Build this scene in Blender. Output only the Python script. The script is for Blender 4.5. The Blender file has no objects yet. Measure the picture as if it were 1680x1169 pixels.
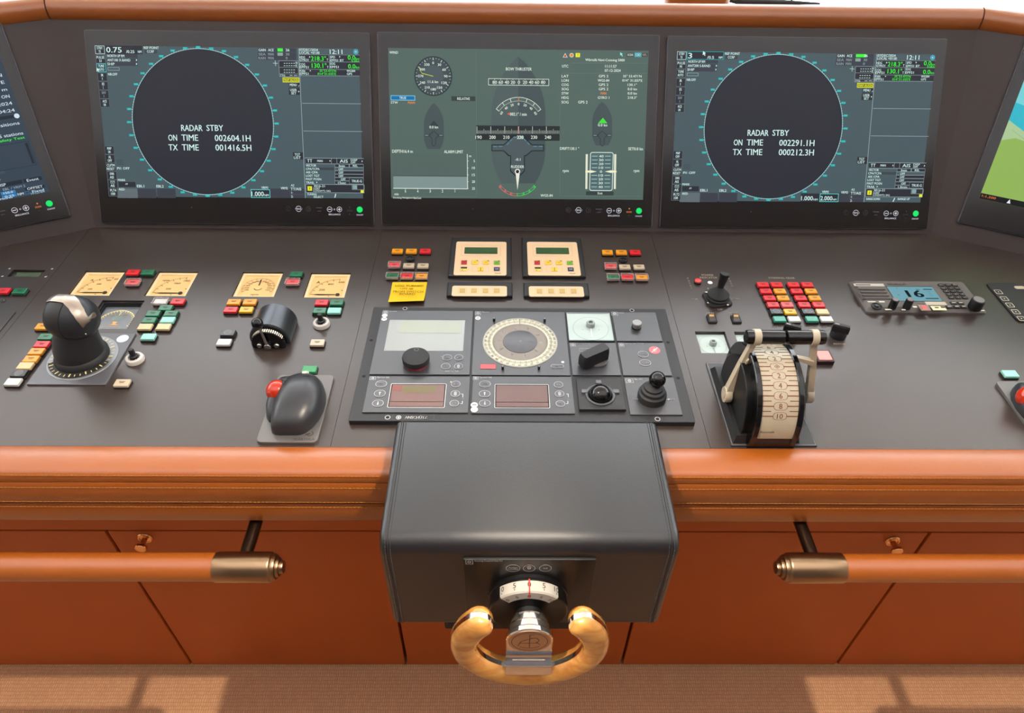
import bpy, math, random
from mathutils import Vector, Matrix
random.seed(5)
PI = math.pi
SC = bpy.context.scene
COL = SC.collection

# ------------------------------------------------------------------ camera
FPX, IW, IH = 1164.31, 1680, 1169
EYE = Vector((0, 0, 1.6))
RGT = Vector((0.99990376, -0.00589927, 0.01255642))
DWN = Vector((0.00533075, -0.67222485, -0.74032785))
FWD = Vector((0.01280813, 0.74032354, -0.67212871))
cd = bpy.data.cameras.new('camera')
cam = bpy.data.objects.new('camera', cd)
COL.objects.link(cam)
cd.sensor_width = 36; cd.sensor_fit = 'HORIZONTAL'
cd.lens = FPX / IW * 36
cd.clip_start = 0.01
cam.matrix_world = Matrix(((RGT.x, -DWN.x, -FWD.x, EYE.x), (RGT.y, -DWN.y, -FWD.y, EYE.y),
                           (RGT.z, -DWN.z, -FWD.z, EYE.z), (0, 0, 0, 1)))
SC.camera = cam

# ------------------------------------------------------------------ light and exposure
EXPO = -0.2
SKY = 8.2
SC.view_settings.view_transform = 'Standard'
SC.view_settings.look = 'None'
SC.view_settings.gamma = 1
SC.view_settings.exposure = EXPO
SC.view_settings.use_curve_mapping = False
SC.cycles.use_denoising = True
w = bpy.data.worlds.new('daylight')
SC.world = w
w.use_nodes = True
bg = w.node_tree.nodes['Background']
bg.inputs[0].default_value = (0.93, 0.97, 1.0, 1)
bg.inputs[1].default_value = SKY


def spot(name, loc, power, col, ang, blend, rad, aim):
    l = bpy.data.lights.new(name, 'SPOT')
    l.energy = power; l.color = col; l.spot_size = math.radians(ang); l.spot_blend = blend; l.shadow_soft_size = rad
    o = bpy.data.objects.new(name, l); COL.objects.link(o)
    o.location = loc
    o.rotation_euler = (Vector(aim) - Vector(loc)).to_track_quat('-Z', 'Y').to_euler()
    return o


def area(name, loc, power, col, sx, sy, rot):
    l = bpy.data.lights.new(name, 'AREA')
    l.energy = power; l.color = col; l.shape = 'RECTANGLE'; l.size = sx; l.size_y = sy
    o = bpy.data.objects.new(name, l); COL.objects.link(o)
    o.location = loc; o.rotation_euler = rot
    return o


CEIL = 2.5
# two ceiling downlights behind the helm; the gap between the handrail and the padded edge
# lets their light through to the carpet as a bright strip
spot('downlight_beam', (0.66, 0.25, CEIL - .02), 300, (1.0, .84, .64), 25, .5, .016, (-.90, .62, 0))
spot('downlight_beam', (-0.62, 0.25, CEIL - .02), 300, (1.0, .84, .64), 25, .5, .016, (.96, .62, 0))
# wide fill light added under the ceiling to brighten carpet and display glass
area('ceiling_fill_light', (0, .0, CEIL - .03), 36, (.96, .95, 1.0), 4.6, 1.4, (0, 0, 0))


# ------------------------------------------------------------------ pixel rays to real planes
def ray(px, py):
    return RGT * (px - IW / 2) + DWN * (py - IH / 2) + FWD * FPX


def desk(px, py, z=.9):
    d = ray(px, py); t = (z - EYE.z) / d.z
    return EYE + d * t


def at_y(px, py, y):
    d = ray(px, py); return EYE + d * (y / d.y)


TILT = 0.563318
MON_Y = 1.1125
MN = Vector((0, math.cos(TILT), -math.sin(TILT)))


def monp(px, py):
    d = ray(px, py)
    t = (Vector((0, MON_Y, .9)) - EYE).dot(MN) / d.dot(MN)
    p = EYE + d * t
    return p.x, (p.y - MON_Y) * math.sin(TILT) + (p.z - .9) * math.cos(TILT)


# ------------------------------------------------------------------ materials
def lin(h):
    if isinstance(h, str):
        h = h.lstrip('#'); h = [int(h[i:i + 2], 16) / 255 for i in (0, 2, 4)]
    return [c / 12.92 if c <= .04045 else ((c + .055) / 1.055) ** 2.4 for c in h]


MATS = {}


def mat(name, col, rough=.5, metal=0., spec=.5, emit=0., coat=0., bump=None, var=0., alpha=1., sheen=0., trans=0.):
    """procedural surface; bump=(scale, strength, detail), var = small colour mottling"""
    if name in MATS:
        return MATS[name]
    m = bpy.data.materials.new(name); m.use_nodes = True
    nt = m.node_tree; b = nt.nodes['Principled BSDF']
    c = lin(col)
    b.inputs['Base Color'].default_value = (*c, 1)
    b.inputs['Roughness'].default_value = rough
    b.inputs['Metallic'].default_value = metal
    b.inputs['Specular IOR Level'].default_value = spec
    if coat:
        b.inputs['Coat Weight'].default_value = coat; b.inputs['Coat Roughness'].default_value = .08
    if sheen:
        b.inputs['Sheen Weight'].default_value = sheen
    if trans:
        b.inputs['Transmission Weight'].default_value = trans
    if alpha < 1:
        b.inputs['Alpha'].default_value = alpha
    if emit:
        b.inputs['Base Color'].default_value = (.004, .004, .005, 1)
        b.inputs['Emission Color'].default_value = (*c, 1)
        b.inputs['Emission Strength'].default_value = emit * 2 ** (-EXPO)
    if bump or var:
        tc = nt.nodes.new('ShaderNodeTexCoord')
        n = nt.nodes.new('ShaderNodeTexNoise')
        n.inputs['Scale'].default_value = bump[0] if bump else 40
        n.inputs['Detail'].default_value = bump[2] if bump and len(bump) > 2 else 4
        nt.links.new(tc.outputs['Object'], n.inputs['Vector'])
        if bump:
            bp = nt.nodes.new('ShaderNodeBump')
            bp.inputs['Strength'].default_value = bump[1]; bp.inputs['Distance'].default_value = .001
            nt.links.new(n.outputs['Fac'], bp.inputs['Height'])
            nt.links.new(bp.outputs['Normal'], b.inputs['Normal'])
        if var:
            n2 = nt.nodes.new('ShaderNodeTexNoise'); n2.inputs['Scale'].default_value = 9; n2.inputs['Detail'].default_value = 6
            nt.links.new(tc.outputs['Object'], n2.inputs['Vector'])
            mx = nt.nodes.new('ShaderNodeMix'); mx.data_type = 'RGBA'
            mx.inputs[6].default_value = (*[x * (1 - var) for x in c], 1)
            mx.inputs[7].default_value = (*[min(1, x * (1 + var)) for x in c], 1)
            nt.links.new(n2.outputs['Fac'], mx.inputs[0])
            nt.links.new(mx.outputs[2], b.inputs['Base Color'])
    MATS[name] = m
    return m


def scr(col, k=1.0):
    """lit pixels of a screen"""
    return mat('lit_' + col.lstrip('#') + ('' if k == 1 else '_%d' % (k * 100)), col, rough=.3, spec=.12, emit=k)


# ------------------------------------------------------------------ mesh building
GLY = {}


def glyphs(s):
    if s not in GLY:
        cu = bpy.data.curves.new('lettering', 'FONT')
        cu.body = s; cu.resolution_u = 2; cu.fill_mode = 'FRONT'
        o = bpy.data.objects.new('lettering', cu)
        me = o.to_mesh()
        vs = [(v.co.x, v.co.y) for v in me.vertices]; fs = [tuple(p.vertices) for p in me.polygons]
        # faces wound so that the normal is +z
        out = []
        for f in fs:
            a = 0
            for i in range(len(f)):
                x0, y0 = vs[f[i]]; x1, y1 = vs[f[(i + 1) % len(f)]]
                a += x0 * y1 - x1 * y0
            out.append(f if a > 0 else f[::-1])
        o.to_mesh_clear(); bpy.data.objects.remove(o); bpy.data.curves.remove(cu)
        xs = [v[0] for v in vs] or [0]; ys = [v[1] for v in vs] or [0]
        GLY[s] = (vs, out, (min(xs), min(ys), max(xs), max(ys)))
    return GLY[s]


def rr(x0, y0, x1, y1, r, n=4):
    if x0 > x1: x0, x1 = x1, x0
    if y0 > y1: y0, y1 = y1, y0
    r = max(1e-5, min(r, (x1 - x0) / 2 * .999, (y1 - y0) / 2 * .999))
    p = []
    for cx, cy, a in ((x1 - r, y1 - r, 0), (x0 + r, y1 - r, 90), (x0 + r, y0 + r, 180), (x1 - r, y0 + r, 270)):
        for i in range(n + 1):
            t = math.radians(a + 90 * i / n)
            p.append((cx + r * math.cos(t), cy + r * math.sin(t)))
    return p


class MB:
    def __init__(s):
        s.v = []; s.f = []; s.mi = []; s.mats = []; s.X = None

    def add(s, vs, fs, m):
        if m not in s.mats: s.mats.append(m)
        k = s.mats.index(m); b = len(s.v)
        if s.X is not None: vs = [s.X @ Vector(v) for v in vs]
        s.v += [tuple(v) for v in vs]
        for f in fs:
            s.f.append(tuple(i + b for i in f)); s.mi.append(k)
        return s

    def flat(s, poly, z, m):
        return s.add([(p[0], p[1], z) for p in poly], [tuple(range(len(poly)))], m)

    def rect(s, x0, y0, x1, y1, z, m):
        if x0 > x1: x0, x1 = x1, x0
        if y0 > y1: y0, y1 = y1, y0
        return s.flat([(x0, y0), (x1, y0), (x1, y1), (x0, y1)], z, m)

    def frame(s, x0, y0, x1, y1, wd, z, m):
        if x0 > x1: x0, x1 = x1, x0
        if y0 > y1: y0, y1 = y1, y0
        s.rect(x0, y0, x1, y0 + wd, z, m); s.rect(x0, y1 - wd, x1, y1, z, m)
        s.rect(x0, y0 + wd, x0 + wd, y1 - wd, z, m); return s.rect(x1 - wd, y0 + wd, x1, y1 - wd, z, m)

    def band(s, outer, inner, z, m):
        n = len(outer)
        return s.add([(p[0], p[1], z) for p in outer + inner],
                     [(i, (i + 1) % n, n + (i + 1) % n, n + i) for i in range(n)], m)

    def rrband(s, x0, y0, x1, y1, r, wd, z, m, n=5):
        return s.band(rr(x0, y0, x1, y1, r, n), rr(x0 + wd, y0 + wd, x1 - wd, y1 - wd, max(r - wd, 1e-5), n), z, m)

    def disc(s, cx, cy, r, z, m, n=24, ry=None):
        ry = ry or r
        return s.flat([(cx + r * math.cos(2 * PI * i / n), cy + ry * math.sin(2 * PI * i / n)) for i in range(n)], z, m)

    def ring(s, cx, cy, r0, r1, z, m, a0=0, a1=360, n=48):
        full = abs(a1 - a0) >= 360; k = n if full else n + 1
        vs = []
        for i in range(k):
            t = math.radians(a0 + (a1 - a0) * i / n)
            vs += [(cx + r0 * math.cos(t), cy + r0 * math.sin(t), z), (cx + r1 * math.cos(t), cy + r1 * math.sin(t), z)]
        fs = []
        for i in range(n):
            j = (i + 1) % k
            fs.append((2 * i, 2 * i + 1, 2 * j + 1, 2 * j) if a1 > a0 else (2 * i, 2 * j, 2 * j + 1, 2 * i + 1))
        return s.add(vs, fs, m)

    def line(s, x0, y0, x1, y1, wd, z, m):
        d = Vector((x1 - x0, y1 - y0)); d.normalize(); nx, ny = -d.y * wd / 2, d.x * wd / 2
        return s.flat([(x0 - nx, y0 - ny), (x1 - nx, y1 - ny), (x1 + nx, y1 + ny), (x0 + nx, y0 + ny)], z, m)

    def text(s, t, x, y, h, m, z=0., wd=None, al='c', ang=0., bold=0.):
        """centre (or left/right) of the string at x, y; h = height of its capitals; wd = fitted width"""
        vs, fs, bb = glyphs(t)
        if not vs: return s
        bh = max(bb[3] - bb[1], 1e-4) if wd else .729
        if wd: bh = bb[3] - bb[1]
        k = h / bh; kx = (wd / max(bb[2] - bb[0], 1e-4)) if wd else k * .92
        ox = {'c': (bb[0] + bb[2]) / 2, 'l': bb[0], 'r': bb[2]}[al]; oy = (bb[1] + bb[3]) / 2
        ca, sa = math.cos(ang), math.sin(ang)
        out = []
        for a, b in vs:
            u, v = (a - ox) * kx, (b - oy) * k
            out.append((x + u * ca - v * sa, y + u * sa + v * ca, z))
        e = .016 * h; n_ = len(out)
        for sg in (-1, 1): s.add([(a + sg * e * ca, b + sg * e * sa, c) for a, b, c in out], fs, m)
        return s

    def loft(s, rings, m, cap0=True, cap1=True, closed=False):
        n = len(rings[0]); vs = [p for r in rings for p in r]; fs = []
        K = len(rings)
        for k in range(K if closed else K - 1):
            a, b = k * n, ((k + 1) % K) * n
            for i in range(n):
                j = (i + 1) % n
                fs.append((a + i, a + j, b + j, b + i))
        if not closed:
            if cap0: fs.append(tuple(range(n - 1, -1, -1)))
            if cap1: fs.append(tuple((K - 1) * n + i for i in range(n)))
        return s.add(vs, fs, m)

    def slab(s, x0, y0, x1, y1, z0, z1, m, r=.001, ch=.0006, n=4, cap0=True, steps=2):
        rings = [[(p[0], p[1], z0) for p in rr(x0, y0, x1, y1, r, n)]]
        for i in range(steps + 1):
            t = PI / 2 * i / steps; d = ch * (1 - math.cos(t)); zz = z1 - ch + ch * math.sin(t)
            rings.append([(p[0], p[1], zz) for p in rr(x0 + d, y0 + d, x1 - d, y1 - d, max(r - d, 1e-5), n)])
        return s.loft(rings, m, cap0, True)

    def box(s, x0, y0, z0, x1, y1, z1, m):
        return s.loft([[(x0, y0, z0), (x1, y0, z0), (x1, y1, z0), (x0, y1, z0)],
                       [(x0, y0, z1), (x1, y0, z1), (x1, y1, z1), (x0, y1, z1)]], m)

    def prism(s, poly, z0, z1, m):
        a = sum(poly[i][0] * poly[(i + 1) % len(poly)][1] - poly[(i + 1) % len(poly)][0] * poly[i][1] for i in range(len(poly)))
        if a < 0: poly = poly[::-1]
        return s.loft([[(p[0], p[1], z0) for p in poly], [(p[0], p[1], z1) for p in poly]], m)

    def lathe(s, prof, m, cx=0., cy=0., n=32, sx=1., sy=1.):
        """prof = (radius, z) from bottom to top about the z axis"""
        rings = []
        for r, z in prof:
            r = max(r, 1e-5)
            rings.append([(cx + sx * r * math.cos(2 * PI * i / n), cy + sy * r * math.sin(2 * PI * i / n), z) for i in range(n)])
        return s.loft(rings, m)

    def ball(s, c, r, m, n=24, k=12, sx=1., sy=1., sz=1.):
        rings = []
        for j in range(k + 1):
            t = -PI / 2 + PI * j / k; q = max(math.cos(t), 1e-4)
            rings.append([(c[0] + sx * r * q * math.cos(2 * PI * i / n), c[1] + sy * r * q * math.sin(2 * PI * i / n), c[2] + sz * r * math.sin(t)) for i in range(n)])
        return s.loft(rings, m)

    def tube(s, pts, rad, m, n=12, closed=False):
        P = [Vector(p) for p in pts]; K = len(P)
        R = rad if isinstance(rad, (list, tuple)) else [rad] * K
        rings = []; up = None
        for i in range(K):
            a = P[(i - 1) % K] if (closed or i) else P[0]
            b = P[(i + 1) % K] if (closed or i < K - 1) else P[-1]
            t = (b - a).normalized()
            if up is None:
                up = Vector((0, 0, 1)) if abs(t.z) < .9 else Vector((1, 0, 0))
            u = (up - t * up.dot(t)).normalized(); v = t.cross(u); up = u
            rings.append([tuple(P[i] + (u * math.cos(2 * PI * q / n) + v * math.sin(2 * PI * q / n)) * R[i]) for q in range(n)])
        return s.loft(rings, m, True, True, closed)

    def mesh(s, name, smooth=35):
        me = bpy.data.meshes.new(name)
        me.from_pydata(s.v, [], s.f)
        for m in s.mats: me.materials.append(m)
        me.polygons.foreach_set('material_index', s.mi)
        me.update()
        if smooth:
            me.shade_smooth(); me.set_sharp_from_angle(angle=math.radians(smooth))
            for p in me.polygons:
                if len(p.vertices) > 4: p.use_smooth = False
        return me

    def build(s, name, parent=None, loc=(0, 0, 0), rot=(0, 0, 0), smooth=35):
        o = bpy.data.objects.new(name, s.mesh(name, smooth))
        COL.objects.link(o)
        o.location = loc; o.rotation_euler = rot
        if parent is not None: o.parent = parent
        return o


def tag(o, label=None, cat=None, group=None, kind=None):
    for k, v in (('label', label), ('category', cat), ('group', group), ('kind', kind)):
        if v: o[k] = v
    return o


def thing(name, label, cat, loc=(0, 0, 0), rot=(0, 0, 0), group=None):
    o = bpy.data.objects.new(name, None); COL.objects.link(o)
    o.empty_display_size = .02
    o.location = loc; o.rotation_euler = rot
    return tag(o, label, cat, group)


def kids(o):
    return [c for c in COL.objects if c.parent == o]


def copy_thing(src, label, loc, rot=None):
    def rec(o, par):
        c = o.copy(); COL.objects.link(c)
        if par is not None: c.parent = par
        for ch in kids(o): rec(ch, c)
        return c
    r = rec(src, None)
    r.location = loc
    if rot is not None: r.rotation_euler = rot
    r['label'] = label
    return r


def quad(pts, z=.9):
    """corners TL, TR, BR, BL on the desk -> centre x, y, width, depth"""
    P = [desk(px, py, z) for px, py in pts]
    x0 = (P[0].x + P[3].x) / 2; x1 = (P[1].x + P[2].x) / 2
    y1 = (P[0].y + P[1].y) / 2; y0 = (P[2].y + P[3].y) / 2
    return (x0 + x1) / 2, (y0 + y1) / 2, x1 - x0, y1 - y0


def Zm(ox, oy, k):
    return lambda x, y: (ox + x / k, oy + y / k)


# ------------------------------------------------------------------ shared surfaces
M_desk = mat('desk_laminate', '#332925', rough=.30, spec=.72, bump=(900, .05, 2), var=.05)
M_bulk = mat('bulkhead_laminate', '#352c2a', rough=.5, spec=.35, bump=(900, .05, 2), var=.05)
M_lea = mat('tan_leather', '#8e4a11', rough=.33, spec=.84, bump=(420, .12, 5), var=.10)
M_lea_panel = mat('tan_leather_panel', '#ad531c', rough=.5, spec=.35, bump=(500, .10, 4), var=.07)
M_blk_lea = mat('black_leather', '#0d0e12', rough=.40, spec=.8, bump=(520, .10, 5), var=.05)
M_thread = mat('tan_thread', '#a9703a', rough=.9, spec=.1)
M_thread_b = mat('black_thread', '#101012', rough=.7)
M_groove = mat('seam_shadow_gap', '#141110', rough=.9)
M_black = mat('black_plastic', '#141416', rough=.45)
M_blackg = mat('gloss_black_plastic', '#0a0a0c', rough=.12)
M_blackm = mat('matt_black_plastic', '#1b1b1d', rough=.62)
M_panel = mat('charcoal_panel', '#303136', rough=.38, spec=.95, bump=(700, .04, 2))
M_panelb = mat('black_powder_coat', '#1d1d1f', rough=.45, spec=.5, bump=(1200, .25, 2))
M_white = mat('white_print', '#e8e8e6', rough=.6)
M_greyp = mat('grey_print', '#9a9a9c', rough=.6)
M_chrome = mat('polished_chrome', '#e6e3de', rough=.06, metal=1)
M_brass = mat('antique_bronze', '#9a7f62', rough=.28, metal=1, bump=(300, .05, 3))
M_brassd = mat('dark_bronze', '#4b3c31', rough=.35, metal=1)
M_steel = mat('steel', '#b9b6b0', rough=.25, metal=1)
M_cream = mat('cream_plastic', '#e6d7b6', rough=.5)
M_ink = mat('black_ink', '#2a241c', rough=.8)
# ------------------------------------------------------------------ the room
def struct(name, mb, smooth=0):
    o = mb.build(name, smooth=smooth); o['kind'] = 'structure'; return o


def carpet_material():
    m = bpy.data.materials.new('loop_carpet'); m.use_nodes = True
    nt = m.node_tree; b = nt.nodes['Principled BSDF']
    b.inputs['Roughness'].default_value = .95; b.inputs['Specular IOR Level'].default_value = .1
    tc = nt.nodes.new('ShaderNodeTexCoord')
    nz = nt.nodes.new('ShaderNodeTexNoise'); nz.inputs['Scale'].default_value = 60; nz.inputs['Detail'].default_value = 3
    mxv = nt.nodes.new('ShaderNodeMix'); mxv.data_type = 'VECTOR'; mxv.inputs[0].default_value = .005
    nt.links.new(tc.outputs['Object'], nz.inputs['Vector'])
    nt.links.new(tc.outputs['Object'], mxv.inputs[4]); nt.links.new(nz.outputs['Color'], mxv.inputs[5])
    br = nt.nodes.new('ShaderNodeTexBrick')
    br.inputs['Scale'].default_value = 1
    br.inputs['Brick Width'].default_value = .0050; br.inputs['Row Height'].default_value = .0078
    br.inputs['Mortar Size'].default_value = .0009; br.inputs['Mortar Smooth'].default_value = 1.0
    br.offset = .15
    br.inputs['Color1'].default_value = (*lin('#dcab85'), 1); br.inputs['Color2'].default_value = (*lin('#d2a17b'), 1)
    br.inputs['Mortar'].default_value = (*lin('#b28460'), 1)
    nt.links.new(mxv.outputs[1], br.inputs['Vector'])
    fz = nt.nodes.new('ShaderNodeTexNoise'); fz.inputs['Scale'].default_value = 900; fz.inputs['Detail'].default_value = 4
    nt.links.new(tc.outputs['Object'], fz.inputs['Vector'])
    hm = nt.nodes.new('ShaderNodeMath'); hm.operation = 'MULTIPLY_ADD'
    nt.links.new(br.outputs['Fac'], hm.inputs[0]); hm.inputs[1].default_value = -1
    nt.links.new(fz.outputs['Fac'], hm.inputs[2])
    bp = nt.nodes.new('ShaderNodeBump'); bp.inputs['Strength'].default_value = .5; bp.inputs['Distance'].default_value = .003
    nt.links.new(hm.outputs[0], bp.inputs['Height']); nt.links.new(bp.outputs['Normal'], b.inputs['Normal'])
    mc = nt.nodes.new('ShaderNodeMix'); mc.data_type = 'RGBA'; mc.blend_type = 'MULTIPLY'; mc.inputs[0].default_value = .25
    nt.links.new(br.outputs['Color'], mc.inputs[6]); nt.links.new(fz.outputs['Color'], mc.inputs[7])
    nt.links.new(mc.outputs[2], b.inputs['Base Color'])
    return m


M_wall = mat('wall_lining', '#d9d2c6', rough=.7, bump=(60, .05, 3))
M_ceil = mat('ceiling_lining', '#e6e2da', rough=.75, bump=(60, .05, 3))
M_frame = mat('window_frame_paint', '#cfcac2', rough=.45, bump=(80, .03, 2))
XW, YB, YF = 2.6, -2.4, 2.3
struct('floor', MB().box(-XW - .1, YB - .1, -.05, XW + .1, YF + .1, 0, carpet_material()))
struct('ceiling', MB().box(-XW - .1, YB - .1, CEIL, XW + .1, YF + .1, CEIL + .06, M_ceil))
struct('wall_back', MB().box(-XW - .1, YB - .1, 0, XW + .1, YB, CEIL, mat('back_wall_wood', '#5f5b60', rough=.45, bump=(30, .1, 5), var=.12)))
SILL, HEAD = .86, 2.44
struct('wall_front', MB().box(-XW - .1, YF, 0, XW + .1, YF + .12, SILL, M_wall)
       .box(-XW - .1, YF, HEAD, XW + .1, YF + .12, CEIL, M_wall))
for sgn, nm in ((-1, 'left'), (1, 'right')):
    xa, xb = sorted((sgn * XW, sgn * (XW + .1)))
    mb = MB().box(xa, YB, 0, xb, YF, 1.0, M_wall).box(xa, YB, HEAD, xb, YF, CEIL, M_wall).box(xa, YB, 1.0, xb, .85, HEAD, M_wall)
    struct('wall_' + nm, mb)
gl = bpy.data.materials.new('window_glass'); gl.use_nodes = True
nt = gl.node_tree; nt.nodes.clear()
go = nt.nodes.new('ShaderNodeOutputMaterial'); gm = nt.nodes.new('ShaderNodeMixShader'); gm.inputs[0].default_value = .05
gt = nt.nodes.new('ShaderNodeBsdfTransparent'); gg = nt.nodes.new('ShaderNodeBsdfGlossy'); gg.inputs['Roughness'].default_value = .02
nt.links.new(gt.outputs[0], gm.inputs[1]); nt.links.new(gg.outputs[0], gm.inputs[2]); nt.links.new(gm.outputs[0], go.inputs[0])
wn = 1
for x0, x1 in ((-2.6, -1.62), (-1.62, -.55), (-.55, .55), (.55, 1.62), (1.62, 2.6)):
    mb = MB()
    for a, b_, c, d in ((x0, SILL, x0 + .03, HEAD), (x1 - .03, SILL, x1, HEAD), (x0 + .03, SILL, x1 - .03, SILL + .03), (x0 + .03, HEAD - .03, x1 - .03, HEAD)):
        mb.box(a, YF + .01, b_, c, YF + .09, d, M_frame)
    mb.box(x0 + .03, YF + .045, SILL + .03, x1 - .03, YF + .051, HEAD - .03, gl)
    struct('window_%d' % wn, mb); wn += 1
for sgn in (-1, 1):
    for y0, y1 in ((.85, 2.3),):
        mb = MB()
        xa, xb = sorted((sgn * (XW + .01), sgn * (XW + .09))); xm = sgn * (XW + .05)
        for a, b_, c, d in ((y0, 1.0, y0 + .03, HEAD), (y1 - .03, 1.0, y1, HEAD), (y0 + .03, 1.0, y1 - .03, 1.03), (y0 + .03, HEAD - .03, y1 - .03, HEAD)):
            mb.box(xa, a, b_, xb, c, d, M_frame)
        mb.box(xm - .003, y0 + .03, 1.03, xm + .003, y1 - .03, HEAD - .03, gl)
        struct('window_%d' % wn, mb); wn += 1

# recessed lamps in the ceiling
M_lamp = mat('lamp_diffuser', '#fff3e0', rough=.4, emit=4.0)
for x, nm in ((.66, 'right'), (-.62, 'left')):
    t = thing('downlight', 'small round recessed downlight in the ceiling on the ' + nm, 'ceiling light', (x, .25, CEIL - .012))
    MB().lathe([(.06, 0), (.062, .004), (.062, .012)], M_frame).build('trim_ring', t)
    MB().lathe([(.045, -.001), (.045, .0)], M_lamp).build('lens', t)
    MB().box(-.12, .0265, -.112, .12, .0305, 0, M_frame).build('beam_blocker', t, smooth=0)  # unseen plate added below the lamp to keep its beam off the desk

# ------------------------------------------------------------------ the console
CON = thing('bridge_console', 'wide dark grey console with tan leather front beneath the displays', 'console', (0, .72, 0))


def cpart(name, mb, smooth=35):
    """world coordinates -> part of the console"""
    o = mb.build(name, CON, (0, -.72, 0), smooth=smooth); return o


# recesses cut in the desk: TL, TR, BR, BL
HOLES = {
    'g1': (-.698, -.6315, .911, .9785), 'g2': (-.5765, -.510, .911, .9785), 'g3': (-.4362, -.3685, .9105, .9785),
    'g4': (-.3223, -.2555, .9095, .9775), 'az': (-.6365, -.570, .8284, .8987),
    'r1': (.2943, .3405, .7808, .8305), 'r2': (.3544, .4006, .7808, .8305), 'dk': (-.8186, -.765, .9605, .980),
}
DECK_T = .006


def deck(x0, x1, y0, y1, holes):
    import bmesh
    bm = bmesh.new()

    def loop(a, b, c, d):
        vs = [bm.verts.new((x, y, .9)) for x, y in ((a, c), (b, c), (b, d), (a, d))]
        return [bm.edges.new((vs[i], vs[(i + 1) % 4])) for i in range(4)]
    ed = loop(x0, x1, y0, y1)
    for h in holes: ed += loop(*h)
    bmesh.ops.triangle_fill(bm, edges=ed, use_beauty=True, use_dissolve=False, normal=(0, 0, 1))
    bmesh.ops.recalc_face_normals(bm, faces=bm.faces[:])
    for f in bm.faces:
        if f.normal.z < 0: f.normal_flip()
    bm.verts.index_update()
    mb = MB()
    mb.add([v.co[:] for v in bm.verts], [tuple(v.index for v in f.verts) for f in bm.faces], M_desk)
    bm.free()
    z1 = .9
    for (a, b, c, d), z0, flip in [((x0, x1, y0, y1), .88, 1)] + [(h, .885, -1) for h in holes]:
        P = [(a, c), (b, c), (b, d), (a, d)]
        vs = [(x, y, z0) for x, y in P] + [(x, y, z1) for x, y in P]
        fs = [(i, (i + 1) % 4, 4 + (i + 1) % 4, 4 + i) for i in range(4)]
        if flip < 0: fs = [f[::-1] for f in fs]
        mb.add(vs, fs, M_desk)
    return mb


G = .00025
DY0, DY1 = .5965, 1.125
cpart('desk_panel', deck(-1.5, -.747 - G, DY0, DY1, [HOLES['dk']]), 0)
cpart('desk_panel', deck(-.747 + G, -.2205 - G, DY0, DY1, [HOLES[k] for k in ('g1', 'g2', 'g3', 'g4', 'az')]), 0)
cpart('desk_panel', deck(-.2205 + G, .2685 - G, DY0, DY1, []), 0)
cpart('desk_panel', deck(.2685 + G, 1.5, DY0, DY1, [HOLES['r1'], HOLES['r2']]), 0)
cpart('carcass', MB().box(-1.45, .61, .83, 1.45, 1.09, .876, M_groove), 0)

# display bulkhead: the centre and two wings folded in towards the helm
CT, ST = math.cos(TILT), math.sin(TILT)
WANG = math.radians(26)
FL, FR = -.739, .7855          # fold feet on the desk
SH = .366                      # slope height
DRIFT = math.tan(WANG / 2) * ST


def on_slope(x, s, off=0.):    # centre plane; off = towards the helm
    return (x, MON_Y + s * ST - off * CT, .9 + s * CT + off * ST)


mb = MB()
q = [on_slope(FL, -.01), on_slope(FR, -.01), on_slope(FR + DRIFT * SH, SH), on_slope(FL - DRIFT * SH, SH)]
mb.loft([[(x, y + .015, z) for x, y, z in q], q], M_bulk)
o = mb.build('display_panel', smooth=0); tag(o, 'dark grey sloping centre panel that carries three displays', 'panel')


def wing(side):
    fx = FL if side < 0 else FR
    ex = Vector((math.cos(WANG) * side, -math.sin(WANG), 0))      # outward along the wing's foot
    mb = MB()
    W_ = .85
    back = Vector((math.sin(WANG) * side, math.cos(WANG), 0))     # away from the helm, horizontal
    P0 = Vector((fx, MON_Y, .9))
    def p(a, s): return tuple(P0 + ex * a + back * (s * ST) + Vector((0, 0, s * CT)))
    # inner edge follows the fold line
    top_in = Vector(on_slope(fx + side * DRIFT * SH, SH))
    bot_in = Vector(on_slope(fx - side * DRIFT * .01, -.01))
    q = [tuple(bot_in), p(W_, -.01), p(W_, SH), tuple(top_in)]
    if side < 0: q = q[::-1]
    bk = back * .015
    mb.loft([[tuple(Vector(v) + bk) for v in q], q], M_bulk)
    o = mb.build('display_panel', smooth=0); tag(o, 'dark grey sloping wing panel folded in at the %s edge' % ('left' if side < 0 else 'right'), 'panel'); return o


wing(-1); wing(1)


# padded leather roll along the top of the bulkhead


def cowl(label, pts, nrm):
    """pts: centre-line points on the top edge of the slope, nrm: horizontal 'back' direction per point"""
    prof = [(.0, -.018), (-.008, -.0145), (-.0115, -.008), (-.0125, 0), (-.011, .007), (-.006, .0140), (.001, .0182), (.010, .0188), (.022, .0155), (.04, .0095), (.07, -.001), (.10, -.015), (.115, -.05), (.05, -.06), (.01, -.03)]
    rings = []
    for P, b in zip(pts, nrm):
        P = Vector(P)
        rings.append([tuple(P + b * a + Vector((0, 0, 1)) * z - Vector((0, MON_Y, .9))) for a, z in prof])
    o = MB().loft(rings, M_lea).build('padded_cowl', None, (0, MON_Y, .9)); tag(o, label, 'cowl', 'padded cowl sections')


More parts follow.
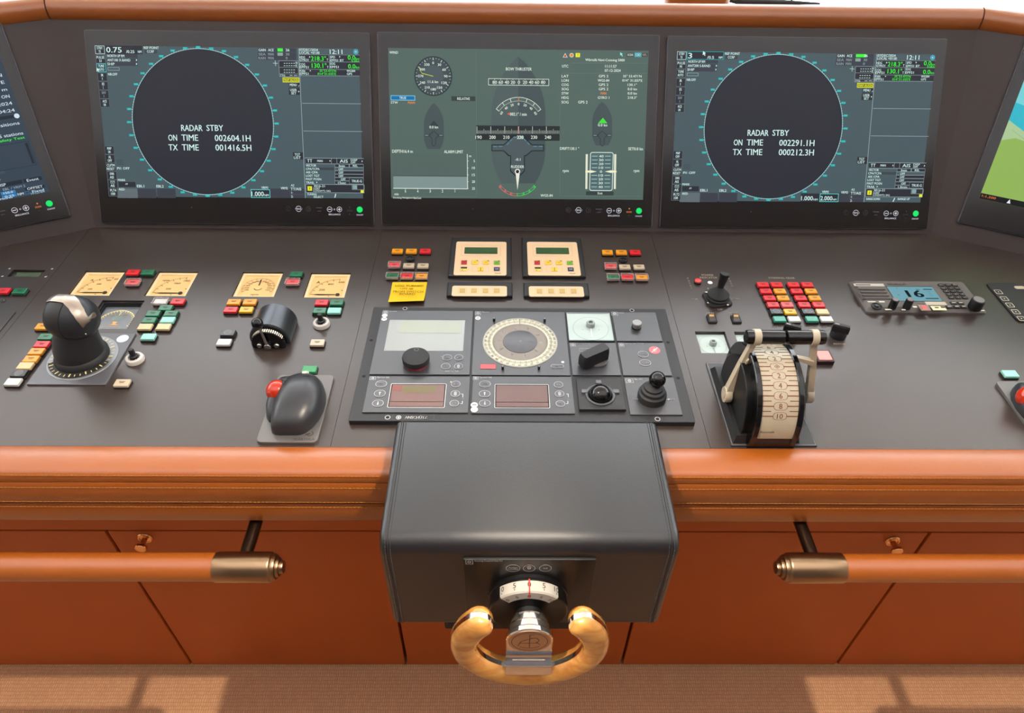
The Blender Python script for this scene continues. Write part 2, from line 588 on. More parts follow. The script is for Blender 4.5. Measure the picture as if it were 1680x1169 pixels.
CS = .368
k = DRIFT
A = Vector(on_slope(FL - k * CS, CS)); B = Vector(on_slope(FR + k * CS, CS))
yb = Vector((0, 1, 0))
sl = Vector((math.sin(-WANG) * 1, math.cos(WANG), 0)); sr = Vector((math.sin(WANG), math.cos(WANG), 0))
ml = (yb + sl).normalized() / math.cos(WANG / 2); mr = (yb + sr).normalized() / math.cos(WANG / 2)
eps = Vector((.0012, 0, 0))
cowl('long centre section of the tan leather cowl above the three displays', [A + eps, B - eps], [ml, mr])
cowl('angled left end section of the tan leather cowl at top left', [A + Vector((-math.cos(WANG), -math.sin(WANG), 0)) * .8, A - eps], [sl, ml])
cowl('angled right end section of the tan leather cowl at top right', [B + eps, B + Vector((math.cos(WANG), -math.sin(WANG), 0)) * .8], [mr, sr])

# padded leather front edge of the desk
EDGE = thing('padded_edge', 'tan leather padded front edge of the console with stitched seams', 'edge trim', (0, .55, .8))


def edge_part(name, mb, smooth=50): return mb.build(name, EDGE, (0, -.55, -.8), smooth=smooth)


def extrude_x(prof, x0, x1, m, nx=2):
    return MB().loft([[(x0 + (x1 - x0) * i / (nx - 1), y, z) for y, z in prof] for i in range(nx)], m)


X0, X1 = -1.5, 1.5
top = [(.596, .893), (.596, .9005), (.593, .9025), (.575, .9035), (.559, .9025), (.5515, .899), (.5495, .893), (.5505, .886), (.556, .884)]
edge_part('top_pad', extrude_x(top[::-1], X0, X1, M_lea))
mid = [(.575, .886), (.5500, .885), (.5475, .881), (.5465, .865), (.5475, .849), (.550, .8445), (.575, .844)]
edge_part('front_band', extrude_x(mid, X0, X1, M_lea))
low = [(.575, .843), (.5505, .8425), (.5482, .838), (.5485, .812), (.5515, .804), (.560, .801), (.595, .801), (.60, .806)]
edge_part('lower_band', extrude_x(low, X0, X1, M_lea))


def stitches(name, parent, pts, m, ln=.0038, gap=.0052, rad=.00045, off=(0, 0, 0)):
    """row of small thread stitches along a polyline"""
    mb = MB(); P = [Vector(p) for p in pts]; d = 0.
    for a, b in zip(P[:-1], P[1:]):
        L = (b - a).length; u = (b - a) / L
        while d < L - ln:
            p = a + u * d; q = p + u * ln
            up = Vector((0, 0, 1)) if abs(u.z) < .9 else Vector((0, 1, 0))
            s_ = u.cross(up).normalized() * rad; t_ = up * rad
            mb.loft([[tuple(p + s_), tuple(p + t_), tuple(p - s_), tuple(p - t_)], [tuple(q + s_), tuple(q + t_), tuple(q - s_), tuple(q - t_)]], m)
            d += gap
        d -= L
    o = mb.build(name, parent, off, smooth=0)
    return o


for nm, y, z in (('upper', .5470, .8795), ('mid', .5470, .8505), ('low', .5478, .8385)):
    stitches('stitching', EDGE, [(-1.3, y, z), (-.15, y, z)], M_thread, off=(0, -.55, -.8))
    stitches('stitching', EDGE, [(.21, y, z), (1.3, y, z)], M_thread, off=(0, -.55, -.8))
stitches('stitching', EDGE, [(-1.3, .5498, .9003), (-.15, .5498, .9003)], M_thread, off=(0, -.55, -.8))
stitches('stitching', EDGE, [(.21, .5498, .9003), (1.3, .5498, .9003)], M_thread, off=(0, -.55, -.8))

# cabinet front under the desk: leather panels with dark gaps
FY = .72
CAB = thing('helm_cabinet', 'tan leather cabinet front below the padded edge with dark gaps between doors', 'cabinet', (0, FY, 0))
GAPS = [-.695, -.213, .2725, .762]


def door(x0, x1, knob=None):
    mb = MB()
    mb.X = Matrix.Translation((0, 0, 0)) @ Matrix(((1, 0, 0, 0), (0, 0, -1, 0), (0, 1, 0, 0), (0, 0, 0, 1)))
    mb.slab(x0 + .003, .006, x1 - .003, .5275, -.02, 0, M_lea_panel, r=.002, ch=.0015)
    return mb.build('door', CAB)


xs = [-1.45] + GAPS + [1.45]
doors = [door(xs[i], xs[i + 1]) for i in range(5)]
MB().box(-1.45, .001, .5305, 1.45, .03, .80, M_lea_panel).build('rail', CAB, smooth=0)
MB().box(-1.45, .021, .001, 1.45, .03, .5305, M_groove).build('backing', CAB, smooth=0)
M_pbrass = mat('polished_brass', '#d8a775', rough=.16, metal=1)
for d, x, z in ((doors[1], -.632, .527), (doors[3], .703, .522)):
    mb = MB(); mb.X = Matrix.Translation((x, 0, z - .018)) @ Matrix.Rotation(PI / 2, 4, 'X')
    mb.lathe([(.0135, -.001), (.0135, .002), (.012, .004), (.0095, .0045), (.0095, .003), (.005, .003), (.0045, .014), (.006, .016), (.0095, .018), (.0105, .020), (.0105, .0225), (.0095, .024), (0, .0245)], M_pbrass, n=28)
    mb.build('knob', d)

# handrails
for sgn, nm in ((-1, 'left'), (1, 'right')):
    xin = -.287 if sgn < 0 else .361         # inner end of the cap
    yb_, zb_ = .49, .7915
    t = thing('handrail', 'tan leather wrapped handrail with bronze end cap on the %s side' % nm, 'handrail', (xin, yb_, zb_))
    mb = MB(); mb.X = Matrix.Rotation(sgn * PI / 2, 4, 'Y')      # z axis -> outward
    R_ = .0184
    mb.lathe([(R_ - .0006, .0745), (R_ - .0004, 1.05)], M_lea, n=40)
    mb.build('grip', t)
    mb = MB(); mb.X = Matrix.Rotation(sgn * PI / 2, 4, 'Y')
    mb.lathe([(.003, -.0105), (.0075, -.010), (.0085, -.0085), (.0085, -.0055), (.0115, -.005), (.0125, -.0035), (.0125, -.0015), (.0155, -.001), (.0168, .001), (.0168, .0035), (.0185, .005), (.0193, .007), (.0193, .074), (.0185, .0755), (.0165, .0755)], M_brass, n=40)
    mb.build('end_cap', t)
    mb = MB(); dx = sgn * .043
    mb.tube([(dx, .010, .0), (dx, .055, .0), (dx, .228, .0)], .0084, M_brassd, n=20)
    mb.build('post', t)
    mb = MB(); dx = sgn * .53
    mb.tube([(dx, .010, .0), (dx, .055, .0), (dx, .228, .0)], .0084, M_brassd, n=20)
    mb.build('post', t)

# things seen at the very top, behind the cowl
pa = at_y(1092, 4, 1.72); pb = at_y(1200, 4, 1.72)
t = thing('leather_case', 'tan leather case just showing above the display wall by the window', 'case', ((pa.x + pb.x) / 2, 1.77, .93))
hw = (pb.x - pa.x) / 2
MB().box(-hw - .06, -.04, -.05, hw + .06, .22, 0, M_frame).build('stand', t)
MB().slab(-hw, -.05, hw, .05, .0, pa.z - .93 + .07, M_lea, r=.02, ch=.008, n=5).build('body', t)
MB().slab(-hw - .003, -.053, hw + .003, .053, pa.z - .93 + .07, pa.z - .93 + .10, M_lea, r=.02, ch=.008, n=5).build('lid', t)
MB().box(-hw - .03, -.02, -.93, hw + .03, .20, -.05, M_wall).build('pedestal', t)
# windscreen wiper
a = at_y(1215, 1, YF - .02); b = at_y(1345, 6, YF - .02)
t = thing('wiper', 'dark windscreen wiper arm lying low across the forward window', 'wiper', (a.x, YF - .02, a.z))
MB().tube([(-.25, 0, .05), (0, 0, 0), (b.x - a.x, 0, b.z - a.z)], [.012, .012, .003], M_blackm).build('arm', t)
MB().tube([(.14, 0, -.03), (.17, 0, .05), (.19, 0, .10)], .003, M_black, n=8).build('hose', t)

# ------------------------------------------------------------------ displays
ROTX = PI / 2 - TILT
MW, MH = .491, .328
SX, SY0, SY1 = .2268, .0475, .3015      # lit area: half width, bottom, top
M_bez = mat('display_edge', '#55525a', rough=.35, metal=.3, bump=(300, .02, 2))
M_glass = mat('display_glass', '#08080d', rough=.16, spec=.45, bump=(2, .01, 1))
W_ = scr('#d5f3ee'); WD = scr('#8fa3a6'); TEAL = scr('#19a6a8'); GRN = scr('#3df53a'); YEL = scr('#e9ea2c'); CY = scr('#5fd9d6')
DK = scr('#2b2c35'); DK2 = scr('#3a3e48'); KW = scr('#cfcfd8'); KD = scr('#45454c')
PWR = scr('#14e86c'); ORG = scr('#f08a3c')


class Px:
    """draws on a sheet with positions measured on the sheet in the photo"""
    def __init__(s, mb, f): s.mb = mb; s.f = f

    def box(s, x0, y0, x1, y1):
        xm, ym = (x0 + x1) / 2, (y0 + y1) / 2
        return s.f(x0, ym)[0], s.f(xm, y1)[1], s.f(x1, ym)[0], s.f(xm, y0)[1]

    def T(s, t, x0, y0, x1, y1, m, z):
        a, b, c, d = s.box(x0, y0, x1, y1); s.mb.text(t, (a + c) / 2, (b + d) / 2, d - b, m, z, wd=(c - a) if t not in ('1', 'I', '!', '1:') else None)

    def R(s, x0, y0, x1, y1, m, z): s.mb.rect(*s.box(x0, y0, x1, y1), z, m)

    def F(s, x0, y0, x1, y1, m, z, wd=.0007): s.mb.frame(*s.box(x0, y0, x1, y1), wd, z, m)

    def L(s, x0, y0, x1, y1, m, z, wd=.0006):
        a = s.f(x0, y0); b = s.f(x1, y1); s.mb.line(*a, *b, wd, z, m)

    def P(s, pts, m, z):
        q = [s.f(*p) for p in pts]
        a = sum(q[i][0] * q[(i + 1) % len(q)][1] - q[(i + 1) % len(q)][0] * q[i][1] for i in range(len(q)))
        s.mb.flat(q if a > 0 else q[::-1], z, m)


def mon_map(zf, cx, s0):
    def f(x, y):
        u, v = monp(*zf(x, y)); return u - cx, v - s0
    return f


CXL, CXM, CXR = -.4795, .0246, .5292
S0L, S0M, S0R = .0072, .0088, .0080
LM = mon_map(Zm(130, 30, 3.34), CXL, S0L)
MMp = mon_map(Zm(610, 40, 3.3408), CXM, S0M)
Z1, Z2, Z3, Z4, Z5 = .0067, .0069, .0071, .0073, .0075


def monitor(label, loc, rot, extra_orange):
    t = thing('marine_display', label, 'display', loc, rot, 'flat marine displays in the display wall')
    MB().slab(-MW / 2, 0, MW / 2, MH, -.012, .0052, M_bez, r=.003, ch=.001).build('frame', t)
    MB().slab(-MW / 2 + .0012, .0012, MW / 2 - .0012, MH - .0012, .0045, .006, M_glass, r=.002, ch=.0004).build('glass', t)
    # touch keys along the lower edge
    def key(fn):
        mb = MB(); fn(Px(mb, LM), mb); mb.build('touch_key', t, smooth=0)
    def rg(p, mb, x, y, m, r=.0047, w=.0008): c = LM(x, y); mb.ring(c[0], c[1], r - w, r, Z1, m, n=32)
    key(lambda p, mb: (rg(p, mb, 1152, 1043, KD, .0045, .0005), p.L(1156, 1037, 1147, 1043, KD, Z2), p.L(1147, 1043, 1156, 1050, KD, Z2)))
    key(lambda p, mb: (rg(p, mb, 1208, 1044, KW, .0052), p.R(1189, 1038, 1228, 1051, scr('#15151a'), Z2), p.T('MENU', 1191, 1040, 1227, 1049, KW, Z3)))
    key(lambda p, mb: (rg(p, mb, 1262, 1045, KD, .0045, .0005), p.L(1258, 1038, 1267, 1045, KD, Z2), p.L(1267, 1045, 1258, 1052, KD, Z2)))
    key(lambda p, mb: (p.R(1302, 1036, 1336, 1041, KD, Z1), p.R(1310, 1054, 1330, 1058, KD, Z1)))
    key(lambda p, mb: (rg(p, mb, 1377, 1047, KW), p.R(1369, 1045, 1385, 1049, KW, Z2)))
    key(lambda p, mb: (rg(p, mb, 1430, 1047, KW), p.R(1422, 1045, 1438, 1049, KW, Z2), p.R(1428, 1039, 1432, 1055, KW, Z2),
                       mb.disc(*LM(1403, 1047), .0016, Z1, scr('#8a8a90')), p.T('BRILLIANCE', 1372, 1070, 1436, 1079, KW, Z1)))
    oc = ORG if extra_orange else KD
    key(lambda p, mb: (p.T('ECDIS', 1473, 1050, 1501, 1058, oc, Z1), mb.disc(*LM(1487, 1036), .0012, Z1, oc, n=10), p.R(1483, 1072, 1491, 1075, KD, Z1)))
    def pw(p, mb):
        mb.disc(*LM(1541, 1048), .0052, Z2, PWR, n=32); mb.ring(*LM(1541, 1048), .0052, .0058, Z1, scr('#0b5d30'), n=32)
        p.T('ON/OFF', 1523, 1073, 1560, 1081, KW, Z1)
    mb = MB(); pw(Px(mb, LM), mb); mb.build('power_key', t, smooth=0)
    MB().disc(*LM(625, 1037), .0008, Z1, scr('#6d6d74'), n=8).build('light_sensor', t, smooth=0)
    return t


def radar(t, v):
    """v = 'X' or 'S' band set; positions measured on the left-hand set"""
    mb = MB(); p = Px(mb, LM)
    BG = scr('#47595f')
    mb.rect(-SX, SY0, SX, SY1, .0062, BG)
    z1, z2, z3, z4, z5 = .0064, .0066, .0068, .0070, .0072
    # sweep circle with bearing scale
    c0 = LM(300, 563); c1 = LM(1072, 575); cx = (c0[0] + c1[0]) / 2; cy = (LM(655, 172)[1] + LM(712, 966)[1]) / 2
    r = (LM(655, 172)[1] - LM(712, 966)[1]) / 2
    mb.disc(cx, cy, r, z1, scr('#2a2b34'), n=120)
    mb.ring(cx, cy, r - .0002, r + .0007, z2, scr('#9fd8d8'), n=120)
    for d in range(0, 360, 2):
        a = math.radians(90 - d); k = .0022 if d % 10 == 0 else .0014
        mb.line(cx + r * math.cos(a), cy + r * math.sin(a), cx + (r + k) * math.cos(a), cy + (r + k) * math.sin(a), .0005, z2, W_)
    for d in range(0, 360, 10):
        a = math.radians(90 - d); q = r + .0042
        x, y = cx + q * math.cos(a) * 1.015, cy + q * math.sin(a)
        if abs(math.cos(a)) < .25: y = cy + (r + .0025) * math.sin(a)
        mb.rect(x - .0040, y - .0019, x + .0040, y + .0019, z3, TEAL)
        mb.text('%03d' % d, x, y, .0024, CY, z4, wd=.0058)
    # standby message
    on, tx = (('002604.1H', '001416.5H') if v == 'X' else ('002291.1H', '000212.3H'))
    dx = 0 if v == 'X' else -20
    p.T('RADAR', 568 + dx, 587, 684 + dx, 620, W_, z3); p.T('STBY', 706 + dx, 587, 797 + dx, 620, W_, z3)
    p.T('ON', 498 + dx, 640, 545 + dx, 673, W_, z3); p.T('TIME', 570 + dx, 640, 660 + dx, 673, W_, z3); p.T(on, 751 + dx, 642, 946 + dx, 676, W_, z3)
    p.T('TX', 500 + dx, 693, 549 + dx, 726, W_, z3); p.T('TIME', 572 + dx, 693, 663 + dx, 726, W_, z3); p.T(tx, 755 + dx, 694, 950 + dx, 728, W_, z3)
    # left column of soft keys
    for tx2, y0, x0, hot in ((('STBY', 'TX'), 155, 99, 1), (('PULSE', 'S1' if v == 'X' else 'M1'), 206, 103, 0), (('TUNE', 'AUTO'), 253, 107, 2 if v == 'X' else 0), (('IR', '1'), 303, 113, 0),
                             (('ES', '2'), 351, 118, 0), (('EAV', '1'), 398, 122, 3), (('ACE', 'ON'), 445, 126, 0),
                             (('MAP', 'ON' if v == 'X' else 'OFF'), 702, 151, 0), (('HL', 'OFF'), 749, 154, 0), (('CU/TM', 'RESET'), 794, 159, 0), (('OWN', 'AIS'), 840, 165, 0), (('', 'AIS'), 886, 169, 0), (('PLT4' if v == 'X' else 'PLT2', '100'), 930, 172, 0)):
        p.R(x0, y0, x0 + 51, y0 + 45, DK if hot != 2 else scr('#1c4a55'), z1)
        p.F(x0, y0, x0 + 51, y0 + 45, W_ if hot == 1 else (CY if hot == 2 else scr('#76878c')), z2, .0006 if hot in (1, 2) else .0003)
        m = WD if hot == 3 else W_
        w0 = 8 + 5 * (5 - len(tx2[0]))
        if tx2[0]: p.T(tx2[0], x0 + w0 - 4, y0 + 6, x0 + 50 - w0 + 4, y0 + 20, m, z3)
        else: p.F(x0 + 14, y0 + 6, x0 + 36, y0 + 19, m, z3, .0004); p.L(x0 + 14, y0 + 6, x0 + 25, y0 + 14, m, z3, .0004); p.L(x0 + 25, y0 + 14, x0 + 36, y0 + 6, m, z3, .0004)
        w1 = 8 + 5 * (5 - len(tx2[1]))
        p.T(tx2[1], x0 + w1 - 4, y0 + 25, x0 + 50 - w1 + 4, y0 + 39, m, z3)
    p.P([(108, 276), (108, 296), (113, 291), (119, 298), (122, 295), (116, 288), (122, 286)], W_, z5) if v == 'X' else p.P([(240, 153), (240, 176), (246, 171), (252, 180), (256, 177), (250, 168), (257, 166)], W_, z5)
    # range block
    p.R(153, 155, 356, 201, DK, z1)
    if v == 'X': p.T('0.75', 160, 163, 243, 193, W_, z3); p.T('/0.25', 268, 180, 313, 196, W_, z3)
    else: p.T('3', 160, 163, 182, 193, W_, z3); p.T('/0.5', 268, 180, 305, 196, W_, z3); p.F(153, 155, 358, 201, TEAL, z4, .0009)
    p.T('NM', 332, 182, 352, 195, W_, z3)
    for y, s_, x1 in ((211, 'NORTH UP RM', 258), (234, 'ANT100 X-BAND' if v == 'X' else 'ANT200 S-BAND', 291), (255, 'SHIP', 205)):
        p.R(163, y - 10, 330, y + 10, DK2, z1); p.T(s_, 166, y - 7, x1, y + 7, W_, z3)
        if y > 215: p.P([(322, y - 6), (322, y + 6), (329, y)], W_, z3)
    p.F(168, 273, 231, 290, scr('#a9c3c6'), z2, .0005); p.T('NR:OFF', 170, 304, 220, 318, W_, z3)
    p.T('REF POINT', 364, 160, 446, 174, W_, z3); p.R(368, 177, 436, 197, DK2, z1); p.T('CCRP', 382, 180, 420, 194, W_, z3)
    # gain block
    for y, a, b, n, m, g in ((179, 'GAIN', 'ACE', '26', W_, GRN), (202, 'SEA', 'MAN', '30', WD, scr('#87a39a')), (223, 'RAIN', 'MAN', '0', WD, DK2)):
        p.R(985, y - 11, 1195, y + 11, DK2, z1)
        p.T(a, 990, y - 7, 1029, y + 7, m, z3); p.T(b, 1042, y - 7, 1072, y + 7, m, z3); p.T(n, 1138, y - 7, 1138 + 10 * len(n), y + 7, m, z3)
        p.R(1093, y - 9, 1122 if v == 'X' or y > 180 else 1150, y + 8, g, z2)
    p.L(1068, 250, 1094, 252, W_, z2); p.L(1080, 236, 1083, 266, W_, z2)
    p.R(1101, 237, 1207, 324, DK, z1); p.F(1101, 237, 1207, 324, scr('#9db4b8'), z2, .0005)
    p.L(1101, 273, 1207, 274, scr('#9db4b8'), z2, .0004); p.L(1103, 308, 1207, 309, scr('#9db4b8'), z2, .0004)
    for y, a in ((250, '--.--.---'), (263, '---.--.---'), (286, '---.-'), (299, '-.---')):
        for i in range(5): p.R(1128 + i * 13, y, 1135 + i * 13, y + 3, W_, z3)
    p.T('N', 1192, 243, 1200, 255, W_, z3); p.T('E', 1192, 258, 1200, 270, W_, z3); p.T('TTG', 1107, 312, 1134, 322, W_, z3); p.R(1160, 316, 1175, 318, W_, z3); p.R(1183, 316, 1200, 318, W_, z3)
    p.R(1121, 329, 1212, 355, YEL, z2); p.R(1124, 333, 1209, 351, scr('#6f7420'), z3); p.T('MAP ALIGN', 1128, 336, 1206, 349, YEL, z4)
    p.R(1155, 358, 1213, 381, DK, z1); p.T('MENU', 1160, 362, 1198, 376, W_, z3); p.P([(1206, 377), (1211, 377), (1211, 370)], W_, z3)
    p.R(1155, 385, 1215, 423, DK, z1); p.T('USER', 1162, 390, 1198, 404, W_, z3); p.T('SET', 1168, 407, 1196, 421, W_, z3); p.P([(1207, 400), (1207, 410), (1213, 405)], W_, z3)
    # right-hand data column
    p.L(1208, 170, 1245, 985, scr('#a8bcc0'), z2, .0007)
    p.R(1212, 202, 1540, 316, DK, z1)
    p.T('07/DEC/2024', 1212, 171, 1313, 185, W_, z3); p.T('LOCAL +01:00', 1214, 187, 1322, 201, W_, z3); p.T('12:11', 1378, 176, 1446, 201, W_, z3)
    q = LM(1520, 189); mb.ring(q[0], q[1], .0026, .0042, z3, scr('#38b7d8'), n=24); mb.ring(q[0], q[1], .0008, .0016, z3, W_, n=16)
    for y in (205, 244, 285, 320): p.L(1212, y - 1, 1540, y + 1, scr('#93a7ac'), z2, .0005)
    p.L(1374, 206, 1377, 285, scr('#93a7ac'), z2, .0005)
    for y, a, b, x1 in ((218, 'HDG', 'GYRO1', 1262), (257, 'COG', 'EPFS1', 1262), (293, 'POSN', 'EPFS1', 1262)):
        p.T(a, 1213, y - 6, 1243, y + 7, W_, z3); p.T(b, 1214, y + 9, x1, y + 22, W_, z3)
    p.P([(1266, 212), (1266, 222), (1272, 217)], W_, z3); p.P([(1270, 288), (1270, 296), (1276, 292)], W_, z3)
    p.T('218.3°', 1276, 212, 1357, 238, GRN, z3); p.T('T', 1361, 226, 1369, 238, W_, z3)
    p.T('130.1°', 1280, 250, 1360, 277, GRN, z3); p.T('T', 1363, 266, 1371, 278, W_, z3)
    for y, a, b in ((217, 'SPD', 'EPFS1 BT'), (253, 'SOG', 'EPFS1')):
        p.T(a, 1379, y - 6, 1407, y + 7, W_, z3); p.T(b, 1380, y + 12, 1380 + 9.3 * len(b), y + 25, W_, z3)
    p.P([(1430, 211), (1430, 221), (1436, 216)], W_, z3)
    p.T('0.0', 1476, 208, 1516, 232, GRN, z3); p.T('kn', 1519, 220, 1538, 233, GRN, z3); p.T('0.0kn', 1496, 233, 1538, 245, GRN, z3)
    p.T('0.0', 1478, 256, 1517, 280, GRN, z3); p.T('kn', 1520, 266, 1539, 280, GRN, z3)
    p.T('35°53.472\'N', 1322, 286, 1412, 299, GRN, z3); p.T('014°31.035\'E', 1312, 302, 1412, 315, GRN, z3)
    p.T('WGS84', 1470, 287, 1516, 299, W_, z3); p.T('GPS', 1471, 303, 1500, 315, W_, z3)
    for y in (470, 621, 768): p.L(1220 + (y - 300) * .045, y - 1, 1548 + (y - 470) * .05, y + 2, scr('#9fb3b8'), z2, .0007)
    # target block
    p.R(1247, 770, 1558, 797, DK, z1); p.T('TT', 1255, 774, 1282, 791, W_, z3); p.T('MAN', 1310, 777, 1339, 789, W_, z3); p.T('AIS', 1432, 775, 1476, 793, W_, z3)
    p.T('DISP', 1492, 773, 1528, 784, W_, z3); p.T('OFF', 1492, 786, 1518, 797, W_, z3); p.P([(1377, 778), (1377, 788), (1383, 783)], W_, z3); p.P([(1552, 780), (1552, 790), (1558, 785)], W_, z3)
    for x in (1386, 1416): p.L(x, 769, x + 1, 797, scr('#a8bcc0'), z2, .0005)
    p.L(1247, 798, 1560, 801, scr('#a8bcc0'), z2, .0005)
    for i, s_ in enumerate(('VECTOR', 'CPA/TCPA', 'AIS CPA', 'LOST TGT', 'PAST POSN', 'TRAIL')):
        y = 807 + i * 18.6; p.T(s_, 1248, y - 5, 1248 + 9.2 * len(s_), y + 7, W_, z3)
    p.P([(1305, 895), (1305, 905), (1311, 900)], W_, z3)
    p.R(1250, 819, 1402, 833, scr('#3c4348'), z1)
    for i, s_ in enumerate(('3min', 'OFF', 'OFF', 'OFF', 'OFF', '15sec' if v == 'X' else '1.0min')):
        y = 809 + i * 18.4
        p.R(1407, y - 7, 1562, y + 8, DK if i != 1 else BG, z1); p.F(1405, y - 9, 1562, y + 9, scr('#93a7ac'), z2, .0004)
        x = 1426 + (12 if i == 4 else 0) - (3 if i == 5 else 0); p.T(s_, x, y - 5, x + 8.5 * len(s_), y + 7, W_, z3)
    p.R(1482, 801, 1486, 817, scr('#93a7ac'), z3); p.T('REL', 1504, 804, 1530, 815, W_, z3)
    p.R(1484, 875, 1562, 909, DK, z3); p.F(1484, 875, 1562, 909, scr('#93a7ac'), z4, .0004); p.T('TRUE-G', 1497, 886, 1553, 900, W_, z4)
    # alert block
    p.R(1248, 913, 1564, 956, DK, z2); p.F(1247, 911, 1565, 957, scr('#a8bcc0'), z3, .0005)
    p.R(1257, 921, 1281, 945, YEL, z3); p.R(1265, 927, 1272, 940, scr('#a9aa1c'), z4)
    p.T('3016-21', 1291, 914, 1351, 926, W_, z4); p.T('LOST', 1290, 928, 1324, 940, W_, z4); p.T('LOGWT) SIG', 1290, 942, 1382, 954, W_, z4)
    p.F(1499, 912, 1566, 940, scr('#a8bcc0'), z4, .0004); p.R(1503, 915, 1527, 937, scr('#86a5a6'), z4); p.R(1546, 942, 1563, 957, YEL, z4)
    if v == 'X': p.T('TUNING', 1254, 959, 1306, 970, W_, z4); p.T('SELECT', 1290, 973, 1343, 985, W_, z4); p.P([(1403, 983), (1408, 983), (1413, 962), (1408, 962)], W_, z3)
    else: p.T('RANGE DOWN', 1256, 962, 1330, 974, W_, z4); p.T('RANGE UP', 1430, 962, 1496, 974, W_, z4); p.P([(1403, 983), (1408, 983), (1416, 962), (1411, 962)], W_, z3)
    p.R(1177, 736, 1233, 775, DK, z1); p.T('TGT', 1186, 741, 1216, 755, W_, z3); p.T('LIST', 1182, 758, 1220, 772, W_, z3)
    # lower strip
    for x0, x1, m in ((218, 330, scr('#5f6b72')), (331, 431, DK2), (436, 537, DK2), (1042, 1240, DK2)): p.R(x0, 934, x1, 985, m, z1)
    p.T('MARK', 223, 881, 264, 893, W_, z3); p.R(226, 897, 318, 925, DK, z1); p.P([(262, 913), (266, 904), (278, 904), (276, 913)], WD, z3); p.T('RED', 230, 932, 260, 944, W_, z3)
    p.T('EBL1', 327, 913, 366, 927, W_, z3); p.T('EBL2', 433, 914, 472, 928, W_, z3); p.T('PI1 OFF', 219, 817, 286, 830, W_, z3)
    p.F(219, 777, 250, 803, DK2, z2, .0006); q = LM(234, 790); mb.ring(q[0], q[1], .0018, .0025, z2, DK2, n=16)
    p.T('VRM1', 1005, 922, 1041, 935, W_, z3); p.T('VRM2', 1111, 925, 1149, 938, W_, z3)
    if v == 'X':
        p.R(948, 938, 1053, 984, DK, z3); p.F(948, 938, 1053, 984, CY, z4, .0010); p.T('1.000', 952, 950, 1018, 976, W_, z4); p.T('NM', 1022, 964, 1045, 976, W_, z4)
    else:
        p.R(890, 938, 1098, 984, DK, z3); p.F(995, 938, 1100, 984, CY, z4, .0010); p.T('1.000', 893, 952, 958, 976, W_, z4); p.T('NM', 962, 966, 985, 976, W_, z4); p.T('2.000', 1000, 952, 1066, 976, W_, z4); p.T('NM', 1069, 966, 1090, 976, W_, z4)
    p.T('A2', 1166, 910, 1184, 922, W_, z3); p.T('TT/AIS', 1165, 929, 1222, 943, W_, z3); p.T('1:', 1167, 950, 1178, 962, W_, z3); p.T('2:', 1167, 970, 1178, 983, W_, z3); p.F(1160, 945, 1243, 966, scr('#5c686d'), z2, .0003)
    mb.build('screen', t, smooth=0)


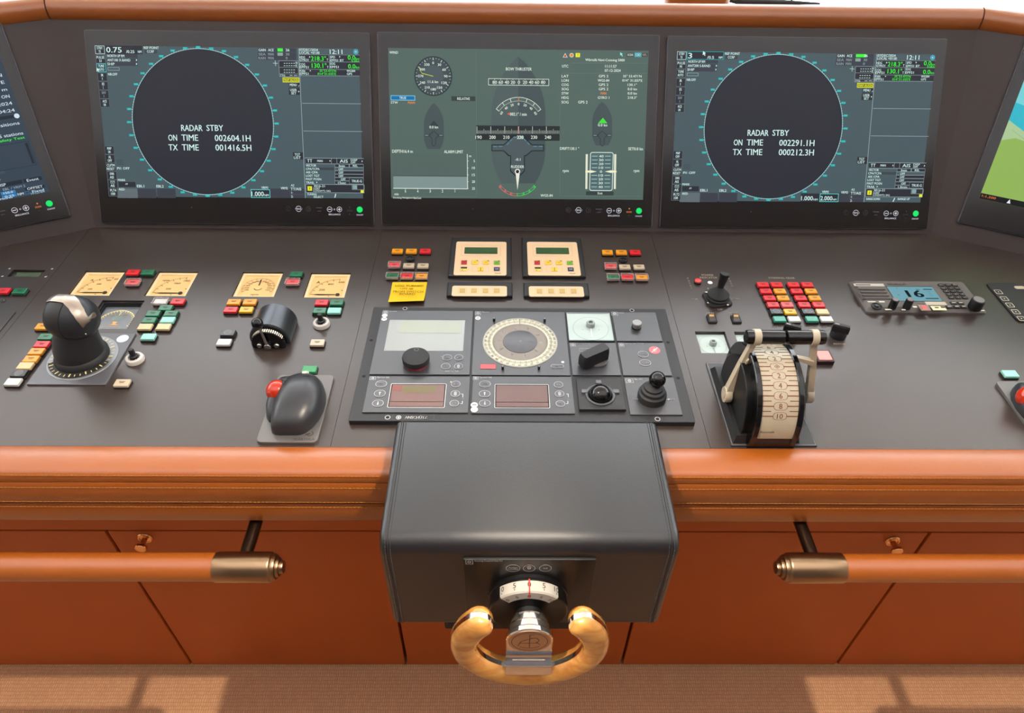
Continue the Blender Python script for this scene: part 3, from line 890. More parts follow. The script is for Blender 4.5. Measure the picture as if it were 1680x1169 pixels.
def conning(t):
    mb = MB(); p = Px(mb, MMp)
    BG = scr('#52665f'); HU = scr('#445253'); HU2 = scr('#62767a'); T_ = scr('#e2f0e4'); LN = scr('#74887f')
    mb.rect(-SX, SY0, SX, SY1, .0062, BG)
    z1, z2, z3, z4, z5 = .0064, .0066, .0068, .0070, .0072
    def hull(cx, y0, y1, hw, wide=.42, lite=True):
        def side(sg, m, z):
            pts = []
            n = 18
            for i in range(n + 1):
                f = i / n; y = y0 + (y1 - y0) * f
                if f < .45: k = math.sin(math.pi / 2 * (f / .45)) ** .75
                elif f < .72: k = 1
                else: k = 1 - .38 * ((f - .72) / .28) ** 2.2
                pts.append((cx + sg * hw * k, y))
            return pts
        R_ = side(1, 0, 0); L_ = side(-1, 0, 0)
        p.P(L_ + R_[::-1], HU, z1)
        return R_, L_
    R_, L_ = hull(803, 182, 872, 147)
    p.P([(803, 186)] + [q for q in L_ if q[1] > 186] + [(803, 872)], scr('#4d5d5c'), .0065)
    p.L(572, 158, 575, 940, LN, z1, .0003); p.L(1030, 430, 1030, 940, LN, z1, .0003); p.L(120, 945, 575, 945, LN, z1, .0003); p.L(1030, 940, 1470, 942, LN, z1, .0003)
    p.T('WIND', 100, 152, 147, 166, T_, z3)
    c = MMp(339, 288); R0 = abs(MMp(443, 288)[0] - MMp(236, 288)[0]) / 2
    mb.disc(c[0], c[1], R0, z1, scr('#2b3638'), n=64); mb.disc(c[0], c[1], R0 * .94, z2, scr('#3f4c50'), n=64)
    mb.disc(c[0], c[1], R0 * .55, .00665, scr('#4a585c'), n=48)
    for d in range(0, 360, 10):
        a = math.radians(90 - d); k = .80 if d % 30 == 0 else .87
        mb.line(c[0] + R0 * k * math.cos(a), c[1] + R0 * k * math.sin(a), c[0] + R0 * .92 * math.cos(a), c[1] + R0 * .92 * math.sin(a), .0009 if d % 30 == 0 else .0005, z3, T_)
    for d in range(0, 360, 30):
        a = math.radians(90 - d); s_ = str(d); mb.text(s_, c[0] + R0 * .66 * math.cos(a), c[1] + R0 * .66 * math.sin(a), .0042, T_, z4, wd=.0030 * len(s_))
    p.L(339, 289, 276, 272, scr('#c9d23e'), z5, .0011); p.L(276, 272, 262, 241, scr('#c9d23e'), z5, .0008); p.T('11.6 kn', 310, 311, 365, 326, T_, z4)
    p.R(107, 393, 240, 420, scr('#7fd0f5'), z2); p.R(110, 396, 237, 417, scr('#0d6fa8'), z3); p.T('TRUE', 154, 400, 191, 413, T_, z4)
    p.R(438, 398, 568, 423, scr('#33403f'), z2); p.T('RELATIVE', 470, 404, 538, 418, T_, z4)
    p.T('STW', 108, 425, 146, 438, T_, z3); p.T('MAN', 201, 426, 238, 439, ORG, z3)
    for cx, y0, y1 in ((342, 435, 685), (1260, 428, 665)):
        hull(cx, y0, y1, 54)
        p.P([(cx - 52, 606), (cx - 52, 617), (cx - 22, 617), (cx - 12, 630), (cx - 12, 662), (cx, 672), (cx + 12, 662), (cx + 12, 630), (cx + 22, 617), (cx + 52, 617), (cx + 52, 606), (cx + 26, 606), (cx, 584), (cx - 26, 606)], scr('#2e3c3e'), z2)
        p.P([(cx - 22, 610), (cx - 8, 628), (cx - 8, 660), (cx, 666), (cx + 8, 660), (cx + 8, 628), (cx + 22, 610), (cx, 590)], HU, z3)
        p.R(cx - 48, 609, cx - 30, 613, scr('#7f9aa0'), z3); p.R(cx + 30, 609, cx + 48, 613, scr('#7f9aa0'), z3)
    p.P([(342, 530), (316, 560), (368, 560)], scr('#303b3c'), z2); p.T('0.0 kn', 318, 558, 365, 573, T_, z3)
    p.P([(1264, 514), (1237, 545), (1288, 545)], scr('#3fe03a'), z3); p.T('0.0 kn', 1237, 547, 1287, 562, T_, z3)
    # depth plot
    p.T('DEPTH16.4 m', 115, 689, 227, 706, T_, z3); p.T('ALARM LIMIT', 398, 692, 501, 708, T_, z3)
    p.R(121, 713, 526, 832, scr('#52645f'), z1); p.R(121, 834, 526, 900, scr('#7e928f'), z1); p.L(119, 831, 524, 834, scr('#2c3937'), z2, .0009)
    p.L(524, 712, 526, 903, T_, z3, .0011); p.L(121, 899, 526, 902, T_, z3, .0011)
    for y, s_ in ((750, '5'), (788, '10'), (826, '15'), (863, '20'), (900, '25')): p.L(524, y, 532, y, T_, z3); p.T(s_, 568 - 9 * len(s_), y - 7, 566, y + 7, T_, z3)
    p.T('m', 534, 720, 546, 729, T_, z3); p.T('min', 128, 924, 150, 937, T_, z3)
    for x, s_ in ((187, '5'), (254, '4'), (322, '3'), (389, '2'), (457, '1')): p.L(x, 900, x, 908, T_, z3); p.T(s_, x - 4, 909, x + 4, 922, T_, z3)
    p.T('Docking', 121, 946, 166, 957, T_, z3); p.T('Navigation', 170, 946, 226, 957, T_, z3); p.T('NavCont', 230, 946, 273, 957, T_, z3)
    # bow thruster scale
    p.T('BOW THRUSTER', 735, 241, 875, 258, T_, z3)
    p.R(639, 303, 970, 338, scr('#44514f'), z2); p.F(639, 302, 970, 339, T_, z3, .0008)
    for i, s_ in enumerate(('80', '60', '40', '20', '0', '20', '40', '60', '80')):
        x = 674 + i * 33; p.L(x, 303, x, 311, T_, z3, .0005); p.L(x, 331, x, 338, T_, z3, .0005); p.T(s_, x - 6 * len(s_), 313, x + 6 * len(s_), 330, T_, z4)
    # rate of turn arc
    q = MMp(803, 560); rr0 = MMp(803, 424)[1] - q[1]; rr1 = MMp(803, 402)[1] - q[1]
    mb.ring(q[0], q[1], rr0, rr1, z2, scr('#56645f'), 36, 144, 40); mb.ring(q[0], q[1], rr1 - .0008, rr1, z3, T_, 36, 144, 40)
    mb.ring(q[0], q[1], rr0, rr0 + .0004, z3, T_, 36, 144, 40)
    for i, s_ in enumerate(('60', '40', '20', '0', '20', '40', '60')):
        a = math.radians(144 - 18 * i); mb.line(q[0] + rr0 * math.cos(a), q[1] + rr0 * math.sin(a), q[0] + rr1 * math.cos(a), q[1] + rr1 * math.sin(a), .0009, z4, T_ if s_ != '0' else ORG)
        mb.text(s_, q[0] + (rr0 - .005) * math.cos(a), q[1] + (rr0 - .005) * math.sin(a), .0042, T_, z4, wd=.0028 * len(s_), ang=a - PI / 2)
    p.P([(742, 494), (756, 486), (756, 502)], scr('#f2543c'), z4); p.T('002.1° / min', 758, 486, 848, 504, T_, z4)
    # heading tape
    p.R(573, 558, 1029, 638, scr('#262c2e'), z2)
    for i in range(61):
        x = 577 + i * 7.57; k = 18 if i % 10 else 40
        if i % 10 == 5: k = 26
        p.L(x, 602, x, 602 - k, T_, z3, .0007 if i % 10 == 0 else .0004) if x < 1028 else None
    for i, s_ in enumerate(('190', '200', '210', '220', '230', '240')): p.T(s_, 569 + i * 75.6, 612, 603 + i * 75.6, 630, T_, z4)
    p.L(801, 562, 801, 602, scr('#e0492e'), z5, .0006)
    # stern outline with rudder
    o1 = [(656, 660), (722, 660), (778, 610), (824, 610), (878, 660), (943, 660), (943, 697), (878, 697), (845, 724), (838, 724), (838, 806), (806, 838), (790, 838), (758, 806), (758, 724), (748, 724), (722, 697), (656, 697)]
    p.P(o1, scr('#16252a'), .0067)
    cxm, cym = 800, 690
    ins = [(661, 665), (724, 665), (780, 615), (822, 615), (876, 665), (938, 665), (938, 692), (876, 692), (843, 719), (833, 719), (833, 803), (804, 832), (792, 832), (763, 803), (763, 719), (753, 719), (724, 692), (661, 692)]
    p.P(ins, scr('#4b585c'), .0069)
    for a in ((666, 671, 686, 671), (695, 671, 716, 671), (884, 671, 904, 671), (914, 671, 934, 671), (740, 662, 752, 649), (757, 643, 770, 630), (834, 630, 846, 643), (851, 648, 863, 661), (776, 621, 796, 621)):
        p.L(*a, scr('#5e93a6'), z4, .0011)
    p.T('220', 797, 612, 831, 630, T_, z5); p.T('-0.1', 786, 735, 814, 749, T_, z5); p.T('RUDDER', 763, 774, 834, 789, T_, z5)
    q = MMp(798, 808); mb.ring(q[0], q[1], .0030, .0048, z5, scr('#e9e6da'), n=28); mb.disc(q[0], q[1], .0030, z5, scr('#1c2629'))
    p.P([(788, 820), (810, 820), (798, 908)], scr('#e9e6da'), z5)
    q = MMp(798, 810); ra = q[1] - MMp(798, 942)[1]; rb = ra - .0045
    for a0, a1, m in ((218, 270, scr('#e06a64')), (270, 322, scr('#2ee04e'))):
        mb.ring(q[0], q[1], ra - .0008, ra, z3, m, a0, a1, 24); mb.ring(q[0], q[1], rb, rb + .0005, z3, m, a0, a1, 24)
        for i in range(4):
            a = math.radians(a0 + (a1 - a0) * i / 3); mb.line(q[0] + (rb - .001) * math.cos(a), q[1] + (rb - .001) * math.sin(a), q[0] + ra * math.cos(a), q[1] + ra * math.sin(a), .0008, z3, m)
        for i, s_ in enumerate(('30', '20', '10') if a0 < 260 else ('10', '20', '30')):
            a = math.radians((221 if a0 < 260 else 286) + 16.5 * i); mb.text(s_, q[0] + (rb + .0022) * math.cos(a), q[1] + (rb + .0022) * math.sin(a), .0032, m, z4, wd=.0038, ang=a + PI / 2)
    p.T('WGS-84', 924, 931, 990, 945, T_, z3)
    # data block
    p.P([(1045, 186), (1071, 186), (1058, 162)], T_, z3); p.P([(1049, 184), (1067, 184), (1058, 167)], scr('#c83a2e'), z4)
    q = MMp(1093, 174); mb.disc(q[0], q[1], .0036, z3, T_); mb.disc(q[0], q[1], .0028, z4, scr('#e88a2c'))
    p.R(1115, 162, 1139, 185, YEL, z3); p.T('!', 1125, 165, 1129, 182, scr('#504a10'), z4)
    p.P([(1358, 158), (1358, 176), (1363, 172), (1368, 181), (1372, 179), (1366, 170), (1372, 168)], scr('#8ff0e6'), z4)
    for x0, x1, s_, m, b in ((1394, 1434, 'ECDIS', T_, scr('#2e3c3b')), (1437, 1473, 'CID', T_, scr('#1b8fb0')), (1476, 1508, 'NFL', scr('#b09a94'), scr('#3c4443'))):
        p.R(x0, 162, x1, 182, b, z2); p.T(s_, x0 + 5, 166, x1 - 5, 178, m, z4)
    p.F(1437, 161, 1473, 183, CY, z3, .0006)
    p.T('Wärtsilä Navi-Conning 5000', 1168, 193, 1382, 211, T_, z3)
    p.T('UTC', 1041, 226, 1075, 241, T_, z3); p.T('11:11:57', 1276, 227, 1338, 242, T_, z3); p.T('07-12-2024', 1274, 250, 1360, 265, T_, z3)
    p.L(1090, 216, 1506, 218, LN, z1, .0003); p.L(1040, 272, 1500, 272, LN, z1, .0003)
    for i, (a, b, c_) in enumerate((('LAT', 'GPS 2', '35° 53.471\'N'), ('LON', 'WGS-84', '014° 31.037\'E'), ('COG', 'GPS 2', '130.1°'), ('SOG', 'GPS 2', '0.0 kn'), ('STW', 'MAN', '0.0 kn'), ('HDG', 'GYRO 1', '218.3°'))):
        y = 288 + i * 23.4; p.T(a, 1039, y - 7, 1039 + 12.6 * len(a), y + 7, T_, z3)
        x = 1267; p.T(b, x - 5.2 * len(b), y - 7, x + 5.2 * len(b), y + 7, ORG if b == 'MAN' else T_, z3)
        x = 1424; p.T(c_, x - 4.2 * len(c_), y - 7, x + 4.2 * len(c_), y + 7, T_, z3)
    p.T('SOG', 1038, 422, 1076, 437, T_, z3); p.T('GPS 2', 1129, 422, 1180, 437, T_, z3)
    p.T('DRIFT130.1 °', 1030, 674, 1134, 690, T_, z3); p.T('SET0.0 kn', 1402, 676, 1482, 692, T_, z3)
    p.T('rpm', 1045, 800, 1077, 816, T_, z3); p.T('rpm', 1432, 800, 1462, 816, T_, z3)
    # propeller rpm columns
    b = p.box(1192, 702, 1319, 913); mb.flat(rr(*b, .004, 5), z2, scr('#e7f2e8')); mb.flat(rr(b[0] + .0011, b[1] + .0011, b[2] - .0011, b[3] - .0011, .003, 5), z3, scr('#4f6c6e'))
    for i, s_ in enumerate(('40', '30', '20', '10', '0', '10', '20', '30', '40')):
        y = 724 + i * 20.9; x = 1255 - i * .5
        p.T(s_, x - 6 * len(s_), y - 6, x + 6 * len(s_), y + 7, T_, z4)
        if s_ != '0': p.L(x - 51, y, x - 20, y, T_, z4, .0006); p.L(x + 21, y, x + 51, y, T_, z4, .0006)
        if i < 8: p.L(x - 51, y + 10, x + 51, y + 10, scr('#2f4a4e'), z4, .0004)
    for x in (1176, 1331): p.P([(x - 6, 713), (x + 6, 713), (x + 3, 903), (x - 8, 903)], scr('#dfe4cf'), z3)
    p.P([(1168, 804), (1200, 801), (1230, 808), (1200, 815), (1168, 812)], scr('#f1eecb'), z5); p.P([(1338, 804), (1306, 801), (1274, 808), (1306, 815), (1338, 812)], scr('#f1eecb'), z5)
    p.R(1172, 916, 1322, 937, scr('#33403f'), z2); p.T('Exit', 1236, 920, 1262, 932, T_, z4)
    mb.build('screen', t, smooth=0)


def slope_loc(u, s):
    return Vector((u, MON_Y + s * ST, .9 + s * CT))


t1 = monitor('flat radar display with dark circle reading ON TIME 002604.1H', slope_loc(CXL, S0L), (ROTX, 0, 0), False); radar(t1, 'X')
t2 = monitor('central display showing the conning page with ship outline and wind dial', slope_loc(CXM, S0M), (ROTX, 0, 0), True); conning(t2)
t3 = monitor('flat radar display with dark circle reading ON TIME 002291.1H', slope_loc(CXR, S0R), (ROTX, 0, 0), False); radar(t3, 'S')


def wing_loc(side, a, b):
    ex = Vector((math.cos(WANG), side * -math.sin(WANG) if side > 0 else math.sin(WANG), 0))
    back = Vector((math.sin(WANG) * side, math.cos(WANG), 0))
    P0 = Vector((FL if side < 0 else FR, MON_Y, .9))
    return P0 + ex * a + back * (b * ST) + Vector((0, 0, b * CT))


t4 = monitor('angled display at the left edge with blue chart settings page', wing_loc(-1, -.030 - MW / 2, .027), (ROTX, 0, WANG), True)
t5 = monitor('angled display at the right edge with green and cyan chart', wing_loc(1, .033 + MW / 2, .029), (ROTX, 0, -WANG), False)


def wing_settings(t):
    mb = MB(); B1 = scr('#2c3a48'); B2 = scr('#3b4d5e'); T_ = scr('#cfe0ea'); BL = scr('#2f7fb8')
    mb.rect(-SX, SY0, SX, SY1, .0062, scr('#31404e'))
    z1, z2, z3 = .0064, .0066, .0068
    x1 = SX - .004; x0 = x1 - .11
    def row(y, s_, wd, m=T_, xr=x1 - .003): mb.text(s_, xr - wd / 2, y, .0052, m, z3, wd=wd)
    y = .292
    for s_, wd in (('Settings', .045), ('Heading', .04), ('Range 24', .03), ('Bearing 78', .03), ('53.671 N', .042), ('31.037 E', .042), ('0° -1 m', .035), ('ON', .012), ('12-2024', .034), ('12:04:24', .036)):
        row(y, s_, wd); y -= .0115
    mb.rect(x0, .176, x1, .181, z2, scr('#1b2530')); mb.disc(x1 - .003, .1785, .004, z3, T_)
    row(.167, 'Positions', .040); row(.150, 'AIS stations', .045); row(.142, 'Safety Test', .042, GRN)
    mb.frame(x0 - .02, .095, x1, .136, .0007, z2, scr('#1f2a35')); mb.rect(x1 - .006, .098, x1 - .002, .133, z3, scr('#1b2530'))
    mb.rect(x0, .0905, x0 + .06, .0945, z2, B2)
    for i, (s_, wd) in enumerate((('Request route', .042), ('Show Sender', .040))): mb.text(s_, x0 + .03, .0895 - i * .0085, .005, T_, z3, wd=wd)
    mb.rect(x0 + .01, .069, x1 - .03, .0755, z1, scr('#1c2732')); mb.text('STD DISP', x0 + .04, .0722, .0045, T_, z3, wd=.03); mb.rect(x1 - .028, .069, x1, .0755, z1, scr('#1c2732')); mb.text('Event', x1 - .014, .0722, .0045, T_, z3, wd=.018)
    for y_, a in ((.0645, 'EBL / VRM 1'), (.0585, 'EBL 1'), (.0525, 'VRM 1')):
        mb.rect(x0, y_ - .0025, x0 + .04, y_ + .0025, z1, scr('#1c2732')); mb.text(a, x0 + .02, y_, .004, T_, z3, wd=.034 if '/' in a else .02)
        if '/' not in a: mb.rect(x0 + .043, y_ - .0025, x0 + .065, y_ + .0025, z2, BL); mb.text('150.0' if 'E' in a else '0.25', x0 + .054, y_, .0036, T_, z3, wd=.014)
    mb.text('EBL / VRM 2', x0 + .065, .0645, .004, scr('#8fa3b3'), z3, wd=.034)
    mb.rect(x1 - .03, .056, x1, .061, z1, scr('#1c2732')); mb.text('OFFSET', x1 - .015, .0585, .004, T_, z3, wd=.024); mb.text('NM', x0 + .071, .0525, .004, T_, z3, wd=.009); mb.text('Fixed', x1 - .012, .0525, .0042, T_, z3, wd=.018)
    mb.frame(x1 - .032, .050, x1 - .026, .055, .0005, z3, BL)
    mb.rect(-SX, SY0, x0 + .006, SY0 + .045, z1, scr('#4f86a8'))
    mb.text('Depth in Metres', x0 + .035, .0495, .0036, T_, z3, wd=.045); mb.text('WGS-84', x1 - .014, .0495, .0034, scr('#8fb3c8'), z3, wd=.022)
    mb.rect(-SX, SY0 + .05, x0 - .03, SY1, z1, scr('#7fb2c8'))
    mb.build('screen', t, smooth=0)


def wing_chart(t):
    mb = MB(); z1, z2, z3 = .0064, .0066, .0068
    mb.rect(-SX, SY0, SX, SY1, .0062, scr('#8fb356'))
    mb.rect(-SX, SY0, SX, SY0 + .010, z3, scr('#0c0c10'))
    mb.flat([(-SX, .150), (-SX + .02, .158), (-SX + .06, .150), (-SX + .12, .165), (SX, .165), (SX, SY1), (-SX, SY1)], z1, scr('#a9c795'))
    mb.flat([(-SX, .185), (-SX + .03, .170), (-SX + .07, .165), (SX, .19), (SX, SY1), (-SX, SY1)], z2, scr('#2fb6c9'))
    mb.flat([(-SX, .215), (-SX + .05, .205), (SX, .22), (SX, SY1), (-SX, SY1)], .0067, scr('#74d0d6'))
    mb.line(-SX, .262, -SX + .08, .250, .0008, z3, scr('#1d6f86')); mb.line(-SX + .01, .17, -SX + .05, .15, .0004, z3, scr('#7a9668'))
    OR = scr('#ee7a4a')
    mb.text('1:1,200', -SX + .014, SY0 + .0055, .0042, OR, .007, wd=.022); mb.text('60', -SX + .085, SY0 + .0055, .0042, OR, .007, wd=.008)
    mb.flat([(-SX + .043, SY0 + .002), (-SX + .049, SY0 + .002), (-SX + .046, SY0 + .009)], .007, scr('#e8eef0'))
    mb.build('screen', t, smooth=0)


wing_settings(t4); wing_chart(t5)
# ------------------------------------------------------------------ lettering engraved on the desk
def desk_map(zf, ox, oy, z):
    def f(x, y):
        q = desk(*zf(x, y), z); return q.x - ox, q.y - oy
    return f


ID = Zm(0, 0, 1)
mb = MB(); p = Px(mb, desk_map(Zm(1110, 430, 3.541), 0, .72, .9))
M_eng = mat('engraved_lettering', '#e6d6c0', rough=.6)
ZL = .9004
for s_, b in (('POWER', (146, 70, 214, 81)), ('INDICATOR', (135, 85, 236, 95)), ('PORT', (86, 209, 138, 219)), ('STBD', (318, 210, 369, 220)), ('UP', (240, 271, 268, 281)),
              ('ON/OFF', (161, 292, 219, 301)), ('LIGHT', (308, 292, 354, 301)), ('STEERING GEAR', (534, 87, 686, 97)), ('OFF', (553, 370, 591, 380)), ('OFF', (837, 371, 875, 381)),
              ('MOTOR 1', (628, 472, 706, 481)), ('MOTOR 2', (912, 470, 991, 480))):
    p.T(s_, *b, M_eng, ZL)
for i, ch in enumerate('FOCUS'):
    p.T(ch, 62 + i * 5, 90 + i * 14, 70 + i * 5, 99 + i * 14, M_eng, ZL)
    p.T(ch, 301 + i * 6, 92 + i * 14, 309 + i * 6, 101 + i * 14, M_eng, ZL)
p.T('0', 178, 149, 187, 158, M_eng, ZL)
o = mb.build('lettering', CON, (0, 0, 0), smooth=0)
# ------------------------------------------------------------------ push buttons
COLS = {'red': '#d01320', 'green': '#07633f', 'amber': '#de900a', 'yellow': '#e0a70c', 'cream': '#cfb280', 'white': '#bfc0bc', 'mint': '#84c8b6', 'teal': '#2f917a', 'beige': '#baa88e',
        'pink': '#d64a50', 'black': '#202023', 'bright': '#1f8049', 'glow': '#d88580'}
M_bbase = mat('button_collar', '#161212', rough=.5)
M_guard = mat('clear_guard', '#d9c4be', rough=.15, alpha=.32)
BM = {}


def button_meshes(c, guarded, k):
    key = (c, guarded, k)
    if key in BM: return BM[key]
    m = mat('button_' + c, COLS[c], rough=.28, spec=.5, coat=.15, var=.03)
    h = .0102 * k; e = .0068 * k
    base = MB().slab(-h - .0008, -e - .0006, h + .0008, e + .0006, 0, .0028, M_bbase, r=.0015, ch=.0005).mesh('collar')
    mb = MB()
    if c == 'black':
        mb.slab(-h, -e, h, e, .002, .0062, m, r=.001, ch=.0006)
        for i in range(4): mb.ring(0, 0, .0010 + i * .0014, .0015 + i * .0014, .0064, M_greyp, n=28)
        mb.disc(0, 0, .0007, .00645, M_bbase, n=10)
    else:
        mb.slab(-h, -e, h, e, .002, .0056 if guarded else .0062, m, r=.0012, ch=.0010, steps=3)
        zz = .00568 if guarded else .00628
        ink = M_ink
        if c in ('red', 'green', 'amber', 'yellow', 'pink', 'beige'):
            mb.rect(-.0042, .0008, .0040, .0019, zz, ink); mb.rect(-.0030, -.0014, .0030, -.0004, zz, ink)
    cap = mb.mesh('cap')
    g = None
    if guarded:
        q = MB(); rings = [[(x, y, z) for x, y in rr(-h - d, -e - d, h + d, e + d, .0015)] for d, z in ((.0014, .0026), (.0014, .0076), (.0002, .0076), (.0002, .0026))]
        q.loft(rings, M_guard, False, False)
        g = q.mesh('guard')
    BM[key] = (base, cap, g)
    return BM[key]


def button(px, py, c, label, group, guarded=False, k=1., lift=.906):
    P = desk(px, py, lift)
    t = thing('push_button', label, 'button', (P.x, P.y, .9), group=group)
    b, cp, g = button_meshes(c, guarded, k)
    for nm, me in (('collar', b), ('cap', cp), ('guard', g)):
        if me:
            o = bpy.data.objects.new(nm, me); COL.objects.link(o); o.parent = t


G1 = 'square push buttons of the left desk'
G2 = 'square push buttons beside the alarm panels'
G3 = 'steering gear push buttons'
CN = {'red': 'red', 'green': 'dark green', 'amber': 'amber', 'yellow': 'yellow', 'cream': 'cream', 'white': 'white', 'mint': 'pale mint', 'teal': 'teal', 'beige': 'beige', 'pink': 'pinkish red', 'black': 'black ringed', 'bright': 'bright green', 'glow': 'glowing pink'}
for px, py, c, g, s_ in (
        (5, 476, 'red', 0, 'red button cut by the left edge of the photo, beside a dark green one'),
        (32, 476.3, 'green', 0, 'dark green button by the left edge, below the dark readout'),
        (218, 445.7, 'red', 0, 'red button between the first two cream gauges, left of a green one'),
        (242, 445.7, 'green', 0, 'dark green button at the top left corner of the second cream gauge'),
        (217.5, 462, 'pink', 1, 'guarded pinkish red button between the first two cream gauges'),
        (263, 493.5, 'white', 1, 'white guarded button under the second cream gauge, left of a red one'),
        (291.5, 493.5, 'red', 0, 'red button under the right corner of the second cream gauge'),
        (271.5, 504, 'green', 0, 'dark green button set midway below the white and red pair'),
        (251, 513.4, 'green', 0, 'dark green button, left of the upper pair right of the thruster dial'),
        (280, 513.4, 'green', 0, 'dark green button, right of the upper pair right of the thruster dial'),
        (244.3, 524.3, 'green', 0, 'dark green button left of a pale mint one, above a cream button'),
        (275, 523.7, 'mint', 0, 'pale mint button right of a dark green one, above a cream button'),
        (237.7, 535, 'cream', 0, 'cream button, left of the cream pair right of the thruster dial'),
        (268, 535, 'cream', 0, 'cream button, right of the cream pair right of the thruster dial'),
        (243.3, 551.4, 'mint', 0, 'pale mint button alone below the cream pair'),
        (70, 534.5, 'amber', 0, 'amber button half hidden behind the thruster handle, topmost of its column'),
        (75, 551.4, 'green', 0, 'dark green button left of the thruster handle, above a red one'),
        (68.4, 563.7, 'red', 0, 'red button in the column left of the thruster handle, between green and amber'),
        (59.5, 575.4, 'amber', 0, 'upper of two touching amber buttons left of the thruster plate'),
        (50.7, 587.7, 'amber', 0, 'lower of two touching amber buttons left of the thruster plate'),
        (41, 599, 'cream', 0, 'cream button left of the thruster plate, above a black ringed one'),
        (31, 611.5, 'black', 0, 'black ringed button left of the thruster plate, above a white one'),
        (21, 625.3, 'white', 0, 'white button at the foot of the column left of the thruster plate'),
        (200, 627, 'beige', 0, 'beige button alone right of the front corner of the thruster plate'),
        (383.6, 494.3, 'amber', 0, 'amber button under the left corner of the centre zero gauge, above a red one'),
        (409.6, 494.3, 'amber', 0, 'amber button under the centre zero gauge, above a yellow one'),
        (378.4, 507, 'red', 0, 'red button below an amber one, left of the bow thruster lever'),
        (403.8, 507, 'yellow', 0, 'yellow button just left of the bow thruster lever'),
        (486, 448.8, 'green', 0, 'dark green button between the third and fourth gauges'),
        (480, 461.4, 'pink', 1, 'guarded pinkish red button between the third and fourth gauges'),
        (527.6, 495.3, 'red', 0, 'red button under the fourth cream gauge'),
        (552.5, 495.3, 'green', 0, 'dark green button under the right corner of the fourth cream gauge'),
        (524, 508.5, 'green', 0, 'dark green button just above the dimmer knob by the fourth gauge'),
        (548.3, 508.5, 'mint', 0, 'pale mint button, lower right of the four under the fourth gauge'),
        (373.7, 545, 'black', 0, 'black ringed button left of the bow thruster lever'),
        (367.3, 560.2, 'white', 0, 'white button left of the bow thruster lever, below a black ringed one'),
        (520.5, 561, 'beige', 0, 'beige button below the dimmer knob under the fourth gauge'),
        (507.5, 604.5, 'bright', 0, 'bright green button just behind the left trackball'),
        (1658, 612, 'mint', 0, 'pale mint button above the trackball at the right edge')):
    button(px, py, c, s_, G1, bool(g))
for side, dx, rows in (('left', 0, ((651.9, 410.9), (674.9, 410.9), (697.6, 410.9), (647, 433.5), (670.6, 434.8), (693.8, 435), (643.5, 451.5), (667.6, 451.5), (691.5, 451.8))),
                       ('right', 0, ((996.7, 412.9), (1019.6, 412.9), (1042.2, 412.9), (1002, 435.7), (1025.2, 437), (1048.4, 437), (1006, 453.5), (1029.4, 453.7), (1053.2, 454)))):
    for (px, py), (c, g, s_) in zip(rows, (('amber', 0, 'amber button, left end of the top row'), ('amber', 0, 'amber button in the middle of the top row'), ('red', 0, 'red button, right end of the top row'),
                                           ('pink', 1, 'guarded red button, left end of the middle row'), ('beige', 0, 'beige button in the centre below the round buzzer'), ('beige', 0, 'beige button, right end of the middle row'),
                                           ('green', 1, 'guarded green button, left end of the bottom row'), ('red', 1, 'guarded red button in the middle of the bottom row'), ('amber', 1, 'guarded amber button, right end of the bottom row'))):
        button(px, py, c, s_ + ', ' + side + ' of the alarm panels', G2, bool(g), .92)
SG = [((1252, 465.9), (1274.4, 465.9), (1302, 465.9), (1324.6, 465.9)), ((1256.9, 476.6), (1279.7, 476.6), (1307.4, 476.6), (1330.8, 476.6)), ((1262.8, 487.9), (1285, 487.9), (1313.9, 487.9), (1337, 487.9)),
      ((1268.7, 498.9), (1291.6, 498.9), (1319.8, 498.9), (1343.3, 498.9)), ((1273.8, 510.2), (1296.4, 510.2), (1326.3, 510.2), (1349.5, 510.2)), ((1279.4, 522.3), (1303.2, 522.3), (1332.5, 522.3), (1356.3, 522.3))]
SC_ = [['red', 'red', 'red', 'red'], ['red', 'amber', 'red', 'amber'], ['red', 'amber', 'red', 'amber'], ['red', 'pink', 'red', 'red'], ['black', 'yellow', 'black', 'cream'], ['teal', 'white', 'teal', 'white']]
RN = ['first row from the lettering', 'second row from the lettering', 'third row from the lettering', 'fourth row from the lettering', 'fifth row from the lettering', 'row nearest the helm']
CNm = ['far left column', 'second column', 'third column', 'far right column']
for r in range(6):
    for c in range(4):
        button(*SG[r][c], SC_[r][c], '%s steering gear button, %s, %s' % (CN[SC_[r][c]], CNm[c], RN[r]), G3, False, .92)
# large square acknowledge button with a dark frame
P = desk(1351.5, 583.3, .907)
t = thing('push_button', 'large glowing pink button in a dark square frame right of the throttle', 'button', (P.x, P.y, .9))
MB().slab(-.0125, -.0125, .0125, .0125, 0, .007, mat('dark_red_collar', '#241012', rough=.4), r=.001, ch=.0006).build('collar', t)
MB().slab(-.0098, -.0098, .0098, .0098, .006, .0083, mat('button_glow', COLS['glow'], rough=.3), r=.001, ch=.0006).build('cap', t)

# ------------------------------------------------------------------ round buzzers
for px, py, s_ in ((672.8, 424, 'left'), (1022.5, 426.4, 'right')):
    P = desk(px, py, .902)
    t = thing('buzzer', 'small round black buzzer among the buttons %s of the alarm panels' % s_, 'buzzer', (P.x, P.y, .9), group='round buzzers')
    MB().lathe([(.0075, 0), (.0078, .003), (.0072, .0042), (.0052, .0042), (.005, .0025), (0, .0025)], M_blackm, n=32).build('rim', t)
    MB().ball((.0, 0, .0025), .0028, M_blackg, sz=.7).build('cap', t)

# ------------------------------------------------------------------ cream panel meters
M_dial = mat('meter_face', '#e4b878', rough=.55, var=.02)
M_dialr = mat('meter_rim', '#eccf9c', rough=.4)
M_dink = mat('meter_print', '#5a4220', rough=.8)


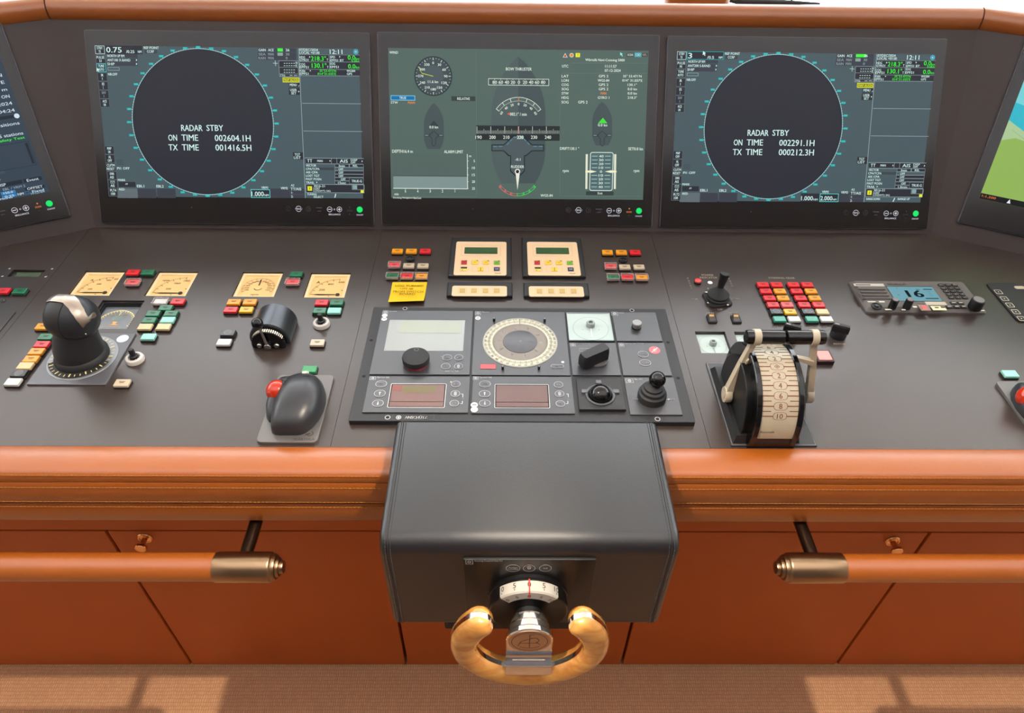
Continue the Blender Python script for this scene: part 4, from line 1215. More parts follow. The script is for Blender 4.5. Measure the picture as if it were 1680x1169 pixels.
def meter(hk, label, zf, kind, marks):
    x0, x1, y0, y1 = HOLES[hk]; cx, cy = (x0 + x1) / 2, (y0 + y1) / 2; hw, hd = (x1 - x0) / 2 - .0008, (y1 - y0) / 2 - .0008
    t = thing('panel_meter', label, 'gauge', (cx, cy, .8972), group='cream panel meters')
    z = 0.
    rings = [[(x, y, zz) for x, y in rr(-a, -b, a, b, .001)] for a, b, zz in ((hw, hd, -.008), (hw, hd, .0), (hw - .0045, hd - .0045, .0), (hw - .0055, hd - .0055, -.0022))]
    MB().loft(rings, M_dialr, True, False).build('bezel', t)
    mb = MB(); mb.rect(-hw + .0050, -hd + .0050, hw - .0050, hd - .0050, -.0021, M_dial)
    p = Px(mb, desk_map(zf, cx, cy, .895)); z = -.0019
    if kind == 'corner':
        ox, oy = hw - .015, -hd + .0125; R_ = .044
        for i in range(0, 31):
            a = math.radians(178 - 86 * i / 30); k = .003 if i % 5 else .0055
            mb.line(ox + R_ * math.cos(a), oy + R_ * math.sin(a), ox + (R_ - k) * math.cos(a), oy + (R_ - k) * math.sin(a), .0006 if i % 5 else .001, z, M_dink)
        for s_, x, y, h in marks: mb.text(s_, x * hw, y * hd, h, M_dink, z)
        mb.disc(ox + .007, oy + .012, .0012, z, M_dink, n=12); mb.disc(ox - .012, oy - .004, .001, z, M_dink, n=12)
        mb.build('dial_face', t, smooth=0)
        q = MB(); q.prism([(ox - .039, oy - .0004), (ox - .030, oy - .0013), (ox - .002, oy - .0009), (ox - .002, oy + .0006), (ox - .030, oy + .0008)], -.0012, -.0008, M_ink)
        q.build('needle', t, smooth=0)
        q = MB(); q.lathe([(.0035, -.002), (.0035, -.0008), (.001, -.0006)], M_ink, ox + .002, oy, n=16); q.build('needle_hub', t)
    else:
        ox, oy = 0, -.004; R_ = .027
        for i in range(0, 49):
            a = math.radians(205 - 230 * i / 48); k = .003 if i % 4 else .0045
            mb.line(ox + R_ * math.cos(a), oy + R_ * math.sin(a), ox + (R_ - k) * math.cos(a), oy + (R_ - k) * math.sin(a), .0005 if i % 4 else .0008, z, M_dink)
        for i, s_ in enumerate(('1200', '1000', '800', '600', '400', '200', '', '200', '400', '600', '800', '1000', '1200')):
            a = math.radians(198 - 216 * i / 12)
            if s_: mb.text(s_, ox + .0185 * math.cos(a), oy + .0185 * math.sin(a), .0034, M_dink, z)
        mb.text('rpm', -.001, -hd + .0098, .0048, M_dink, z, wd=.012)
        mb.ring(ox, oy, .0055, .0068, z, M_ink, 200, 350, 20)
        mb.build('dial_face', t, smooth=0)
        q = MB(); q.prism([(ox - .0007, oy + .006), (ox + .0007, oy + .006), (ox + .0011, oy + .021), (ox - .0011, oy + .021)], -.0012, -.0008, M_ink); q.build('needle', t, smooth=0)


meter('g1', 'cream ammeter behind the thruster handle, leftmost of the cream gauges', Zm(105, 435, 14), 'corner', (('A', -.48, .42, .006), ('100', -.26, -.32, .0042), ('200', .0, .10, .0042), ('400', .36, .42, .0042), ('600', .72, .52, .0042)))
meter('g2', 'cream rpm gauge reading up to 1500, second from the left', Zm(225, 435, 14), 'corner', (('rpm', -.48, .40, .0055), ('500', -.12, -.26, .0045), ('1000', .18, .20, .0045), ('1500', .58, .42, .0045)))
meter('g3', 'cream centre zero rpm gauge with upright needle', Zm(370, 440, 15.27), 'centre', ())
meter('g4', 'cream ammeter marked 200 400 600 left of the yellow note', Zm(490, 440, 16.8), 'corner', (('A', -.55, .40, .007), ('200', -.25, -.22, .0052), ('400', .1, .25, .0052), ('600', .62, .42, .0052)))

# dark azimuth indicator set deep in the desk
x0, x1, y0, y1 = HOLES['az']; cx, cy = (x0 + x1) / 2, (y0 + y1) / 2; hw, hd = (x1 - x0) / 2 - .0006, (y1 - y0) / 2 - .0006
t = thing('azimuth_indicator', 'sunken dark dial with yellow scale arc behind the thruster handle', 'gauge', (cx, cy, .889))
M_azf = mat('dark_dial_glass', '#6b7075', rough=.2, spec=.8)
M_gold = mat('gold_print', '#ecd68a', rough=.5)
rings = [[(x, y, zz) for x, y in rr(-a, -b, a, b, .001)] for a, b, zz in ((hw, hd, -.006), (hw, hd, .008), (hw - .0025, hd - .0025, .008), (hw - .0025, hd - .0025, .005), (hw - .004, hd - .004, .005), (hw - .004, hd - .004, .001))]
MB().loft(rings, M_blackm, True, False).build('bezel', t, smooth=20)
mb = MB(); mb.rect(-hw + .004, -hd + .004, hw - .004, hd - .004, .0012, M_azf)
mb.ring(0, -.006, .0265, .0280, .0014, M_gold, -25, 205, 60)
for i in range(24):
    a = math.radians(205 - 230 * i / 23); mb.line(.0265 * math.cos(a), -.006 + .0265 * math.sin(a), .0235 * math.cos(a), -.006 + .0235 * math.sin(a), .0012, .0014, M_gold)
mb.text('PORT', -.008, .010, .0042, M_gold, .0014, wd=.013); mb.text('STBD', .009, .010, .0042, M_gold, .0014, wd=.013)
mb.line(0, .019, 0, .009, .0012, .0014, M_gold)
mb.disc(0, .002, .0085, .00135, mat('dial_hub', '#6f7d78', rough=.3), ry=.007)
mb.flat([(-.004, -.006), (.004, -.006), (.002, -.012), (.009, -.0145), (-.009, -.0145), (-.002, -.012)], .0015, mat('dial_orange', '#e0a868', rough=.5))
mb.rect(-.013, -.0195, .013, -.018, .0014, mat('dial_faint_print', '#a78b76', rough=.5))
mb.build('dial_face', t, smooth=0)

# white rudder angle meters in front of the search light joystick
M_wface = mat('rudder_meter_face', '#b3c2bd', rough=.5)
M_wshade = mat('rudder_meter_print', '#97a5a1', rough=.5)


def rudder_face(mb, z, k=1.):
    mb.disc(0, -.001, .021 * k, z, M_wshade, n=40); mb.disc(0, -.001, .0203 * k, z + .0001, M_wface, n=40)
    mb.disc(-.0095 * k, -.004, .0011, z + .0002, M_wshade, n=10); mb.disc(.0095 * k, -.004, .0011, z + .0002, M_wshade, n=10)


def rudder_hub(q, z0, k=1.):
    q.lathe([(.0058 * k, z0), (.0058 * k, z0 + .006), (.0048 * k, z0 + .0075), (.0028 * k, z0 + .0075), (.0028 * k, z0 + .004), (0, z0 + .004)], mat('meter_hub_grey', '#8f9794', rough=.35), n=28)


for hk, s_ in (('r1', 'white square rudder angle meter in front of the search light joystick'), ('r2', 'white square rudder angle meter half hidden behind the throttle')):
    x0, x1, y0, y1 = HOLES[hk]; cx, cy = (x0 + x1) / 2, (y0 + y1) / 2; hw, hd = (x1 - x0) / 2 - .0006, (y1 - y0) / 2 - .0006
    t = thing('rudder_meter', s_, 'gauge', (cx, cy, .8945), group='white rudder meters on the right desk')
    MB().slab(-hw, -hd, hw, hd, -.008, 0, M_wface, r=.001, ch=.0005).build('case', t)
    mb = MB(); rudder_face(mb, .0003); mb.build('dial_face', t, smooth=0)
    q = MB(); rudder_hub(q, .0003, .9); q.build('hub', t)
    MB().prism([(-.0008, -.018), (.0008, -.018), (.0008, 0), (-.0008, 0)], .0008, .0014, M_wshade).build('needle', t)

# dark readout and dial at the far left
x0, x1, y0, y1 = HOLES['dk']; cx, cy = (x0 + x1) / 2, (y0 + y1) / 2
t = thing('readout', 'dark green unlit readout near the left edge of the desk, behind the buttons', 'display', (cx, cy, .896))
MB().slab(-.0262, -.0093, .0262, .0093, -.008, 0, M_blackm, r=.0006, ch=.0003).build('case', t)
MB().rect(-.020, -.006, .020, .007, .0003, mat('unlit_lcd', '#4b5a45', rough=.25)).build('window', t, smooth=0)
for dx, dy in ((-.034, .012), (.037, .012), (-.034, -.010), (.037, -.010)):
    MB().lathe([(.0022, .004), (.0022, .0052), (.0012, .0056)], M_steel, dx, dy, n=14).build('screw', t)
P = desk(5, 494)
t = thing('desk_screw', 'single dark countersunk screw by the left edge below the red button', 'screw', (P.x, P.y, .9))
MB().lathe([(.004, 0), (.004, .0006), (.0015, .0007)], M_black, n=18).build('head', t); MB().lathe([(.0015, .0005), (.0012, .0016)], M_steel, .0015, .001, n=12).build('glint_pin', t)
cx, cy = -.80, .808
t = thing('dial_plate', 'black dial plate with a ring of white marks at the left edge', 'control plate', (cx, cy, .9))
MB().slab(-.0435, -.059, .0435, .059, 0, .0015, M_desk, r=.001, ch=.0004).build('plate', t)
mb = MB()
for i in range(40):
    a = 2 * PI * i / 40; mb.line(.026 * math.cos(a), .012 + .026 * math.sin(a), .031 * math.cos(a), .012 + .031 * math.sin(a), .0018, .0017, M_white)
mb.build('scale', t, smooth=0)
MB().lathe([(.021, .0015), (.021, .012), (.018, .016), (0, .017)], M_blackm, 0, .012, n=32).build('knob', t)

# ------------------------------------------------------------------ small dimmer knobs
for px, py, s_ in ((221.5, 589, 'black dimmer knob on a white ring right of the thruster plate'), (527.5, 531, 'black dimmer knob on a white ring below the fourth gauge')):
    P = desk(px, py, .902)
    t = thing('rotary_dimmer', s_, 'dimmer', (P.x, P.y, .9), group='small dimmer knobs')
    MB().lathe([(.0128, 0), (.0132, .003), (.0118, .0062), (.0085, .0070), (.008, .0062)], mat('pale_collar', '#c9c2ba', rough=.35), n=36).build('collar', t)
    mb = MB(); mb.lathe([(.0084, .005), (.0084, .0064)], M_black, n=32)
    for i in range(11):
        a = math.radians(230 - 280 * i / 10); mb.disc(.0072 * math.cos(a), .0072 * math.sin(a), .0005, .0066, M_white, n=8)
    mb.build('dial', t)
    MB().lathe([(.0060, .0064), (.0056, .009), (.0042, .010), (.0038, .020), (.0032, .021), (0, .0212)], M_black, n=24).build('knob', t)

# ------------------------------------------------------------------ alarm panels and strips
ZP = Zm(630, 385, 7.636)
M_creamp = mat('alarm_panel_face', '#dcbd97', rough=.5, var=.02)
M_creamd = mat('alarm_panel_print', '#c4ae8a', rough=.6)
cx, cy, wd, dp = quad([(740.7, 393.1), (838.2, 393.1), (840.2, 456.8), (735.2, 456.8)])
t = thing('alarm_panel', 'cream alarm panel with green readout, left of the pair below the middle display', 'alarm panel', (cx, cy, .9), group='cream alarm panels')
MB().slab(-wd / 2, -dp / 2, wd / 2, dp / 2, 0, .006, M_panelb, r=.002, ch=.0025, steps=3).build('frame', t)
f = desk_map(ZP, cx, cy, .907)
mb = MB(); p = Px(mb, f); a = p.box(888, 83, 1535, 503)
mb.slab(a[0], a[1], a[2], a[3], .0055, .0068, M_creamp, r=.004, ch=.0006, n=6)
p.F(968, 130, 1464, 262, M_creamd, .0070, .0006); p.T('Wärtsilä', 1388, 474, 1464, 486, M_ink, .0070)
mb.build('face', t)
mb = MB(); p = Px(mb, f); p.R(1012, 160, 1417, 235, mat('green_lcd', '#34532f', rough=.25, spec=.6), .0071); p.F(1008, 157, 1421, 238, M_ink, .00705, .0006); mb.build('readout', t, smooth=0)
KEYS = [('#b3252f', 955, 318, 1052, 376), ('#e8bc35', 1092, 318, 1190, 376), ('#e8bc35', 1229, 320, 1327, 376), ('#6da233', 1364, 322, 1465, 378), ('#e8c95c', 950, 400, 1054, 456), ('#e9c03c', 1104, 402, 1310, 460), ('#22264e', 1364, 402, 1465, 458)]
for i, (c, x0, y0, x1, y1) in enumerate(KEYS):
    mb = MB(); p = Px(mb, f); p.F(x0, y0, x1, y1, M_creamd, .0070, .0005)
    m = mat('alarm_key_' + c.strip('#'), c, rough=.45)
    if i == 5: x0, x1 = 1174, 1246
    else: x0, x1 = x0 + 12, x1 - 14
    a = p.box(x0, y0 + 4, x1, y1 - 5); mb.slab(a[0], a[1], a[2], a[3], .0066, .0074, m, r=.0006, ch=.0003)
    if i in (0, 1, 2, 3):
        mb.flat([(a[2] - .004, a[3]), (a[2], a[3] - .003), (a[2], a[3])], .00755, M_ink)
        b = ((a[0] + a[2]) / 2, (a[1] + a[3]) / 2); mb.ring(b[0], b[1], .0012, .0016, .00755, M_ink, n=14)
    if i == 4: mb.rect(a[0], (a[1] + a[3]) / 2 + .0005, a[2], a[3], .00755, M_ink); mb.disc(a[0] + .003, a[1] + .002, .001, .0076, M_ink, n=10)
    if i == 5: b = (a[0] + a[2]) / 2; mb.rect(b - .0004, a[1] + .001, b + .0004, a[3] - .001, .00755, M_ink); mb.flat([(b - .0014, a[1] + .0025), (b, a[1] + .001), (b + .0014, a[1] + .0025)], .00755, M_ink)
    if i == 6: mb.text('S.M', (a[0] + a[2]) / 2, (a[1] + a[3]) / 2, .003, M_white, .00755)
    mb.build('key', t, smooth=0)
cx2, cy2, _, _ = quad([(854.6, 393.5), (952.1, 393.9), (962, 457), (857.6, 457)])
copy_thing(t, 'cream alarm panel with green readout, right of the pair below the middle display', (cx2, cy2, .9))
cx, cy, wd, dp = quad([(734.4, 466.8), (840, 466.8), (841.5, 489.1), (732.5, 489.1)])
t = thing('key_strip', 'black edged cream strip of four keys below the left alarm panel', 'key panel', (cx, cy, .9), group='four key strips')
MB().slab(-wd / 2, -dp / 2, wd / 2, dp / 2, 0, .006, M_panelb, r=.002, ch=.0025, steps=3).build('frame', t)
f = desk_map(ZP, cx, cy, .907); mb = MB(); p = Px(mb, f); a = p.box(850, 636, 1541, 764)
mb.slab(a[0], a[1], a[2], a[3], .0055, .0068, M_creamp, r=.004, ch=.0006, n=6); mb.build('face', t)
M_skey = mat('strip_key', '#bd9f5c', rough=.45)
for x0, x1 in ((930, 1036), (1073, 1180), (1217, 1323), (1358, 1468)):
    mb = MB(); p = Px(mb, f); p.F(x0, 665, x1, 737, M_creamd, .0070, .0007)
    a = p.box(x0 + 19, 673, x1 - 19, 726); mb.slab(a[0], a[1], a[2], a[3], .0066, .0074, M_skey, r=.0004, ch=.0003); b = ((a[0] + a[2]) / 2, (a[1] + a[3]) / 2); mb.rect(b[0] - .003, b[1] - .0004, b[0] + .003, b[1] + .0004, .0075, M_creamd)
    mb.build('key', t, smooth=0)
cx2, cy2, _, _ = quad([(857.9, 467.5), (964.3, 467.8), (967.6, 489.8), (858.9, 489.8)])
copy_thing(t, 'black edged cream strip of four keys below the right alarm panel', (cx2, cy2, .9))

# yellow sticky note with handwriting
P = [desk(*q) for q in ((644, 463), (700.8, 463), (695.5, 498), (637.3, 500))]
cx = sum(q.x for q in P) / 4; cy = sum(q.y for q in P) / 4
mb = MB(); M_note = mat('yellow_note', '#dfb406', rough=.75, var=.03); n = 8
top_, bot_ = [], []
vs = []; fs = []
for j in range(n + 1):
    v = j / n; L_ = P[0].lerp(P[3], v); R_ = P[1].lerp(P[2], v)
    for i in range(n + 1):
        q = L_.lerp(R_, i / n); lift = .0006 + .0055 * max(0, v - .35) ** 2 * 2.4
        vs.append((q.x - cx, q.y - cy, lift))
for j in range(n):
    for i in range(n):
        a = j * (n + 1) + i; fs.append((a, a + n + 1, a + n + 2, a + 1))
N_ = len(vs)
vs += [(x, y, z - .0003) for x, y, z in vs]; fs += [tuple(i + N_ for i in f_[::-1]) for f_ in fs]
rim = [i for i in range(n + 1)] + [(j + 1) * (n + 1) - 1 for j in range(1, n + 1)] + [n * (n + 1) + i for i in range(n - 1, -1, -1)] + [j * (n + 1) for j in range(n - 1, 0, -1)]
fs += [(rim[i], rim[(i + 1) % len(rim)], rim[(i + 1) % len(rim)] + N_, rim[i] + N_) for i in range(len(rim))]
mb.add(vs, fs, M_note)
note = thing('sticky_note', 'yellow sticky note with handwriting stuck below the left button group', 'note', (cx, cy, .9))
mb.build('paper', note)
q = MB(); p = Px(q, desk_map(ZP, cx, cy, .902)); M_pen = mat('pen_ink', '#8a6c12', rough=.8)
for s_, b, z in (('LOG TURNED', (142, 624, 496, 645), .0016), ('OFF @', (200, 664, 368, 686), .0023), ('FROM SWITCH', (115, 710, 492, 733), .0038), ('BOARD', (198, 752, 392, 778), .0060)): p.T(s_, *b, M_pen, z)
q.build('handwriting', note, smooth=0)
# ------------------------------------------------------------------ central instrument frame and its modules
ZA = Zm(560, 480, 5.313); ZB = Zm(850, 480, 5.313); ZC = Zm(570, 380, 2.8966)
M_print = mat('module_print', '#c9c9cc', rough=.6)
M_modb = mat('module_button', '#57585d', rough=.45)
cx, cy, wd, dp = quad([(613, 503.5), (1090, 506), (1142.5, 692), (572, 690)], .908)
FRM = thing('instrument_frame', 'wide black powder coated frame holding the central instrument modules', 'instrument frame', (cx, cy, .9))
rings = [[(x, y, z) for x, y in rr(-wd / 2 + d, -dp / 2 + d, wd / 2 - d, dp / 2 - d, .001, 2)] for d, z in ((0, 0), (0, .0074), (.0006, .008))]
MB().loft(rings, M_panelb).build('frame', FRM, smooth=20)
f = desk_map(ID, cx, cy, .908)
for i, (px, py) in enumerate(((664.5, 506), (1036.7, 509), (609, 558), (597, 617), (1096, 561.5), (1112.6, 620), (636, 684.5), (1078.7, 687.2))):
    a = f(px, py); mb = MB()
    if i in (0, 1, 6, 7): mb.ring(a[0], a[1], .0026, .0038, .0083, M_greyp, n=20); mb.disc(a[0], a[1], .0024, .0082, M_groove, n=16)
    else: mb.disc(a[0], a[1], .0026, .0082, M_groove, n=16)
    mb.build('screw', FRM, smooth=0)
mb = MB(); p = Px(mb, f); p.T('ANSCHÜTZ', 664.5, 681.5, 701, 686.8, M_white, .0083)
a = f(654, 684.5); mb.ring(a[0], a[1], .0028, .0034, .0083, M_white, n=24); mb.ring(a[0], a[1], .0007, .0015, .0083, M_white, n=16); p.R(652, 684, 656, 685, M_white, .0083)
a = p.box(644, 680, 712, 689); mb.frame(*a, .0003, .0082, M_panel)
mb.build('brand_lettering', FRM, smooth=0)
MT = .0098     # top of the module plates above the desk
ZM_ = .9 + MT


def module(name, label, cat, pts, m=None, grp='instrument modules in the central frame', gap=.0009, top=MT):
    cx, cy, wd, dp = quad(pts, .9 + top)
    t = thing(name, label, cat, (cx, cy, .9), group=grp)
    MB().slab(-wd / 2 + gap, -dp / 2 + gap, wd / 2 - gap, dp / 2 - gap, .0082, top, m or M_panel, r=.0008, ch=.0005).build('face_plate', t)
    return t, cx, cy


def head(t, zf, cx, cy, box, name, tbox):
    """small maker's frame and the printed module name"""
    mb = MB(); p = Px(mb, desk_map(zf, cx, cy, ZM_)); a = p.box(*box)
    mb.frame(*a, .0004, MT + .0003, M_print)
    b = ((a[0] + a[2]) / 2, (a[1] + a[3]) / 2); h = a[3] - a[1]; mb.ring(b[0], b[1], h * .22, h * .32, MT + .0003, M_print, n=16); mb.ring(b[0], b[1], h * .06, h * .12, MT + .0003, M_print, n=10)
    if name: p.T(name, *tbox, M_print, MT + .0003)
    mb.build('lettering', t, smooth=0)


def mbtn(t, f, x, y, rx, ry, s_=None, kind='text'):
    """membrane button: oval outline with a legend"""
    mb = MB(); p = Px(mb, f); a = p.box(x - rx, y - ry, x + rx, y + ry)
    r = min(a[2] - a[0], a[3] - a[1]) / 2
    mb.slab(a[0], a[1], a[2], a[3], MT - .0003, MT + .0006, M_modb, r=r, ch=.0003, n=8)
    mb.rrband(a[0], a[1], a[2], a[3], r, .00045, MT + .0008, M_print, 8)
    c = ((a[0] + a[2]) / 2, (a[1] + a[3]) / 2); z = MT + .0009; w_ = a[2] - a[0]
    if kind == 'text' and s_:
        L = s_.split('\n'); n = len(L)
        for i, q in enumerate(L): mb.text(q, c[0], c[1] + (n - 1) * .0013 - i * .0026, .0021, M_white, z, wd=min(w_ * .72, .0017 * len(q)))
    elif kind in ('up', 'down'):
        k = 1 if kind == 'up' else -1
        mb.rect(c[0] - .0004, c[1] - .003, c[0] + .0004, c[1] + .003, z, M_white)
        q = [(c[0] - .0016, c[1] + k * .001), (c[0], c[1] + k * .0034), (c[0] + .0016, c[1] + k * .001)]; mb.flat(q if k < 0 else q[::-1], z, M_white)
    elif kind == 'lamp':
        mb.ring(c[0], c[1], .0010, .0016, z, M_white, n=16)
        for k in (1, -1):
            mb.line(c[0] - .002, c[1] + k * .0019, c[0], c[1] + k * .0034, .0005, z, M_white); mb.line(c[0], c[1] + k * .0034, c[0] + .002, c[1] + k * .0019, .0005, z, M_white)
    mb.build('button', t, smooth=0)


def sticker(mb, f, x, y, r, kind):
    c = f(x, y); mb.disc(c[0], c[1], r, MT + .0004, M_white, n=24)
    if kind == 'bar': mb.rect(c[0] - r * .6, c[1] - r * .15, c[0] + r * .6, c[1] + r * .15, MT + .0005, M_ink)
    else: mb.ring(c[0], c[1], r * .35, r * .5, MT + .0005, M_greyp, n=16)


# --- autopilot
t, cx, cy = module('autopilot_unit', 'autopilot module with large pale screen and round black knob', 'autopilot', [(625.9, 508.2), (776, 509.2), (772.7, 614.6), (605.2, 614.6)])
f = desk_map(ZA, cx, cy, ZM_)
head(t, ZA, cx, cy, (364, 155, 408, 184), 'Autopilot', (417, 158, 486, 170))
mb = MB(); p = Px(mb, f); a = p.box(400, 241, 1068, 506)
M_lcdp = mat('pale_lcd', '#8b8e89', rough=.22, spec=.7)
mb.rect(*a, MT + .0003, M_lcdp); mb.frame(a[0] - .0006, a[1] - .0006, a[2] + .0006, a[3] + .0006, .0006, MT + .0002, mat('lcd_edge', '#8d8f92', rough=.4))
p.R(510, 246, 1040, 352, mat('pale_lcd_band', '#8b917c', rough=.22, spec=.7), MT + .0005)
mb.build('screen', t, smooth=0)
mb = MB(); sticker(mb, f, 379, 199, .0042, 'ring'); sticker(mb, f, 374, 230, .0042, 'bar'); mb.build('sticker', t, smooth=0)
for x, y, rx, ry, s_ in ((923, 567, 42, 26, 'Active\nStandby'), (1024, 567, 38, 26, 'ACK'), (910, 643, 40, 26, 'Set')): mbtn(t, f, x, y, rx, ry, s_)
mbtn(t, f, 1021, 643, 38, 26, None, 'lamp')
mb = MB(); p = Px(mb, f); p.T('Test', 950, 678, 980, 690, M_print, MT + .0003); p.R(905, 684, 945, 686, M_print, MT + .0003); p.R(985, 684, 1018, 686, M_print, MT + .0003); p.R(904, 679, 907, 686, M_print, MT + .0003); p.R(1016, 679, 1019, 686, M_print, MT + .0003); p.R(870, 555, 876, 558, M_print, MT + .0003)
mb.build('bracket_print', t, smooth=0)
b = desk(681, 609.5, ZM_); kx, ky = b.x - cx, b.y + .0185 - cy
zt = at_y(681, 583.5, b.y + .0185).z - .9
mb = MB(); mb.lathe([(.0182, zt - .010), (.0192, zt - .009), (.0194, zt - .002), (.0186, zt - .0003), (.0176, zt), (0, zt)], M_blackm, kx, ky, n=48)
q = (kx, ky + .0135); mb.ring(q[0], q[1], .0024, .0036, zt + .0003, mat('knob_dimple', '#4a4a4d', rough=.3), n=20)
knob = mb.build('knob', t)
mb = MB(); mb.lathe([(.0170, MT), (.0176, MT + .004), (.0176, zt - .010)], mat('red_glow_ring', '#cf1430', rough=.2, spec=.7), kx, ky, n=40); o = mb.build('lit_ring', knob)

# --- compass repeater
t, cx, cy = module('compass_repeater', 'gyro compass repeater with large pale round card', 'compass', [(777.1, 510.2), (926.6, 510.5), (937.7, 615.8), (773.7, 615.8)])
f = desk_map(ZC, cx, cy, ZM_)
head(t, ZC, cx, cy, (607, 379, 634, 395), 'Repeater', (640, 379, 676, 386))
c = desk(853.3, 561, ZM_); kx, ky = c.x - cx, c.y - cy
RR = (desk(914.7, 561, ZM_).x - desk(791.8, 561, ZM_).x) / 2
M_card = mat('compass_card', '#cbc7b2', rough=.5); M_card2 = mat('compass_card_inner', '#8a8177', rough=.5); M_cink = mat('compass_print', '#7d7c6c', rough=.7); M_cc = mat('compass_centre', '#58585c', rough=.35)
mb = MB(); mb.lathe([(RR, MT - .0004), (RR, MT + .0006), (RR - .001, MT + .0012), (RR - .004, MT + .0008)], mat('compass_rim', '#a9a698', rough=.3), kx, ky, n=72); mb.build('rim', t)
mb = MB(); z = MT + .0010
mb.ring(kx, ky, RR * .74, RR - .0015, z, M_card, n=90)
for i in range(180):
    a = math.radians(2 * i); k = (.80, .86) if i % 5 else (.78, .88)
    mb.line(kx + RR * k[0] * math.cos(a), ky + RR * k[0] * math.sin(a), kx + RR * k[1] * math.cos(a), ky + RR * k[1] * math.sin(a), .0006 if i % 5 else .0009, z + .0002, M_cink)
for i in range(36):
    a = PI / 2 - math.radians(10 * i - 218.3); mb.text('%d' % (i * 10), kx + RR * .925 * math.cos(a), ky + RR * .925 * math.sin(a), .0034, M_cink, z + .0002, ang=a - PI / 2)
card = mb.build('card', t, smooth=0)
mb = MB(); mb.ring(kx, ky, RR * .45, RR * .74, z, M_card2, n=72)
for i in range(100):
    a = math.radians(3.6 * i); k = .69 if i % 5 else .66
    mb.line(kx + RR * k * math.cos(a), ky + RR * k * math.sin(a), kx + RR * .735 * math.cos(a), ky + RR * .735 * math.sin(a), .0007, z + .0002, M_cink)
for i in range(10):
    a = PI / 2 - math.radians(36 * i + 59); mb.text(str(i), kx + RR * .56 * math.cos(a), ky + RR * .56 * math.sin(a), .0058, M_white, z + .0002, ang=a - PI / 2)
mb.build('inner_card', t, smooth=0)
mb = MB(); mb.lathe([(RR * .465, MT), (RR * .455, MT + .0016), (RR * .44, MT + .0019), (0, MT + .0019)], M_cc, kx, ky, n=60)
mb.ring(kx + .0005, ky, .0014, .0019, MT + .0021, M_greyp, n=16); mb.text('ANSCHÜTZ', kx + .0125, ky, .0016, M_greyp, MT + .0021, wd=.014); mb.build('centre_disc', t)
mb = MB(); mb.rect(kx - .0006, ky + RR * .70, kx + .0006, ky + RR * .93, MT + .0014, M_cink); mb.build('lubber_line', t, smooth=0)
mb = MB(); p = Px(mb, f); sticker(mb, f, 620, 411, .0042, 'bar'); mb.build('sticker', t, smooth=0)
mb = MB(); p = Px(mb, f); p.R(632, 630, 705, 652, mat('red_window', '#c8494c', rough=.3), MT + .0005); p.F(631, 629, 706, 653, M_ink, MT + .0004, .0003); mb.build('red_window', t, smooth=0)
for x, y in ((697, 421), (937, 423), (738, 649), (910, 649)):
    q = f(x, y + 2); mb = MB(); mb.lathe([(.0019, MT), (.0019, MT + .0045), (.0012, MT + .0052)], M_black, q[0], q[1], n=14); mb.disc(q[0], q[1], .0011, MT + .0054, M_greyp, n=10); mb.build('pin', t)
mbtn(t, f, 997, 640, 31, 9, '< >')
mb = MB(); q = f(1023, 620); mb.disc(q[0], q[1], .0022, MT + .0005, M_white, n=20); mb.build('led', t, smooth=0)

